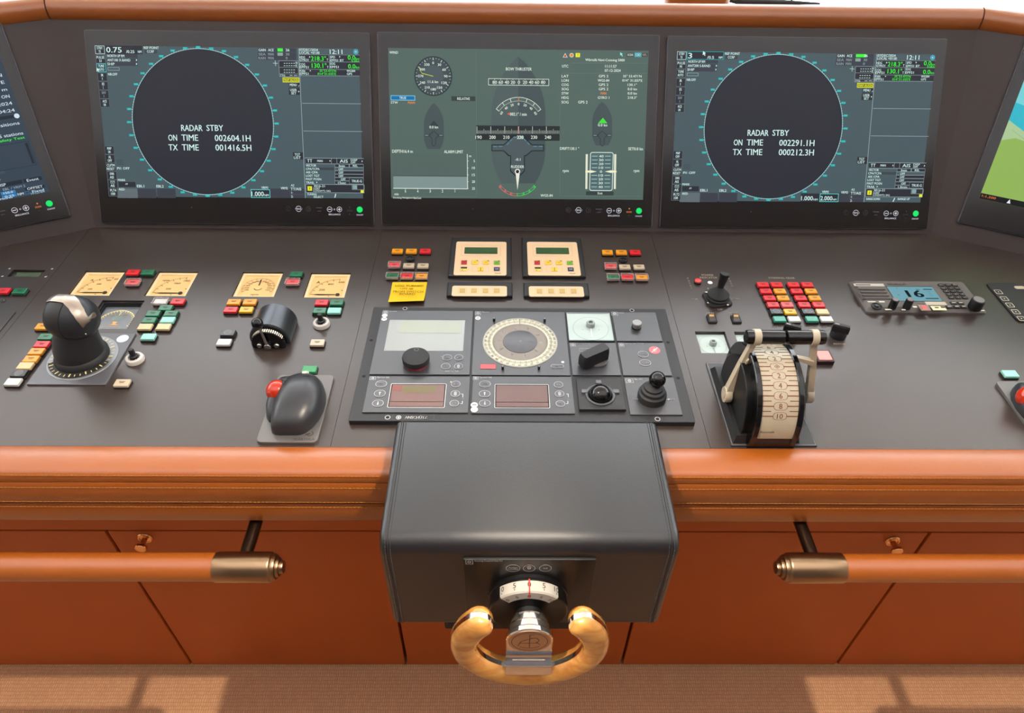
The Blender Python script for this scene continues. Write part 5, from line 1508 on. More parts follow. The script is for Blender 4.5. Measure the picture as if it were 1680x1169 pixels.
# --- two operator units
M_opd = mat('tft_brown_reflection', '#6a4f4b', rough=.2, spec=.6, var=.06)  # brownish reflection on the screens is painted into the base colour
for pts, lab, zf, dx in (([(605.6, 615.8), (771.3, 616.5), (770.2, 677), (592.4, 677)], 'operator unit below the autopilot, with brown reflection painted on its screen', ZA, None),
                         ([(773.7, 616.5), (937.7, 616.5), (945.6, 679.7), (773, 677.6)], 'operator unit below the compass repeater, with brown reflection painted on its screen', ZC, 1)):
    t, cx, cy = module('operator_unit', lab, 'control module', pts)
    f = desk_map(ZC, cx, cy, ZM_)
    if dx is None:
        head(t, ZC, cx, cy, (107, 688, 135, 703), 'Operator Unit', (141, 688, 199, 697)); sb = (206, 727, 459, 831); L3 = ((161, 724), (154, 769), (145, 816)); R3 = ((515, 725), (513, 770), (508, 816)); bx = (541, 541)
    else:
        head(t, ZC, cx, cy, (597, 688, 622, 703), 'Operator Unit', (627, 688, 686, 697)); sb = (707, 730, 952, 833); L3 = ((654, 725), (652, 771), (653, 816)); R3 = ((1003, 728), (1008, 771), (1012, 818)); bx = (1042, 1046)
    mb = MB(); p = Px(mb, f); a = p.box(*sb)
    mb.rrband(a[0] - .0022, a[1] - .0022, a[2] + .0022, a[3] + .0022, .002, .0008, MT + .0005, M_print)
    mb.rect(a[0] - .0012, a[1] - .0012, a[2] + .0012, a[3] + .0012, MT + .0003, M_groove); mb.rect(*a, MT + .0005, M_opd)
    if dx is None: mb.rect(a[0], a[3] - .012, a[0] + .014, a[3] - .002, MT + .0006, mat('tft_red_tint', '#7a4640', rough=.2)); mb.rect(a[0] + .014, a[3] - .016, a[2] - .012, a[3] - .003, MT + .0006, mat('tft_olive_tint', '#635a3c', rough=.2))
    mb.rect(a[0], a[1] + .0085, a[2], a[1] + .0092, MT + .0007, M_groove)
    mb.build('screen', t, smooth=0)
    for (x, y), k in zip(L3, ('text', 'up', 'down')): mbtn(t, f, x, y, 27, 15.5, 'Page', k)
    for (x, y), s_, k in zip(R3, ('ACK', None, 'Set'), ('text', 'lamp', 'text')): mbtn(t, f, x, y, 22, 15, s_, k)
    mb = MB(); p = Px(mb, f); x = bx[0]; p.R(x + 6, 772, x + 9, 786, M_print, MT + .0003); p.R(x - 2, 770, x + 9, 772, M_print, MT + .0003); p.R(x + 4, 804, x + 7, 818, M_print, MT + .0003); p.R(x - 4, 816, x + 7, 818, M_print, MT + .0003)
    q = f(x + 6, 795); mb.text('Test', q[0], q[1], .0018, M_print, MT + .0003, wd=.005, ang=PI / 2)
    mb.build('bracket_print', t, smooth=0)
    mb = MB()
    if dx is None: q = f(492, 714); mb.disc(q[0], q[1], .0012, MT + .0004, mat('lit_led', '#f2eebc', emit=1.0), n=12); mb.build('led', t, smooth=0)
    else: sticker(mb, f, 603, 823, .0048, 'bar'); sticker(mb, f, 603, 845, .0048, 'ring'); mb.build('sticker', t, smooth=0)

# --- rudder angle indicator in the frame
t, cx, cy = module('rudder_indicator', 'white square rudder indicator top right of the compass repeater', 'gauge', [(927.3, 511.2), (1001.5, 512.6), (1010.2, 560.2), (932.5, 560.2)], M_blackm)
f = desk_map(ZB, cx, cy, ZM_)
mb = MB(); p = Px(mb, f); a = p.box(436, 182, 812, 416); mb.rect(*a, MT + .0003, M_wface)
mb.X = Matrix.Translation((.0008, -.004, 0)); rudder_face(mb, MT + .0005, 1.3); mb.X = None; mb.build('dial_face', t, smooth=0)
q = MB(); q.X = Matrix.Translation((.0008, .001, 0)); rudder_hub(q, MT + .0005, 1.15); q.build('hub', t)
q = MB(); q.prism([(.0002, -.026), (.0018, -.026), (.0014, 0), (.0004, 0)], MT + .0009, MT + .0014, mat('needle_white', '#eef3f0', rough=.4)); q.build('needle', t)
mb = MB(); a = (a[0] - .0006, a[1] - .0006, a[2] + .0006, a[3] + .0006); mb.frame(*a, .0008, MT + .0015, mat('meter_glass_edge', '#9fb0ad', rough=.3)); mb.build('bezel', t, smooth=0)

# --- dimmer
t, cx, cy = module('dimmer_module', 'plain dark dimmer module with a small grey knob, top right of the frame', 'dimmer', [(1002.6, 511.2), (1075.8, 511.2), (1088.9, 559.5), (1010.9, 560.2)])
head(t, ZB, cx, cy, (814, 168, 867, 198), 'Dimmer', (874, 170, 924, 179))
b = desk(1044, 536.5, ZM_); zt = at_y(1043.5, 527, b.y + .002).z - .9
MB().lathe([(.0064, MT), (.0066, MT + .003), (.0072, MT + .004), (.0074, zt - .001), (.0066, zt), (0, zt)], mat('grey_knob', '#8d8a88', rough=.3, metal=.3), b.x - cx, b.y - cy, n=32).build('knob', t)
MB().lathe([(.0078, MT), (.0076, MT + .0012)], M_black, b.x - cx, b.y - cy, n=28).build('collar', t)

# --- steering mode selector
t, cx, cy = module('mode_selector', 'steering mode module with a big black pointer switch', 'selector switch', [(932.5, 561.2), (1010.9, 561.2), (1020.5, 615.8), (938.7, 615.8)])
f = desk_map(ZB, cx, cy, ZM_)
head(t, ZB, cx, cy, (455, 440, 500, 468), 'Steering Mode', (505, 440, 630, 450))
mb = MB(); p = Px(mb, f); a = p.box(530, 486, 780, 514); mb.rrband(*a, .0026, .0004, MT + .0004, M_print, 6); p.T('Wheel', 537, 495, 610, 505, M_print, MT + .0004); p.T('Auto', 722, 495, 752, 505, M_print, MT + .0004); mb.build('print', t, smooth=0)
c = f(690, 590); mb = MB(); mb.lathe([(.0145, MT), (.0150, MT + .002), (.0140, MT + .0035), (0, MT + .0035)], mat('selector_collar', '#6b6668', rough=.35, metal=.4), c[0], c[1], n=40); mb.build('collar', t)
mb = MB(); mb.X = Matrix.Translation((c[0], c[1], 0)) @ Matrix.Rotation(math.radians(32), 4, 'Z')
h0, h1 = MT + .0035, MT + .0225
mb.loft([[(x * k, y * k2, z) for x, y in ((-.028, -.0085), (.012, -.0095), (.0155, -.006), (.0155, .006), (.012, .0095), (-.028, .0085), (-.030, .006), (-.030, -.006))] for k, k2, z in ((1, 1, h0), (1, 1, h0 + .012), (.97, .88, h1 - .002), (.93, .8, h1))], M_black)
mb.build('pointer_knob', t, smooth=25)

# --- override unit
t, cx, cy = module('override_unit', 'override module with red round mark and two oval buttons', 'control module', [(1011.9, 561.2), (1090.2, 561.2), (1104, 616.8), (1021.6, 615.8)])
f = desk_map(ZB, cx, cy, ZM_)
head(t, ZB, cx, cy, (880, 440, 923, 470), 'Operator Unit Override', (930, 441, 1096, 452))
mbtn(t, f, 1090, 538, 46, 27, 'Override'); mbtn(t, f, 1107, 612, 50, 27, 'Standby')
mb = MB(); c = f(1189, 501); M_rb = mat('red_mark', '#e2656a', rough=.4); mb.disc(c[0], c[1], .0082, MT + .0004, M_rb, n=36); mb.line(c[0] - .005, c[1] - .005, c[0] + .005, c[1] + .005, .0008, MT + .0006, M_white); mb.ring(c[0] + .001, c[1], .002, .0027, MT + .0006, M_white, 20, 300, 20); mb.build('red_mark', t, smooth=0)

# --- trackball module
t, cx, cy = module('trackball_module', 'dark square module with a glossy black trackball and three keys', 'trackball', [(944.6, 619.5), (1020.5, 619.5), (1027.5, 672), (949, 672)], M_panelb, top=.0125)
f = desk_map(ZB, cx, cy, .9125)
for x0, y0, x1, y1 in ((676, 770, 724, 798), (552, 851, 604, 880), (826, 850, 880, 880)):
    mb = MB(); p = Px(mb, f); a = p.box(x0, y0, x1, y1); mb.slab(*a, .0122, .0150, M_modb, r=.0006, ch=.0005); mb.build('key', t)
c = f(716, 893); mb = MB(); mb.lathe([(.0205, .0125), (.0200, .0140), (.0178, .0146), (.0165, .0138), (.0160, .0125)], M_panel, c[0], c[1], n=48); mb.build('ring', t)
MB().ball((c[0], c[1], .0125), .0155, M_blackg, n=40, k=20).build('ball', t)

# --- tiller
t, cx, cy = module('tiller_module', 'tiller module with a ball topped black joystick', 'joystick', [(1022.9, 618.2), (1105.1, 618.2), (1122.4, 680.3), (1032.6, 681)])
f = desk_map(ZB, cx, cy, ZM_)
head(t, ZB, cx, cy, (938, 750, 1003, 785), 'Tiller NFU', (1009, 748, 1082, 761))
mb = MB(); p = Px(mb, f); p.T('Bridge', 1098, 784, 1160, 796, M_print, MT + .0004); p.T('Off', 1262, 786, 1282, 796, M_print, MT + .0004); p.T('Port', 997, 922, 1030, 934, M_print, MT + .0004); p.T('Stbd', 1325, 925, 1363, 937, M_print, MT + .0004); p.R(1050, 927, 1080, 930, M_print, MT + .0004); p.R(1285, 929, 1312, 932, M_print, MT + .0004)
p.P([(1036, 928), (1052, 920), (1052, 937)], M_print, MT + .0004); p.P([(1324, 930), (1308, 922), (1308, 939)], M_print, MT + .0004); mb.build('lettering', t, smooth=0)
b = desk(1072.5, 668.5, ZM_); ky = b.y + .0190; kx = b.x - cx
zt = at_y(1078.5, 622, ky).z - .9; xb = at_y(1078.5, 622, ky).x - cx
mb = MB(); mb.lathe([(.0195, MT), (.0196, MT + .006), (.0190, MT + .0100), (.0165, MT + .0120), (.0160, MT + .0165), (.0130, MT + .0180), (.0125, MT + .021), (.0085, MT + .0225), (.0060, MT + .026), (.0045, MT + .030)], M_blackm, kx, ky - cy, n=44); mb.build('boot', t)
mb = MB(); mb.tube([(kx, ky - cy, MT + .026), (xb, ky - cy, zt)], .0034, M_black); lev = mb.build('stick', t)
MB().ball((xb, ky - cy, zt), .0112, M_blackg, n=36, k=18).build('ball_knob', lev)
# ------------------------------------------------------------------ azimuth thruster handle (left)
M_body = mat('handle_black', '#1d1d20', rough=.5, spec=.45, bump=(900, .06, 2))
M_bodyb = mat('handle_black_side', '#24262b', rough=.45, spec=.45)
M_plate = mat('thruster_plate', '#66666a', rough=.38, metal=.5, bump=(400, .03, 2))
M_disc = mat('thruster_scale_disc', '#8c8f92', rough=.35, metal=.3)
pc = (-.6055, .7605)
t = thing('thruster_handle', 'big black azimuth thruster handle with silver chevron on a square plate', 'control handle', (pc[0], pc[1], .9))
MB().slab(-.0545, -.055, .0545, .055, 0, .0028, M_plate, r=.001, ch=.0008).build('base_plate', t)
MB().disc(.040, .042, .0085, .0031, mat('pale_blue_sticker', '#cfe6ea', rough=.5), n=32).build('sticker', t, smooth=0)
MB().lathe([(.0475, .0026), (.0475, .0034), (.047, .0038), (0, .0038)], M_disc, n=64).build('scale_disc', t)
mb = MB()
for i in range(36):
    a = math.radians(10 * i); l = .0395 if i % 3 else .0375
    mb.line(l * math.cos(a), l * math.sin(a), .0435 * math.cos(a), .0435 * math.sin(a), .0010 if i % 3 else .0016, .0062, mat('gold_marks', '#e8d489', rough=.5))
mb.build('scale', t, smooth=0)
mb = MB(); mb.ring(0, 0, .030, .0445, .0060, M_blackm, 200, 345, 40); mb.build('dark_sector', t, smooth=0)
mb = MB(); mb.lathe([(.0360, .0038), (.0362, .010), (.0340, .014), (.0325, .0155), (0, .0155)], M_blackm, n=56); mb.build('collar', t)
# neck: waisted column leaning a little to the right, then the drum shaped grip
mb = MB(); rings = []
for z, rx, ry, ox, oy in ((.0150, .0330, .0320, 0, 0), (.020, .0332, .0318, .0005, 0), (.030, .0320, .0300, .001, .001), (.040, .0306, .0275, .003, .002), (.050, .0290, .0250, .006, .003), (.060, .0280, .024, .009, .004), (.070, .0270, .023, .011, .005)):
    rings.append([(ox + rx * math.cos(2 * PI * i / 40), oy + ry * math.sin(2 * PI * i / 40), z) for i in range(40)])
mb.loft(rings, M_body); mb.build('neck', t)
GR = Matrix.Translation((.0150, .004, .0735)) @ Matrix.Rotation(math.radians(-9), 4, 'Z') @ Matrix.Rotation(math.radians(5), 4, 'Y')
GPROF = [(-.0305, .014), (-.0300, .021), (-.0275, .0262), (-.021, .0294), (-.010, .0308), (-.002, .0310)] + [(-.002 + .0325 * k / 14, max(.0015, .0310 * (1 - (k / 14) ** 2.3) ** .5)) for k in range(1, 15)]


def grip_r(x):
    for (x0, r0), (x1, r1) in zip(GPROF[:-1], GPROF[1:]):
        if x <= x1: return r0 + (r1 - r0) * max(0, (x - x0)) / (x1 - x0)
    return .001


def grip_pt(x, ph, off=0.):
    """ph = 0 faces the helm, 90 = top"""
    e = .0004; dr = (grip_r(min(x + e, .0304)) - grip_r(max(x - e, -.0304))) / (2 * e); r = grip_r(x); n = Vector((-dr, 1)).normalized()
    c, s_ = math.cos(math.radians(ph)), math.sin(math.radians(ph)); x2 = x + n.x * off; r2 = r + n.y * off
    return (x2, -r2 * c, r2 * s_)


def grip_ring(x, n=48):
    return [grip_pt(x, 360 * i / n) for i in range(n)]


mb = MB(); mb.X = GR
mb.loft([grip_ring(x)[::-1] for x, r in GPROF if x <= -.002], M_body); grip = mb.build('grip', t, smooth=50)
mb = MB(); mb.X = GR
mb.loft([grip_ring(x)[::-1] for x, r in GPROF if x >= -.002], M_bodyb); mb.build('end_cap', grip, smooth=50)
mb = MB(); mb.X = GR
mb.tube([grip_pt(-.0018, 9 * i, .0001) for i in range(40)], .0005, M_groove, n=6, closed=True)
mb.build('seam', grip)
# silver chevron: a bar over the front top of the grip, then a V on the end face
M_sil = mat('brushed_silver', '#a89b8f', rough=.34, metal=1, bump=(500, .05, 2))
mb = MB(); mb.X = GR


def patch(path, m, hi=.0016):
    """path: (x, ph, x', ph') left and right edge of the strip over the grip"""
    n = 6; rows = []
    fine = []
    for (a, b) in zip(path[:-1], path[1:]):
        for k in range(6): fine.append([p + (q - p) * k / 6 for p, q in zip(a, b)])
    fine.append(list(path[-1]))
    for x0, p0, x1, p1 in fine:
        row = [grip_pt(x0, p0, -.001)] + [grip_pt(x0 + (x1 - x0) * k / n, p0 + (p1 - p0) * k / n, hi) for k in range(n + 1)] + [grip_pt(x1, p1, -.001)]
        rows.append(row)
    mb.loft(rows, m)


patch([(-.0300, 74, -.0298, 106), (-.0270, 77, -.0270, 110), (-.018, 78, -.018, 112), (-.010, 78, -.010, 112), (-.003, 78, .0005, 112)], M_sil)
patch([(-.003, 78, .0005, 112), (.008, 66, .0125, 98), (.016, 50, .0212, 82), (.0215, 30, .0265, 62), (.0238, 14, .0284, 46)], M_sil, .0018)
patch([(.0236, 10, .0286, 62), (.0262, 46, .0292, 78), (.0274, 80, .0294, 104), (.0276, 108, .0290, 122)], M_sil, .0014)
mb.build('silver_chevron', grip, smooth=30)
mb = MB(); mb.X = GR; P = grip_pt(.0235, -24, .0004); mb.ball(P, .0014, M_steel, n=10, k=6); mb.build('screw', grip)

# ------------------------------------------------------------------ bow thruster lever
t = thing('bow_thruster_lever', 'black half drum with chrome ball lever, right of the thruster handle', 'lever', (-.345, .82, .9))
M_drum = mat('brushed_dark_drum', '#4a4d52', rough=.28, metal=.75, bump=(250, .05, 2))


def half_drum(R_, y0, y1, z0, m, n=40, seg=(-14, 194)):
    mb = MB(); rings = []
    for y, k in ((y0, .94), (y0 + .0015, 1), (y1 - .0015, 1), (y1, .95)):
        r = [(R_ * k * math.cos(math.radians(seg[0] + (seg[1] - seg[0]) * i / n)), y, z0 + R_ * k * math.sin(math.radians(seg[0] + (seg[1] - seg[0]) * i / n))) for i in range(n + 1)]
        rings.append(r)
    mb.loft(rings, m); return mb


half_drum(.0295, -.024, .027, .0075, M_drum).build('drum', t, smooth=30)
half_drum(.0250, -.034, -.0235, .0065, M_blackg).build('front_cheek', t, smooth=30)
mb = MB(); n = 18
for i in range(n):
    a0 = math.radians(28 + 124 * i / n); a1 = math.radians(28 + 124 * (i + .55) / n); r = .0252; z0 = .0065
    mb.add([(r * math.cos(a0), -.0335, z0 + r * math.sin(a0)), (r * math.cos(a1), -.0335, z0 + r * math.sin(a1)), (r * math.cos(a1), -.0270, z0 + r * math.sin(a1)), (r * math.cos(a0), -.0270, z0 + r * math.sin(a0))], [(0, 1, 2, 3)], mat('pale_scale', '#d9d2bd', rough=.35))
mb.build('scale', t, smooth=0)
for x, nm in ((-.0125, 'screw'), (.0125, 'screw')):
    mb = MB(); mb.X = Matrix.Translation((x, -.034, .0065)) @ Matrix.Rotation(PI / 2, 4, 'X'); mb.lathe([(.004, 0), (.004, .002), (.0032, .0032), (.0015, .0032), (.0012, .002), (0, .002)], M_steel, n=22); mb.build(nm, t)
mb = MB(); mb.X = Matrix.Translation((0, -.034, .0065)) @ Matrix.Rotation(PI / 2, 4, 'X'); mb.lathe([(.0052, 0), (.0052, .005), (.0045, .0058), (0, .0058)], M_steel, n=26); hub = mb.build('pivot', t)
mb = MB(); mb.tube([(0, -.0375, .0065), (-.0020, -.0380, .028), (-.0042, -.0380, .045)], [.0022, .0021, .0019], M_steel); mb.build('lever_rod', t)
MB().ball((-.0050, -.038, .0510), .0084, M_blackg, n=32, k=16).build('ball_knob', t)

# ------------------------------------------------------------------ trackballs on plates
t = thing('trackball', 'black hand shaped trackball with red ball on a grey plate, left of the helm', 'trackball', (-.2769, .6632, .9))
M_tbp = mat('grey_plate', '#6b6866', rough=.42, metal=.6, bump=(500, .03, 2))
MB().slab(-.0392, -.0626, .0392, .0626, 0, .0045, M_tbp, r=.007, ch=.0006, n=8).build('plate', t)
mb = MB(); M_lo = mat('dark_logo', '#3a2f2a', rough=.6)
mb.text('WÄRTSILÄ', .0215, -.0572, .0042, M_lo, .0048, wd=.0275); mb.ring(.0275, -.0480, .0032, .0044, .0048, M_lo, 200, 430, 24); mb.flat([(.0205, -.0515), (.0285, -.0490), (.0265, -.0465), (.0225, -.0485)], .0048, M_lo); mb.build('logo', t, smooth=0)
M_tb = mat('trackball_black', '#26272b', rough=.36, spec=.5)
SEC = [(-.0505, -.0120, .0105, .008), (-.0500, -.0165, .0150, .016), (-.0470, -.0215, .0215, .0230), (-.0380, -.0245, .0285, .0320), (-.0240, -.0265, .0345, .0390), (-.0080, -.0270, .0375, .0430),
       (.0080, -.0260, .0380, .0435), (.0220, -.0240, .0355, .0410), (.0340, -.0215, .0305, .0350), (.0430, -.0175, .0240, .0275), (.0495, -.0130, .0160, .0180), (.0520, -.0080, .0090, .0110)]
mb = MB(); rings = []; n = 30
for y, xl, xr, h in SEC:
    r = []
    for i in range(n + 1):
        a = PI * i / n; c, s_ = math.cos(a), math.sin(a)
        x = (xl + xr) / 2 + (xr - xl) / 2 * math.copysign(abs(c) ** .75, c); r.append((x, y - .0005, .0045 + .80 * h * abs(s_) ** .72))
    rings.append(r)
mb.loft(rings, M_tb); tb = mb.build('shell', t, smooth=60)
mb = MB(); rings = []   # thumb shelf on the left that carries the ball
for y, xl, xr, h in ((-.030, -.030, -.012, .006), (-.024, -.0345, -.012, .014), (-.010, -.0385, -.010, .0195), (.006, -.0395, -.010, .0225), (.022, -.0370, -.010, .0240), (.036, -.0310, -.010, .0220), (.044, -.0240, -.008, .0150), (.047, -.018, -.008, .008)):
    r = []
    for i in range(21):
        a = PI * i / 20; c, s_ = math.cos(a), math.sin(a)
        r.append(((xl + xr) / 2 + (xr - xl) / 2 * math.copysign(abs(c) ** .7, c), y + .002, .0045 + .9 * h * abs(s_) ** .7))
    rings.append(r)
mb.loft(rings, M_tb); mb.build('thumb_rest', t, smooth=60)
mb = MB(); mb.ball((-.0262, .014, .0205), .0150, mat('red_ball', '#b02a0c', rough=.12, spec=.6, var=.25), n=32, k=16); mb.build('ball', t)
mb = MB(); n_ = Vector((-.80, -.05, .60)); e1 = Vector((0, 1, 0)); e2 = n_.cross(e1).normalized(); e1 = e2.cross(n_).normalized(); c_ = Vector((-.0262, .014, .0205)) + n_ * -.0010
mb.tube([tuple(c_ + (e1 * math.cos(2 * PI * i / 40) + e2 * math.sin(2 * PI * i / 40)) * .0156) for i in range(40)], .0016, M_blackm, n=10, closed=True); mb.build('ball_socket', t)


def shell_z(x, y):
    y += .0005
    for (y0, l0, r0, h0), (y1, l1, r1, h1) in zip(SEC[:-1], SEC[1:]):
        if y <= y1:
            f = max(0., (y - y0) / (y1 - y0)); xl, xr, h = l0 + (l1 - l0) * f, r0 + (r1 - r0) * f, h0 + (h1 - h0) * f
            c = min(.999, abs(x - (xl + xr) / 2) / ((xr - xl) / 2)) ** (1 / .75); return .0045 + .80 * h * (1 - c * c) ** .36
    return .0045


for ln in ([(-.0105, .047), (-.0115, .040), (-.0120, .032), (-.0120, .026)], [(.001, .049), (.000, .042), (-.001, .035), (-.003, .030)], [(.008, .026), (.015, .029), (.022, .033), (.027, .038)]):
    mb = MB(); mb.tube([(x, y, shell_z(x, y) + .0001) for x, y in ln], .0004, M_groove, n=6); mb.build('button_seam', t)
mb = MB(); mb.slab(-.0030, -.0075, .0030, .0075, 0, .0050, mat('pale_wheel', '#d8d6c8', rough=.4), r=.001, ch=.0006); o = mb.build('scroll_wheel', t, (.0050, .0455, shell_z(.005, .0455) - .0025), (math.radians(-42), 0, 0))
copy_thing(t, 'black trackball with red ball on a plate, cut by the right edge of the photo', (.7395, .6575, .9))

# ------------------------------------------------------------------ search light joystick, lamp and switches
b = desk(1177, 489.5, .903)
t = thing('searchlight_joystick', 'black joystick in a rubber boot between the PORT and STBD lettering', 'joystick', (b.x, b.y, .9))
mb = MB(); mb.X = Matrix.Rotation(math.radians(12), 4, 'Z'); mb.slab(-.0195, -.0195, .0195, .0195, 0, .0035, M_blackm, r=.006, ch=.001); mb.build('flange', t)
for dx, dy in ((-.0150, .0155), (.0120, -.0175), (-.0175, -.0125), (.0175, .0125)):
    MB().lathe([(.0022, .0034), (.0022, .0046), (.0012, .0050), (0, .0050)], M_steel, dx, dy, n=14).build('screw', t)
MB().lathe([(.0178, .003), (.0182, .007), (.0170, .0085), (.0160, .0085), (.0172, .010), (.0172, .0125), (.0150, .015), (.0100, .0195), (.0065, .0235), (.0050, .026), (0, .026)], mat('rubber_boot', '#232325', rough=.75), n=40).build('boot', t)
mb = MB(); mb.X = Matrix.Translation((0, 0, .024)) @ Matrix.Rotation(math.radians(4), 4, 'Y'); mb.lathe([(.0044, 0), (.0048, .002), (.0052, .004), (.0062, .013), (.0072, .024), (.0078, .0265), (.0074, .0290), (.0060, .0300), (0, .0303)], M_black, n=32); mb.build('stick', t)
b = desk(1145, 461.5, .903)
t = thing('indicator_lamp', 'small round red indicator lamp beside the POWER INDICATOR lettering', 'lamp', (b.x, b.y, .9))
MB().lathe([(.0064, 0), (.0064, .003), (.0058, .0036)], M_black, n=26).build('collar', t); MB().lathe([(.0054, .003), (.0054, .0052), (.0046, .0062), (0, .0066)], mat('red_lens', '#f0433c', rough=.25, spec=.6), n=26).build('lens', t)
b = desk(1165, 463.2, .901)
t = thing('indicator_ring', 'tiny white ringed pinkish light under the POWER INDICATOR lettering', 'lamp', (b.x, b.y, .9))
MB().lathe([(.0040, 0), (.0040, .0012), (.0032, .0016), (.0026, .0012)], M_white, n=22).build('ring', t); MB().lathe([(.0026, 0), (.0026, .001), (0, .0012)], mat('pink_lens', '#b06a72', rough=.3), n=16).build('lens', t)
for px, py, s_ in ((1168, 521.8, 'ON/OFF'), (1208, 522.3, 'LIGHT')):
    b = desk(px, py, .903)
    t = thing('rocker_switch', 'small black rocker switch with amber top under the %s lettering' % s_, 'switch', (b.x, b.y, .9), group='rocker switches')
    MB().slab(-.0070, -.0090, .0070, .0090, 0, .003, M_blackm, r=.001, ch=.0006).build('frame', t)
    MB().loft([[(-.0048, -.0070, .003), (.0048, -.0070, .003), (.0048, -.0070, .0034), (-.0048, -.0070, .0034)], [(-.0048, .0010, .003), (.0048, .0010, .003), (.0048, .0010, .0040), (-.0048, .0010, .0040)], [(-.0048, .0070, .003), (.0048, .0070, .003), (.0048, .0070, .0066), (-.0048, .0070, .0066)]], mat('dark_rocker', '#3b3432', rough=.4)).build('rocker', t, smooth=0)
    MB().add([(-.0036, .0020, .0049), (.0036, .0020, .0049), (.0036, .0055, .0063), (-.0036, .0055, .0063)], [(0, 1, 2, 3)], mat('amber_lens', '#c99a55', rough=.35)).build('lens', t, smooth=0)

# motor rotary switches
for bx, by, s_, ry in ((1375, 549, 'black rotary motor switch in the open, right of the throttle handles', 22), (1296, 549, 'black rotary motor switch half hidden behind the throttle handles', 22)):
    b = desk(bx, by, .902)
    t = thing('rotary_switch', s_, 'switch', (b.x, b.y, .9), group='rotary motor switches')
    MB().lathe([(.0118, 0), (.0120, .006), (.0112, .0075), (.0106, .0105), (0, .0105)], M_black, n=40).build('base', t)
    mb = MB(); mb.X = Matrix.Rotation(math.radians(-ry), 4, 'Z')
    mb.loft([[(-.0122 * k, -.0046 * q, z), (.0122 * k, -.0046 * q, z), (.0122 * k, .0046 * q, z), (-.0122 * k, .0046 * q, z)] for k, q, z in ((1, 1, .0095), (1, .9, .0190), (.95, .62, .0215))], M_black); kn = mb.build('handle', t, smooth=20)
    mb = MB(); mb.X = Matrix.Rotation(math.radians(-ry), 4, 'Z'); mb.rect(-.010, -.0005, -.004, .0005, .0217, M_white); mb.build('pointer', kn, smooth=0)

# ------------------------------------------------------------------ twin throttle
TX, TY = .3515, .6785
t = thing('twin_throttle', 'twin lever throttle drum with cream scale and two black grips', 'throttle', (TX, TY, .9))
M_tplate = mat('throttle_plate', '#232427', rough=.3, spec=.5)
M_ivory = mat('ivory_plastic', '#a89c88', rough=.4)
M_scale = mat('throttle_scale', '#a69c88', rough=.35)
M_cheek = mat('throttle_cheek', '#08090b', rough=.35, spec=.3)
M_maroon = mat('maroon_print', '#6a2e22', rough=.6)
MB().slab(-.0560, -.0790, .0560, .0790, 0, .0022, M_tplate, r=.001, ch=.0006).build('base_plate', t)
mb = MB(); mb.frame(-.0545, -.0775, .0545, .0775, .0004, .0025, M_greyp); mb.build('edge_line', t, smooth=0)
DX, DY, DZ, DR = .3459 - TX, .6683 - TY, .023, .0716


def arc(x, r, a0, a1, n):
    return [(x, DY - r * math.cos(math.radians(a0 + (a1 - a0) * i / n)), DZ + r * math.sin(math.radians(a0 + (a1 - a0) * i / n))) for i in range(n + 1)]


def drum_slice(x0, x1, r0, r1, m, a0=-8, a1=196, n=60):
    mb = MB()
    mb.loft([arc(x0, r1, a0, a1, n), arc(x0, r0, a0, a1, n), arc(x1, r0, a0, a1, n), arc(x1, r1, a0, a1, n)], m, False, False, True); return mb


def solid_side(x0, x1, r, m, a0=-14, a1=194, n=60):
    mb = MB(); k = .985
    mb.loft([arc(x0, r * k, a0, a1, n), arc(x0 + .001, r, a0, a1, n), arc(x1 - .001, r, a0, a1, n), arc(x1, r * k, a0, a1, n)], m); return mb


solid_side(DX - .0300, DX - .0226, DR + .0022, M_blackg).build('rim', t, smooth=40)
solid_side(DX + .0226, DX + .0300, DR + .0022, M_blackg).build('rim', t, smooth=40)
solid_side(DX - .0380, DX - .0285, DR * .80, M_cheek).build('cheek', t, smooth=40)
solid_side(DX + .0285, DX + .0380, DR * .80, M_cheek).build('cheek', t, smooth=40)
drum_slice(DX - .0234, DX + .0234, DR - .012, DR, M_scale, -3, 190).build('scale_strip', t, smooth=40)


def on_drum(mb, x0, x1, ang, wd, m, dr=.0003):
    h = math.degrees(wd / 2 / DR); P = []
    for x, a in ((x0, ang - h), (x1, ang - h), (x1, ang + h), (x0, ang + h)):
        a = math.radians(a); P.append((DX + x, DY - (DR + dr) * math.cos(a), DZ + (DR + dr) * math.sin(a)))
    mb.add(P, [(0, 1, 2, 3)], m)


def drum_text(mb, s_, ang, h, m, x=0., al='c', wd=None, rot=None, dr=.0004):
    vs, fs, bb = glyphs(s_); bh = bb[3] - bb[1]; k = h / bh; kx = wd / (bb[2] - bb[0]) if wd else k
    ox = {'c': (bb[0] + bb[2]) / 2, 'l': bb[0]}[al]; oy = (bb[1] + bb[3]) / 2; P = []
    for u, v in vs:
        a = math.radians(ang) + (v - oy) * k / DR
        P.append((DX + x + (u - ox) * kx, DY - (DR + dr) * math.cos(a), DZ + (DR + dr) * math.sin(a)))
    mb.add(P, fs, m)


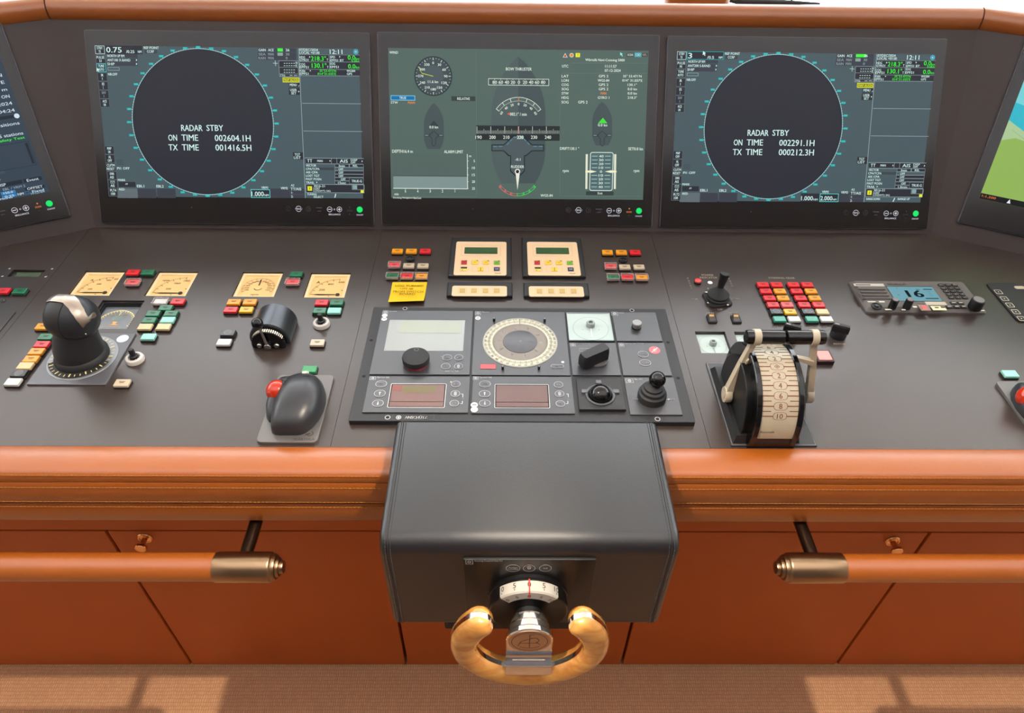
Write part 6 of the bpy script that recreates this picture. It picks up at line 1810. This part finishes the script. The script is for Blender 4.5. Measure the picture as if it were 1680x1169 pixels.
mb = MB(); A0 = math.degrees(.4432); DA = math.degrees(.1805)
for i, s_ in enumerate(('10', '8', '6', '4', '2', '0', '2', '4', '6', '8', '10')):
    a = A0 + DA * i; m = M_maroon if i < 6 else M_dink
    on_drum(mb, -.0225, -.0085, a, .0012, m); on_drum(mb, .0085, .0225, a, .0012, m)
    if i < 10: on_drum(mb, -.0225, -.0115, a + DA / 2, .0009, m); on_drum(mb, .0115, .0225, a + DA / 2, .0009, m)
    # oval around the numeral
    for k in range(28):
        q0, q1 = 2 * PI * k / 28, 2 * PI * (k + 1) / 28
        def ov(q, g):
            c, s2 = math.cos(q), math.sin(q); xx = .0088 * math.copysign(abs(c) ** .6, c) * g; yy = .0052 * math.copysign(abs(s2) ** .8, s2) * g
            aa = math.radians(a) + yy / DR; return (DX + xx, DY - (DR + .0003) * math.cos(aa), DZ + (DR + .0003) * math.sin(aa))
        mb.add([ov(q0, 1), ov(q1, 1), ov(q1, .94), ov(q0, .94)], [(0, 1, 2, 3)], m)
    if s_ != '0': drum_text(mb, s_, a, .0066, m)
    else:
        for g0, g1 in ((1, .8), (.4, .2)):
            for k in range(4):
                def dm(k, g):
                    xx = (.0036, 0, -.0036, 0)[k % 4] * g; aa = math.radians(a) + (0, .0032, 0, -.0032)[k % 4] * g / DR
                    return (DX + xx, DY - (DR + .0004) * math.cos(aa), DZ + (DR + .0004) * math.sin(aa))
                mb.add([dm(k, g0), dm(k + 1, g0), dm(k + 1, g1), dm(k, g1)], [(0, 1, 2, 3)], M_maroon)
drum_text(mb, 'Rexroth', 7, .0032, M_ink, x=-.0205, al='l', wd=.0175)
mb.build('scale_print', t, smooth=0)
# stepped foot in front and at the sides
mb = MB(); mb.loft([[(DX - .047, -.0745 + .0, .0022), (DX + .0395, -.0745, .0022), (DX + .0395, .066, .0022), (DX - .047, .066, .0022)], [(DX - .043, -.0700, .012), (DX + .0375, -.0700, .012), (DX + .0375, .060, .012), (DX - .043, .060, .012)]], M_black); mb.build('foot', t, smooth=0)
mb = MB(); mb.box(DX - .0305, -.0810, .0, DX + .0305, -.0600, .0175, M_blackg); mb.build('front_block', t, smooth=0)
# levers
PVY, PVZ, HYc, HZc = .6725 - TY, .0225, .680 - TY, .118
for sgn, xp, xt in ((-1, .3025 - TX, .3207 - TX), (1, .4125 - TX, .394 - TX)):
    mb = MB(); rings = []
    for f_, w_, dth in ((0, .0115, .0090), (.10, .0115, .0090), (.18, .0100, .0088), (.5, .0090, .0082), (.8, .0080, .0074), (.93, .0078, .0070)):
        x = xp + (xt - xp) * (f_ ** 1.25); y = PVY + (HYc - PVY) * f_; z = PVZ + (HZc - PVZ) * f_
        rings.append([(x - dth / 2, y - w_ / 2, z), (x + dth / 2, y - w_ / 2, z), (x + dth / 2, y + w_ / 2, z), (x - dth / 2, y + w_ / 2, z)])
    mb.loft(rings, M_ivory)
    mb.X = Matrix.Translation((xp, PVY, PVZ)) @ Matrix.Rotation(PI / 2, 4, 'Y'); mb.lathe([(.0105, -.0045), (.0112, -.003), (.0112, .003), (.0105, .0045), (0, .0045)], M_ivory, n=32); mb.X = None
    mb.X = Matrix.Translation((xt, HYc, HZc)) @ Matrix.Rotation(PI / 2, 4, 'Y'); mb.lathe([(.0095, -.0045), (.0106, -.004), (.0106, .004), (.0095, .0045)], M_ivory, n=32); mb.X = None
    # pointer finger reaching over the drum rim
    f_ = .60; x = xp + (xt - xp) * f_; z = PVZ + (HZc - PVZ) * f_; y = PVY + (HYc - PVY) * f_
    mb.loft([[(x, y - .007, z - .003), (x, y + .001, z - .003), (x, y + .001, z + .005), (x, y - .007, z + .005)], [(DX + sgn * .0265, y - .0075, z + .011), (DX + sgn * .0265, y - .002, z + .011), (DX + sgn * .0265, y - .002, z + .014), (DX + sgn * .0265, y - .0075, z + .014)]], M_ivory)
    lv = mb.build('lever', t, smooth=30)
    mb = MB(); xc = (.3080 - TX) if sgn < 0 else (.3600 - TX)
    x0, x1 = ((.3065 - TX), (.3560 - TX)) if sgn < 0 else ((.3580 - TX), (.4080 - TX))
    mb.X = Matrix.Translation((x0, HYc, HZc)) @ Matrix.Rotation(PI / 2, 4, 'Y'); L = x1 - x0
    mb.lathe([(.0070, 0), (.0088, .001), (.0092, .003), (.0092, L - .003), (.0088, L - .001), (.0070, L)], M_blackg, n=32); mb.build('grip', lv)
    mb = MB(); mb.X = Matrix.Translation((xp + sgn * -.0 - (.0046 if sgn < 0 else -.0046), PVY, PVZ)) @ Matrix.Rotation(PI / 2, 4, 'Y'); mb.lathe([(.0050, -.0006), (.0050, .0006)], M_ivory, n=24); mb.build('pivot_cap', lv)

# ------------------------------------------------------------------ VHF radio
cx, cy, wd, dp = (.6721, .9172, .1935, .0825)
t = thing('vhf_radio', 'grey VHF radio with blue screen showing 16', 'radio', (cx, cy, .9))
M_rad = mat('radio_grey', '#5a5450', rough=.42, spec=.45, bump=(500, .03, 2))
M_radk = mat('radio_key', '#2c2827', rough=.5); M_radp = mat('radio_print', '#e9dfc8', rough=.6)
mb = MB(); rings = []
for d, z in ((0, 0), (.0005, .0030), (.006, .0085), (.0068, .0090)):
    rings.append([(x, y, z) for x, y in rr(-wd / 2 + d, -dp / 2 + d, wd / 2 - d, dp / 2 - d, .004)])
mb.loft(rings, M_rad); mb.build('case', t, smooth=25)
ZV = Zm(1385, 455, 7); fz = desk_map(ZV, cx, cy, .9092); z = .0093
mb = MB(); p = Px(mb, fz)
p.R(160, 120, 480, 245, mat('grille_recess', '#3c3735', rough=.6), z)
for i in range(4):
    a = p.box(162 + i * 22, 131 + i * 36, 470 + i * 22, 142 + i * 36); mb.slab(a[0], a[1], a[2], a[3], .0088, .0108, M_rad, r=.0008, ch=.0006)
mb.build('speaker_grille', t)
mb = MB(); p = Px(mb, fz); p.R(110, 70, 455, 100, mat('radio_label', '#b9b1a6', rough=.5), z); p.R(130, 80, 300, 90, M_radk, z + .0002); mb.build('label_plate', t, smooth=0)
mb = MB(); p = Px(mb, fz); p.R(495, 68, 710, 84, M_radk, z); p.T('FURUNO', 505, 71, 695, 81, M_radp, z + .0002); mb.build('brand_plate', t, smooth=0)
mb = MB(); p = Px(mb, fz); p.R(935, 278, 1170, 316, mat('radio_strip', '#b8ad97', rough=.5), z); mb.build('channel_strip', t, smooth=0)
mb = MB(); p = Px(mb, fz); p.R(1005, 328, 1165, 376, mat('radio_strip_b', '#d9cfa6', rough=.5), z); p.R(1040, 340, 1085, 352, M_radk, z + .0002); p.R(1108, 332, 1160, 350, M_radk, z + .0002); mb.build('caution_strip', t, smooth=0)
mb = MB(); p = Px(mb, fz)
for x0, y0, x1, y1 in ((270, 274, 362, 282), (400, 272, 465, 284), (470, 362, 545, 374), (660, 364, 705, 376), (1480, 374, 1610, 384), (790, 330, 835, 345)): p.R(x0, y0, x1, y1, M_radp, z)
mb.build('lettering', t, smooth=0)
mb = MB(); p = Px(mb, fz); a = p.box(540, 108, 1068, 270); a = (a[0], a[1], a[2], a[3])
mb.rect(a[0] - .001, a[1] - .001, a[2] + .001, a[3] + .0022, z, M_radk); LB = scr('#6b9fac'); LI = scr('#152329'); mb.rect(*a, z + .0002, LB)
[p.T('16', 720 + e, 150, 900 + e, 228, LI, z + .0004 + abs(e) * .000002) for e in (-6, 0, 6)]; p.R(905, 134, 1005, 143, LI, z + .0004); p.R(935, 238, 1085, 248, LI, z + .0004); p.R(820, 138, 865, 143, LI, z + .0004)
p.T('USA', 590, 115, 612, 124, LI, z + .0004); p.T('25W', 610, 198, 632, 207, LI, z + .0004); p.R(640, 247, 1090, 249, scr('#4f8694'), z + .0004)
for i in range(3): p.R(950 + i * 14, 165 + i * 20, 990 + i * 14, 170 + i * 20, scr('#4f8694'), z + .0004)
mb.build('screen', t, smooth=0)
KL = ['SHIFT', 'CALL', 'MENU', '1', '2', '3', '4', '5', '6', '7', '8', '9', 'CLR', '0', 'ENT']
for i in range(15):
    r, c = divmod(i, 3); x = 1112 + c * 77 + r * 29; y = 92 + r * 36
    mb = MB(); p = Px(mb, fz); a = p.box(x - 31, y - 13, x + 31, y + 13); mb.slab(a[0], a[1], a[2], a[3], .0088, .0108, M_radk, r=.0008, ch=.0005)
    L = len(KL[i]); q = ((a[0] + a[2]) / 2, (a[1] + a[3]) / 2); mb.text(KL[i], q[0], q[1], .0030 if L == 1 else .0020, M_radp, .0111, wd=None if L == 1 else .0015 * L); mb.build('key', t, smooth=25)
for x, y in ((1253, 297), (1335, 297), (1205, 340), (1290, 340), (1370, 340)):
    mb = MB(); p = Px(mb, fz); a = p.box(x - 34, y - 14, x + 34, y + 14); mb.slab(a[0], a[1], a[2], a[3], .0088, .0108, M_radk, r=.0008, ch=.0005); q = ((a[0] + a[2]) / 2, (a[1] + a[3]) / 2); mb.rect(q[0] - .0028, q[1] - .0006, q[0] + .0028, q[1] + .0006, .0111, M_radp); mb.build('key', t, smooth=25)
mb = MB(); p = Px(mb, fz); a = p.box(860, 316, 975, 385); mb.slab(a[0], a[1], a[2], a[3], .0088, .0105, mat('distress_cover', '#8f6e66', rough=.3), r=.001, ch=.0006); p.R(885, 330, 935, 348, mat('distress_red', '#e0605a', rough=.4), .0108); p.R(895, 354, 948, 370, mat('distress_red', '#e0605a', rough=.4), .0108); p.R(845, 303, 925, 314, M_radk, z); mb.build('distress_key', t, smooth=0)
for x, y, xt_, yt_, r in ((548, 345, 575, 268, .0058), (715, 345, 745, 268, .0058), (1495, 345, 1530, 262, .0100)):
    b = fz(x, y); q = fz(xt_, yt_); kz = .0095 + .016
    mb = MB(); mb.lathe([(r * 1.02, .0088), (r * 1.06, .011), (r, kz - .002), (r * .92, kz - .0004), (r * .84, kz), (0, kz)], M_black, b[0], b[1], n=32)
    mb.disc(b[0], b[1], r * .8, kz + .0003, mat('knob_top_grey', '#6d6865', rough=.35), n=28); mb.build('knob', t)
b = fz(372, 330); mb = MB(); mb.lathe([(.0085, .0088), (.0085, .0102), (.0068, .0108), (.0058, .0094), (0, .0094)], M_black, b[0], b[1], n=30); mb.lathe([(.0032, .0094), (.003, .0112), (0, .0112)], M_blackg, b[0], b[1], n=18); mb.build('handset_socket', t)

# ------------------------------------------------------------------ keypad panel at the right edge
t = thing('keypad_panel', 'black panel with white outlined square keys cut by the right edge', 'control panel', (.885, .9085, .9))
MB().slab(-.0765, -.0500, .0765, .0500, 0, .0025, M_blackm, r=.006, ch=.0008).build('plate', t)
f = desk_map(ID, .885, .9085, .9026)
for px, py in ((1637.8, 479), (1647.6, 490), (1656.8, 500.6), (1666.3, 511.6), (1675.6, 522.8)):
    for k in range(1):
        a = f(px, py); mb = MB(); mb.slab(a[0] - .0056, a[1] - .0056, a[0] + .0056, a[1] + .0056, .0022, .0030, M_black, r=.0012, ch=.0003)
        mb.rrband(a[0] - .0056, a[1] - .0056, a[0] + .0056, a[1] + .0056, .0014, .0008, .0032, M_radp); mb.disc(a[0], a[1], .0010, .0032, M_radp, n=10); mb.build('key', t, smooth=0)
a = f(1673, 471.6); mb = MB(); mb.slab(a[0] - .009, a[1] - .004, a[0] + .009, a[1] + .004, .0022, .0032, mat('pale_oval', '#b7a992', rough=.5), r=.004, ch=.0004, n=8); mb.build('oval_key', t)
mb = MB()
for i in range(7): mb.disc(a[0] + .006 + .004 * math.cos(i * .6), a[1] - .022 + .010 * math.sin(i * .6), .0010, .0028, M_greyp, n=8)
mb.build('dotted_print', t, smooth=0)

# ------------------------------------------------------------------ steering pod
PX0, PX1 = -.1345, .1960; PCX = (PX0 + PX1) / 2; PW = (PX1 - PX0) / 2
POD = thing('steering_pod', 'black leather box pod with stitched edges jutting from the desk front', 'steering pod', (PCX, .50, .757))


def round_profile(P, R_, n=6):
    out = []
    K = len(P)
    for i in range(K):
        a, b, c = Vector(P[i - 1]), Vector(P[i]), Vector(P[(i + 1) % K]); r = R_[i]
        if r <= 0: out.append(tuple(b)); continue
        u = (a - b).normalized(); v = (c - b).normalized(); ang = u.angle(v); d = r / math.tan(ang / 2)
        cen = b + (u + v).normalized() * (r / math.sin(ang / 2)); s0 = b + u * d - cen; s1 = b + v * d - cen
        tot = s0.angle(s1); sg = 1 if s0.x * s1.y - s0.y * s1.x > 0 else -1
        for k in range(n + 1):
            q = sg * tot * k / n; out.append((cen.x + s0.x * math.cos(q) - s0.y * math.sin(q), cen.y + s0.x * math.sin(q) + s0.y * math.cos(q)))
    return out


PP = [(.6125, .9055), (.6125, .935), (.430, .935), (.430, .757), (.541, .757), (.541, .9055)]
PR = [0, .006, .020, .010, .004, 0]


def inset(d):
    Q = [(.6125 - d, .9055), (.6125 - d, .935 - d), (.430 + d, .935 - d), (.430 + d, .757 + d), (.541, .757 + d), (.541, .9055)]
    return round_profile(Q, [0, max(.006 - d, .002), .020, .010, .004, 0])


mb = MB(); rings = []
for x, d in ((-PW, .0070), (-PW + .0005, .0045), (-PW + .0020, .0022), (-PW + .0042, .0007), (-PW + .007, 0), (PW - .007, 0), (PW - .0042, .0007), (PW - .0020, .0022), (PW - .0005, .0045), (PW, .0070)):
    rings.append([(x, y - .50, z - .757) for y, z in inset(d)])
mb.loft(rings, M_blk_lea); mb.build('leather_body', POD, smooth=40)
line_ = round_profile([(.6125, .90), (.6125, .935), (.430, .935), (.430, .757), (.541, .757)], [0, .006, .020, .010, 0], 10)
line_ = [q for q in line_ if True]
for sx in (-1, 1):
    x = sx * (PW - .0098)
    mb = MB(); mb.tube([(x, y - .50, z - .757) for y, z in line_[1:-1]], .0006, M_thread_b, n=6); mb.build('seam', POD)
    for dx in (.0128, .0072):
        x = sx * (PW - dx)
        off = .0004
        stitches('stitching', POD, [(x, y - .50 + (-.0003 if y < .5 else .0), z - .757 + (.0003 if z > .9 else 0)) for y, z in line_[1:-6]], mat('grey_blue_thread', '#30333a', rough=.7), ln=.0032, gap=.0046)
MB().slab(-.1030, -.0640, .1020, .030, -.0205, .0005, M_blackm, r=.003, ch=.001).build('under_housing', POD)

# steering control unit on the front of the pod; local z points at the helmsman
AX, AZ = .0308, .8355
FYp = .430
t = thing('steering_unit', 'steering control unit with horseshoe wooden wheel and white degree scale drum', 'steering wheel', (AX, FYp, AZ), (PI / 2, 0, 0))
# in this frame x = right, y = up, z = towards the viewer
M_sp = mat('steering_plate', '#121214', rough=.3, spec=.5)
x0, x1 = -.0425 - AX, .1045 - AX
MB().slab(x0, -.066, x1, .911 - AZ, 0, .003, M_sp, r=.001, ch=.0006).build('face_plate', t)


def fp(x, y):
    px, py = 720 + x / 4.497, 890 + y / 4.497; q = at_y(px, py, FYp - .003); return q.x - AX, q.z - AZ


mb = MB(); p = Px(mb, fp); a = p.box(198, 124, 251, 156); mb.frame(*a, .0004, .0032, M_print); q = ((a[0] + a[2]) / 2, (a[1] + a[3]) / 2); mb.ring(q[0], q[1], .0014, .0020, .0032, M_print, n=16); p.T('Steering Control Unit FU', 262, 125, 468, 141, M_print, .0032); mb.build('lettering', t, smooth=0)
for x, y, rx, ry, s_ in ((547, 184, 52, 25, 'Active\nStandby'), (666, 184, 45, 24, None), (786, 184, 45, 24, 'ACK')):
    mb = MB(); p = Px(mb, fp); a = p.box(x - rx, y - ry, x + rx, y + ry); r = min(a[2] - a[0], a[3] - a[1]) / 2
    mb.slab(a[0], a[1], a[2], a[3], .0028, .0034, mat('dark_membrane', '#252527', rough=.4), r=r, ch=.0003, n=8); mb.rrband(a[0], a[1], a[2], a[3], r, .0004, .0036, M_print, 8); c = ((a[0] + a[2]) / 2, (a[1] + a[3]) / 2)
    if s_:
        for i, q in enumerate(s_.split('\n')): n_ = len(s_.split('\n')); mb.text(q, c[0], c[1] + (n_ - 1) * .0017 - i * .0034, .0028, M_white, .0037, wd=.0017 * len(q))
    else: mb.ring(c[0], c[1], .0012, .0018, .0037, M_white, n=16); mb.line(c[0] - .0025, c[1] + .0025, c[0], c[1] + .0045, .0005, .0037, M_white); mb.line(c[0], c[1] + .0045, c[0] + .0025, c[1] + .0025, .0005, .0037, M_white)
    mb.build('button', t, smooth=0)
RD, DF = .0460, .0245
MB().lathe([(RD + .0004, .0025), (RD + .0004, .0075), (RD - .0008, .0080), (RD - .0008, DF - .0012), (RD - .0022, DF), (.012, DF)], mat('drum_black', '#0d0d0f', rough=.28), n=72).build('drum', t)
# white scale let into the top of the drum and wrapping over its front edge
M_wsc = mat('white_scale', '#a5a19a', rough=.35)
mb = MB(); n = 40; rows = []
for r, z in ((RD - .0004, .0105), (RD - .0001, .0110), (RD - .0001, DF - .0012), (RD - .0020, DF + .0003), (.0315, DF + .0004), (.0312, DF - .001)):
    rows.append([(r * math.cos(math.radians(135.5 - 91 * i / n)), r * math.sin(math.radians(135.5 - 91 * i / n)), z) for i in range(n + 1)])
for a_, b_ in zip(rows[:-1], rows[1:]):
    N0 = len(a_); mb.add(a_ + b_, [(i, i + 1, N0 + i + 1, N0 + i)[::-1] for i in range(N0 - 1)], M_wsc)
sc_ = mb.build('scale_window', t, smooth=60)
mb = MB()
for d, s_ in ((-10, '10'), (-5, '5'), (0, '0'), (5, '5'), (10, '10')):
    an = math.radians(90 - d * 4.2)
    vs, fs, bb = glyphs(s_); k = .0062 / (bb[3] - bb[1]); P = []; P2 = []
    for u, v in vs:
        aa = an - (u - (bb[0] + bb[2]) / 2) * k / RD; zz = .0155 - (v - (bb[1] + bb[3]) / 2) * k
        P.append(((RD + .0002) * math.cos(aa), (RD + .0002) * math.sin(aa), zz))
        r2 = .0375 + (v - (bb[1] + bb[3]) / 2) * k * .8; a2 = an - (u - (bb[0] + bb[2]) / 2) * k * .9 / .0375
        P2.append((r2 * math.cos(a2), r2 * math.sin(a2), DF + .0007))
    mb.add(P, fs, M_ink); mb.add(P2, fs, M_ink)
    ca, sa = math.cos(an), math.sin(an)
    q = [((RD + .0002) * math.cos(an + e), (RD + .0002) * math.sin(an + e), z) for e, z in ((-.009, .0195), (.009, .0195), (.009, .0215), (-.009, .0215))]; mb.add(q, [(0, 1, 2, 3)], M_ink)
mb.build('scale_numerals', t, smooth=0)
mb = MB(); M_rl = mat('red_pointer', '#e0322a', rough=.4)
mb.add([(-.0007, RD + .0005, .009), (.0007, RD + .0005, .009), (.0007, RD + .0005, DF + .0004), (-.0007, RD + .0005, DF + .0004), (.0006, .0345, DF + .001), (-.0006, .0345, DF + .001)], [(0, 1, 2, 3), (3, 2, 4, 5)], M_rl); mb.build('lubber_line', t, smooth=0)

# steering wheel: horseshoe wooden rim with a chrome core, hub and emblem plate
WZ = .0600          # wheel plane in front of the pod face
M_wood = bpy.data.materials.new('polished_maple'); M_wood.use_nodes = True
nt = M_wood.node_tree; b = nt.nodes['Principled BSDF']; b.inputs['Roughness'].default_value = .22; b.inputs['Coat Weight'].default_value = .8; b.inputs['Coat Roughness'].default_value = .06
tc = nt.nodes.new('ShaderNodeTexCoord'); mp = nt.nodes.new('ShaderNodeMapping'); mp.inputs['Scale'].default_value = (14, 40, 40); nz = nt.nodes.new('ShaderNodeTexNoise'); nz.inputs['Scale'].default_value = 1.6; nz.inputs['Detail'].default_value = 5; nz.inputs['Distortion'].default_value = .8
cr = nt.nodes.new('ShaderNodeValToRGB'); cr.color_ramp.elements[0].position = .3; cr.color_ramp.elements[0].color = (*lin('#a8682a'), 1); cr.color_ramp.elements[1].position = .7; cr.color_ramp.elements[1].color = (*lin('#cc9850'), 1)
nt.links.new(tc.outputs['Object'], mp.inputs['Vector']); nt.links.new(mp.outputs[0], nz.inputs['Vector']); nt.links.new(nz.outputs['Fac'], cr.inputs[0]); nt.links.new(cr.outputs[0], b.inputs['Base Color'])
RW = .0730; TH0 = math.radians(90 + 38); TH1 = math.radians(90 - 38 + 360); NP = 96


def rim_layers():
    fr, bk, co = [], [], []
    for i in range(NP + 1):
        f_ = i / NP; th = TH0 + (TH1 - TH0) * f_; e = min(f_, 1 - f_) * (TH1 - TH0) * RW       # distance to the tip
        up = math.sin(th)
        fat = 1 / (1 + math.exp(-(up - .10) / .10))                                        # upper grips are fuller
        Rr = .0138 + .0022 * fat; Ra = .0150
        k = math.sqrt(max(0., 1 - max(0., 1 - e / .013) ** 2)); k = max(k, .06)
        rc = RW - .0006 * fat
        c, s_ = math.cos(th), math.sin(th)
        def ring(z0, sg):
            out = []
            for j in range(13):
                a = PI * j / 12; u = Rr * k * math.cos(a); v = z0 + (Ra - abs(z0)) * (.25 + .75 * k) * math.sin(a) ** .85 * sg if 0 < j < 12 else z0
                out.append(((rc + u) * c, (rc + u) * s_, WZ + v))
            return out
        fr.append(ring(.0030, 1)); bk.append(ring(-.0030, -1)[::-1])
        w_ = Rr * k - .0004
        co.append([((rc + u) * c, (rc + u) * s_, WZ + v) for u, v in ((-w_, -.0029), (w_, -.0029), (w_, .0029), (-w_, .0029))])
    return fr, bk, co


fr, bk, co = rim_layers()
mb = MB(); mb.loft([r[::-1] for r in fr], M_wood); W_T = mb.build('steering_wheel', t, (.0005, 0, 0), smooth=40)
W_T['label'] = 'polished wooden horseshoe wheel rim with chrome hub'
for nm, R_, m in (('rim_back', bk, M_wood), ('rim_core', co, M_chrome)):
    mb = MB(); mb.loft([r[::-1] for r in R_], m); mb.build(nm, W_T, smooth=40)
HB = .0585
MB().lathe([(.0150, DF - .0005), (.0150, .034), (.0180, .0345)], M_black, n=40).build('neck', W_T)
MB().lathe([(.0200, .0335), (.0226, .0345), (.0226, .0420), (.0215, .0424), (.0215, .0430), (.0232, .0436), (.0232, .0500), (.0222, .0504), (.0222, .0510), (.0240, .0515), (.0240, .0530)], M_chrome, n=64).build('hub', W_T)
# emblem plate: round headed slab running down to the rim
mb = MB(); hw = .0262; pts = [(hw * math.cos(math.radians(a)), hw * math.sin(math.radians(a))) for a in range(0, 181, 9)]
YB_ = -.0625
front = lambda y: HB + (0 if y > -.024 else min(.016, (-.024 - y) * .62))
mb2 = MB()
top_poly = pts + [(-hw, -.0235), (hw, -.0235)]
rings = [[(x, y, .0525) for x, y in top_poly], [(x, y, HB - .0012) for x, y in top_poly], [(x * .965, y * .965 if y > 0 else y, HB) for x, y in top_poly]]
mb2.loft(rings, M_chrome)
prof = [(-.0236, .0525), (-.0236, HB), (-.0250, HB - .0006), (-.0275, HB + .0012), (-.0330, HB + .0032), (-.0345, HB + .0026), (-.0430, HB + .0072), (-.0440, HB + .0086), (-.0520, HB + .0120), (-.0570, HB + .0125), (-.0600, HB + .0100), (-.0615, HB + .0060), (-.0615, .0560), (-.0560, .0525)]
mb2.loft([[(x, y, z) for y, z in prof] for x in (-hw, -hw + .001, hw - .001, hw)], M_chrome)
mb2.build('spoke_plate', W_T, smooth=30)
mb = MB(); mb.slab(-.0190, -.0425, .0190, -.0360, 0, .0010, M_steel, r=.001, ch=.0004); o = mb.build('slot_bar', W_T, (0, 0, HB + .0044 - .0005), (0, 0, 0))
for sx in (-1, 1):      # fillets where the plate meets the rim
    mb = MB(); P = [(sx * (.0262 + .010 * q * q), -.0605 + .010 * (1 - q) ** 2 * 1.0 - .0008, WZ) for q in (0, .25, .5, .75, 1)]
    rings = [[(x, y - .001, WZ - .0029), (x, y + .003, WZ - .0029), (x, y + .003, WZ + .0029), (x, y - .001, WZ + .0029)] for x, y, _ in P]
    mb.loft(rings, M_chrome); mb.build('spoke_fillet', W_T)
M_emb = mat('emblem_metal', '#c2a58c', rough=.3, metal=1); M_embl = mat('emblem_line', '#5a4132', rough=.5)
mb = MB(); mb.lathe([(.0238, HB - .0002), (.0238, HB + .0006), (.0228, HB + .0010), (.0218, HB + .0006), (0, HB + .0006)], M_emb, n=56); mb.build('emblem', W_T)
mb = MB(); z = HB + .0008; mb.ring(0, 0, .0196, .0203, z, M_embl, n=56)
w_ = .0009
mb.line(0, -.0135, 0, .0160, w_, z, M_embl); mb.line(0, .0160, .0050, .0162, w_, z, M_embl); mb.line(-.0005, .0055, .0035, .0085, w_, z, M_embl)
mb.line(-.0110, -.0035, .0085, -.0030, w_, z, M_embl); mb.line(-.0110, -.0035, -.0090, .0010, w_, z, M_embl); mb.line(-.0090, .0010, -.0010, .0060, w_, z, M_embl)
mb.line(.0015, .0085, .0080, .0085, w_, z, M_embl); mb.line(.0080, .0085, .0108, .0030, w_, z, M_embl); mb.line(.0108, .0030, .0085, -.0015, w_, z, M_embl); mb.line(.0070, .0000, .0120, -.0070, w_, z, M_embl); mb.line(-.0128, -.0100, -.0105, -.0030, w_, z, M_embl)
for i in range(10):
    a0, a1 = math.radians(225 + 9 * i), math.radians(225 + 9 * (i + 1)); mb.line(.0160 * math.cos(a0), .0150 * math.sin(a0), .0160 * math.cos(a1), .0150 * math.sin(a1), w_, z, M_embl)
mb.build('monogram', W_T, smooth=0)
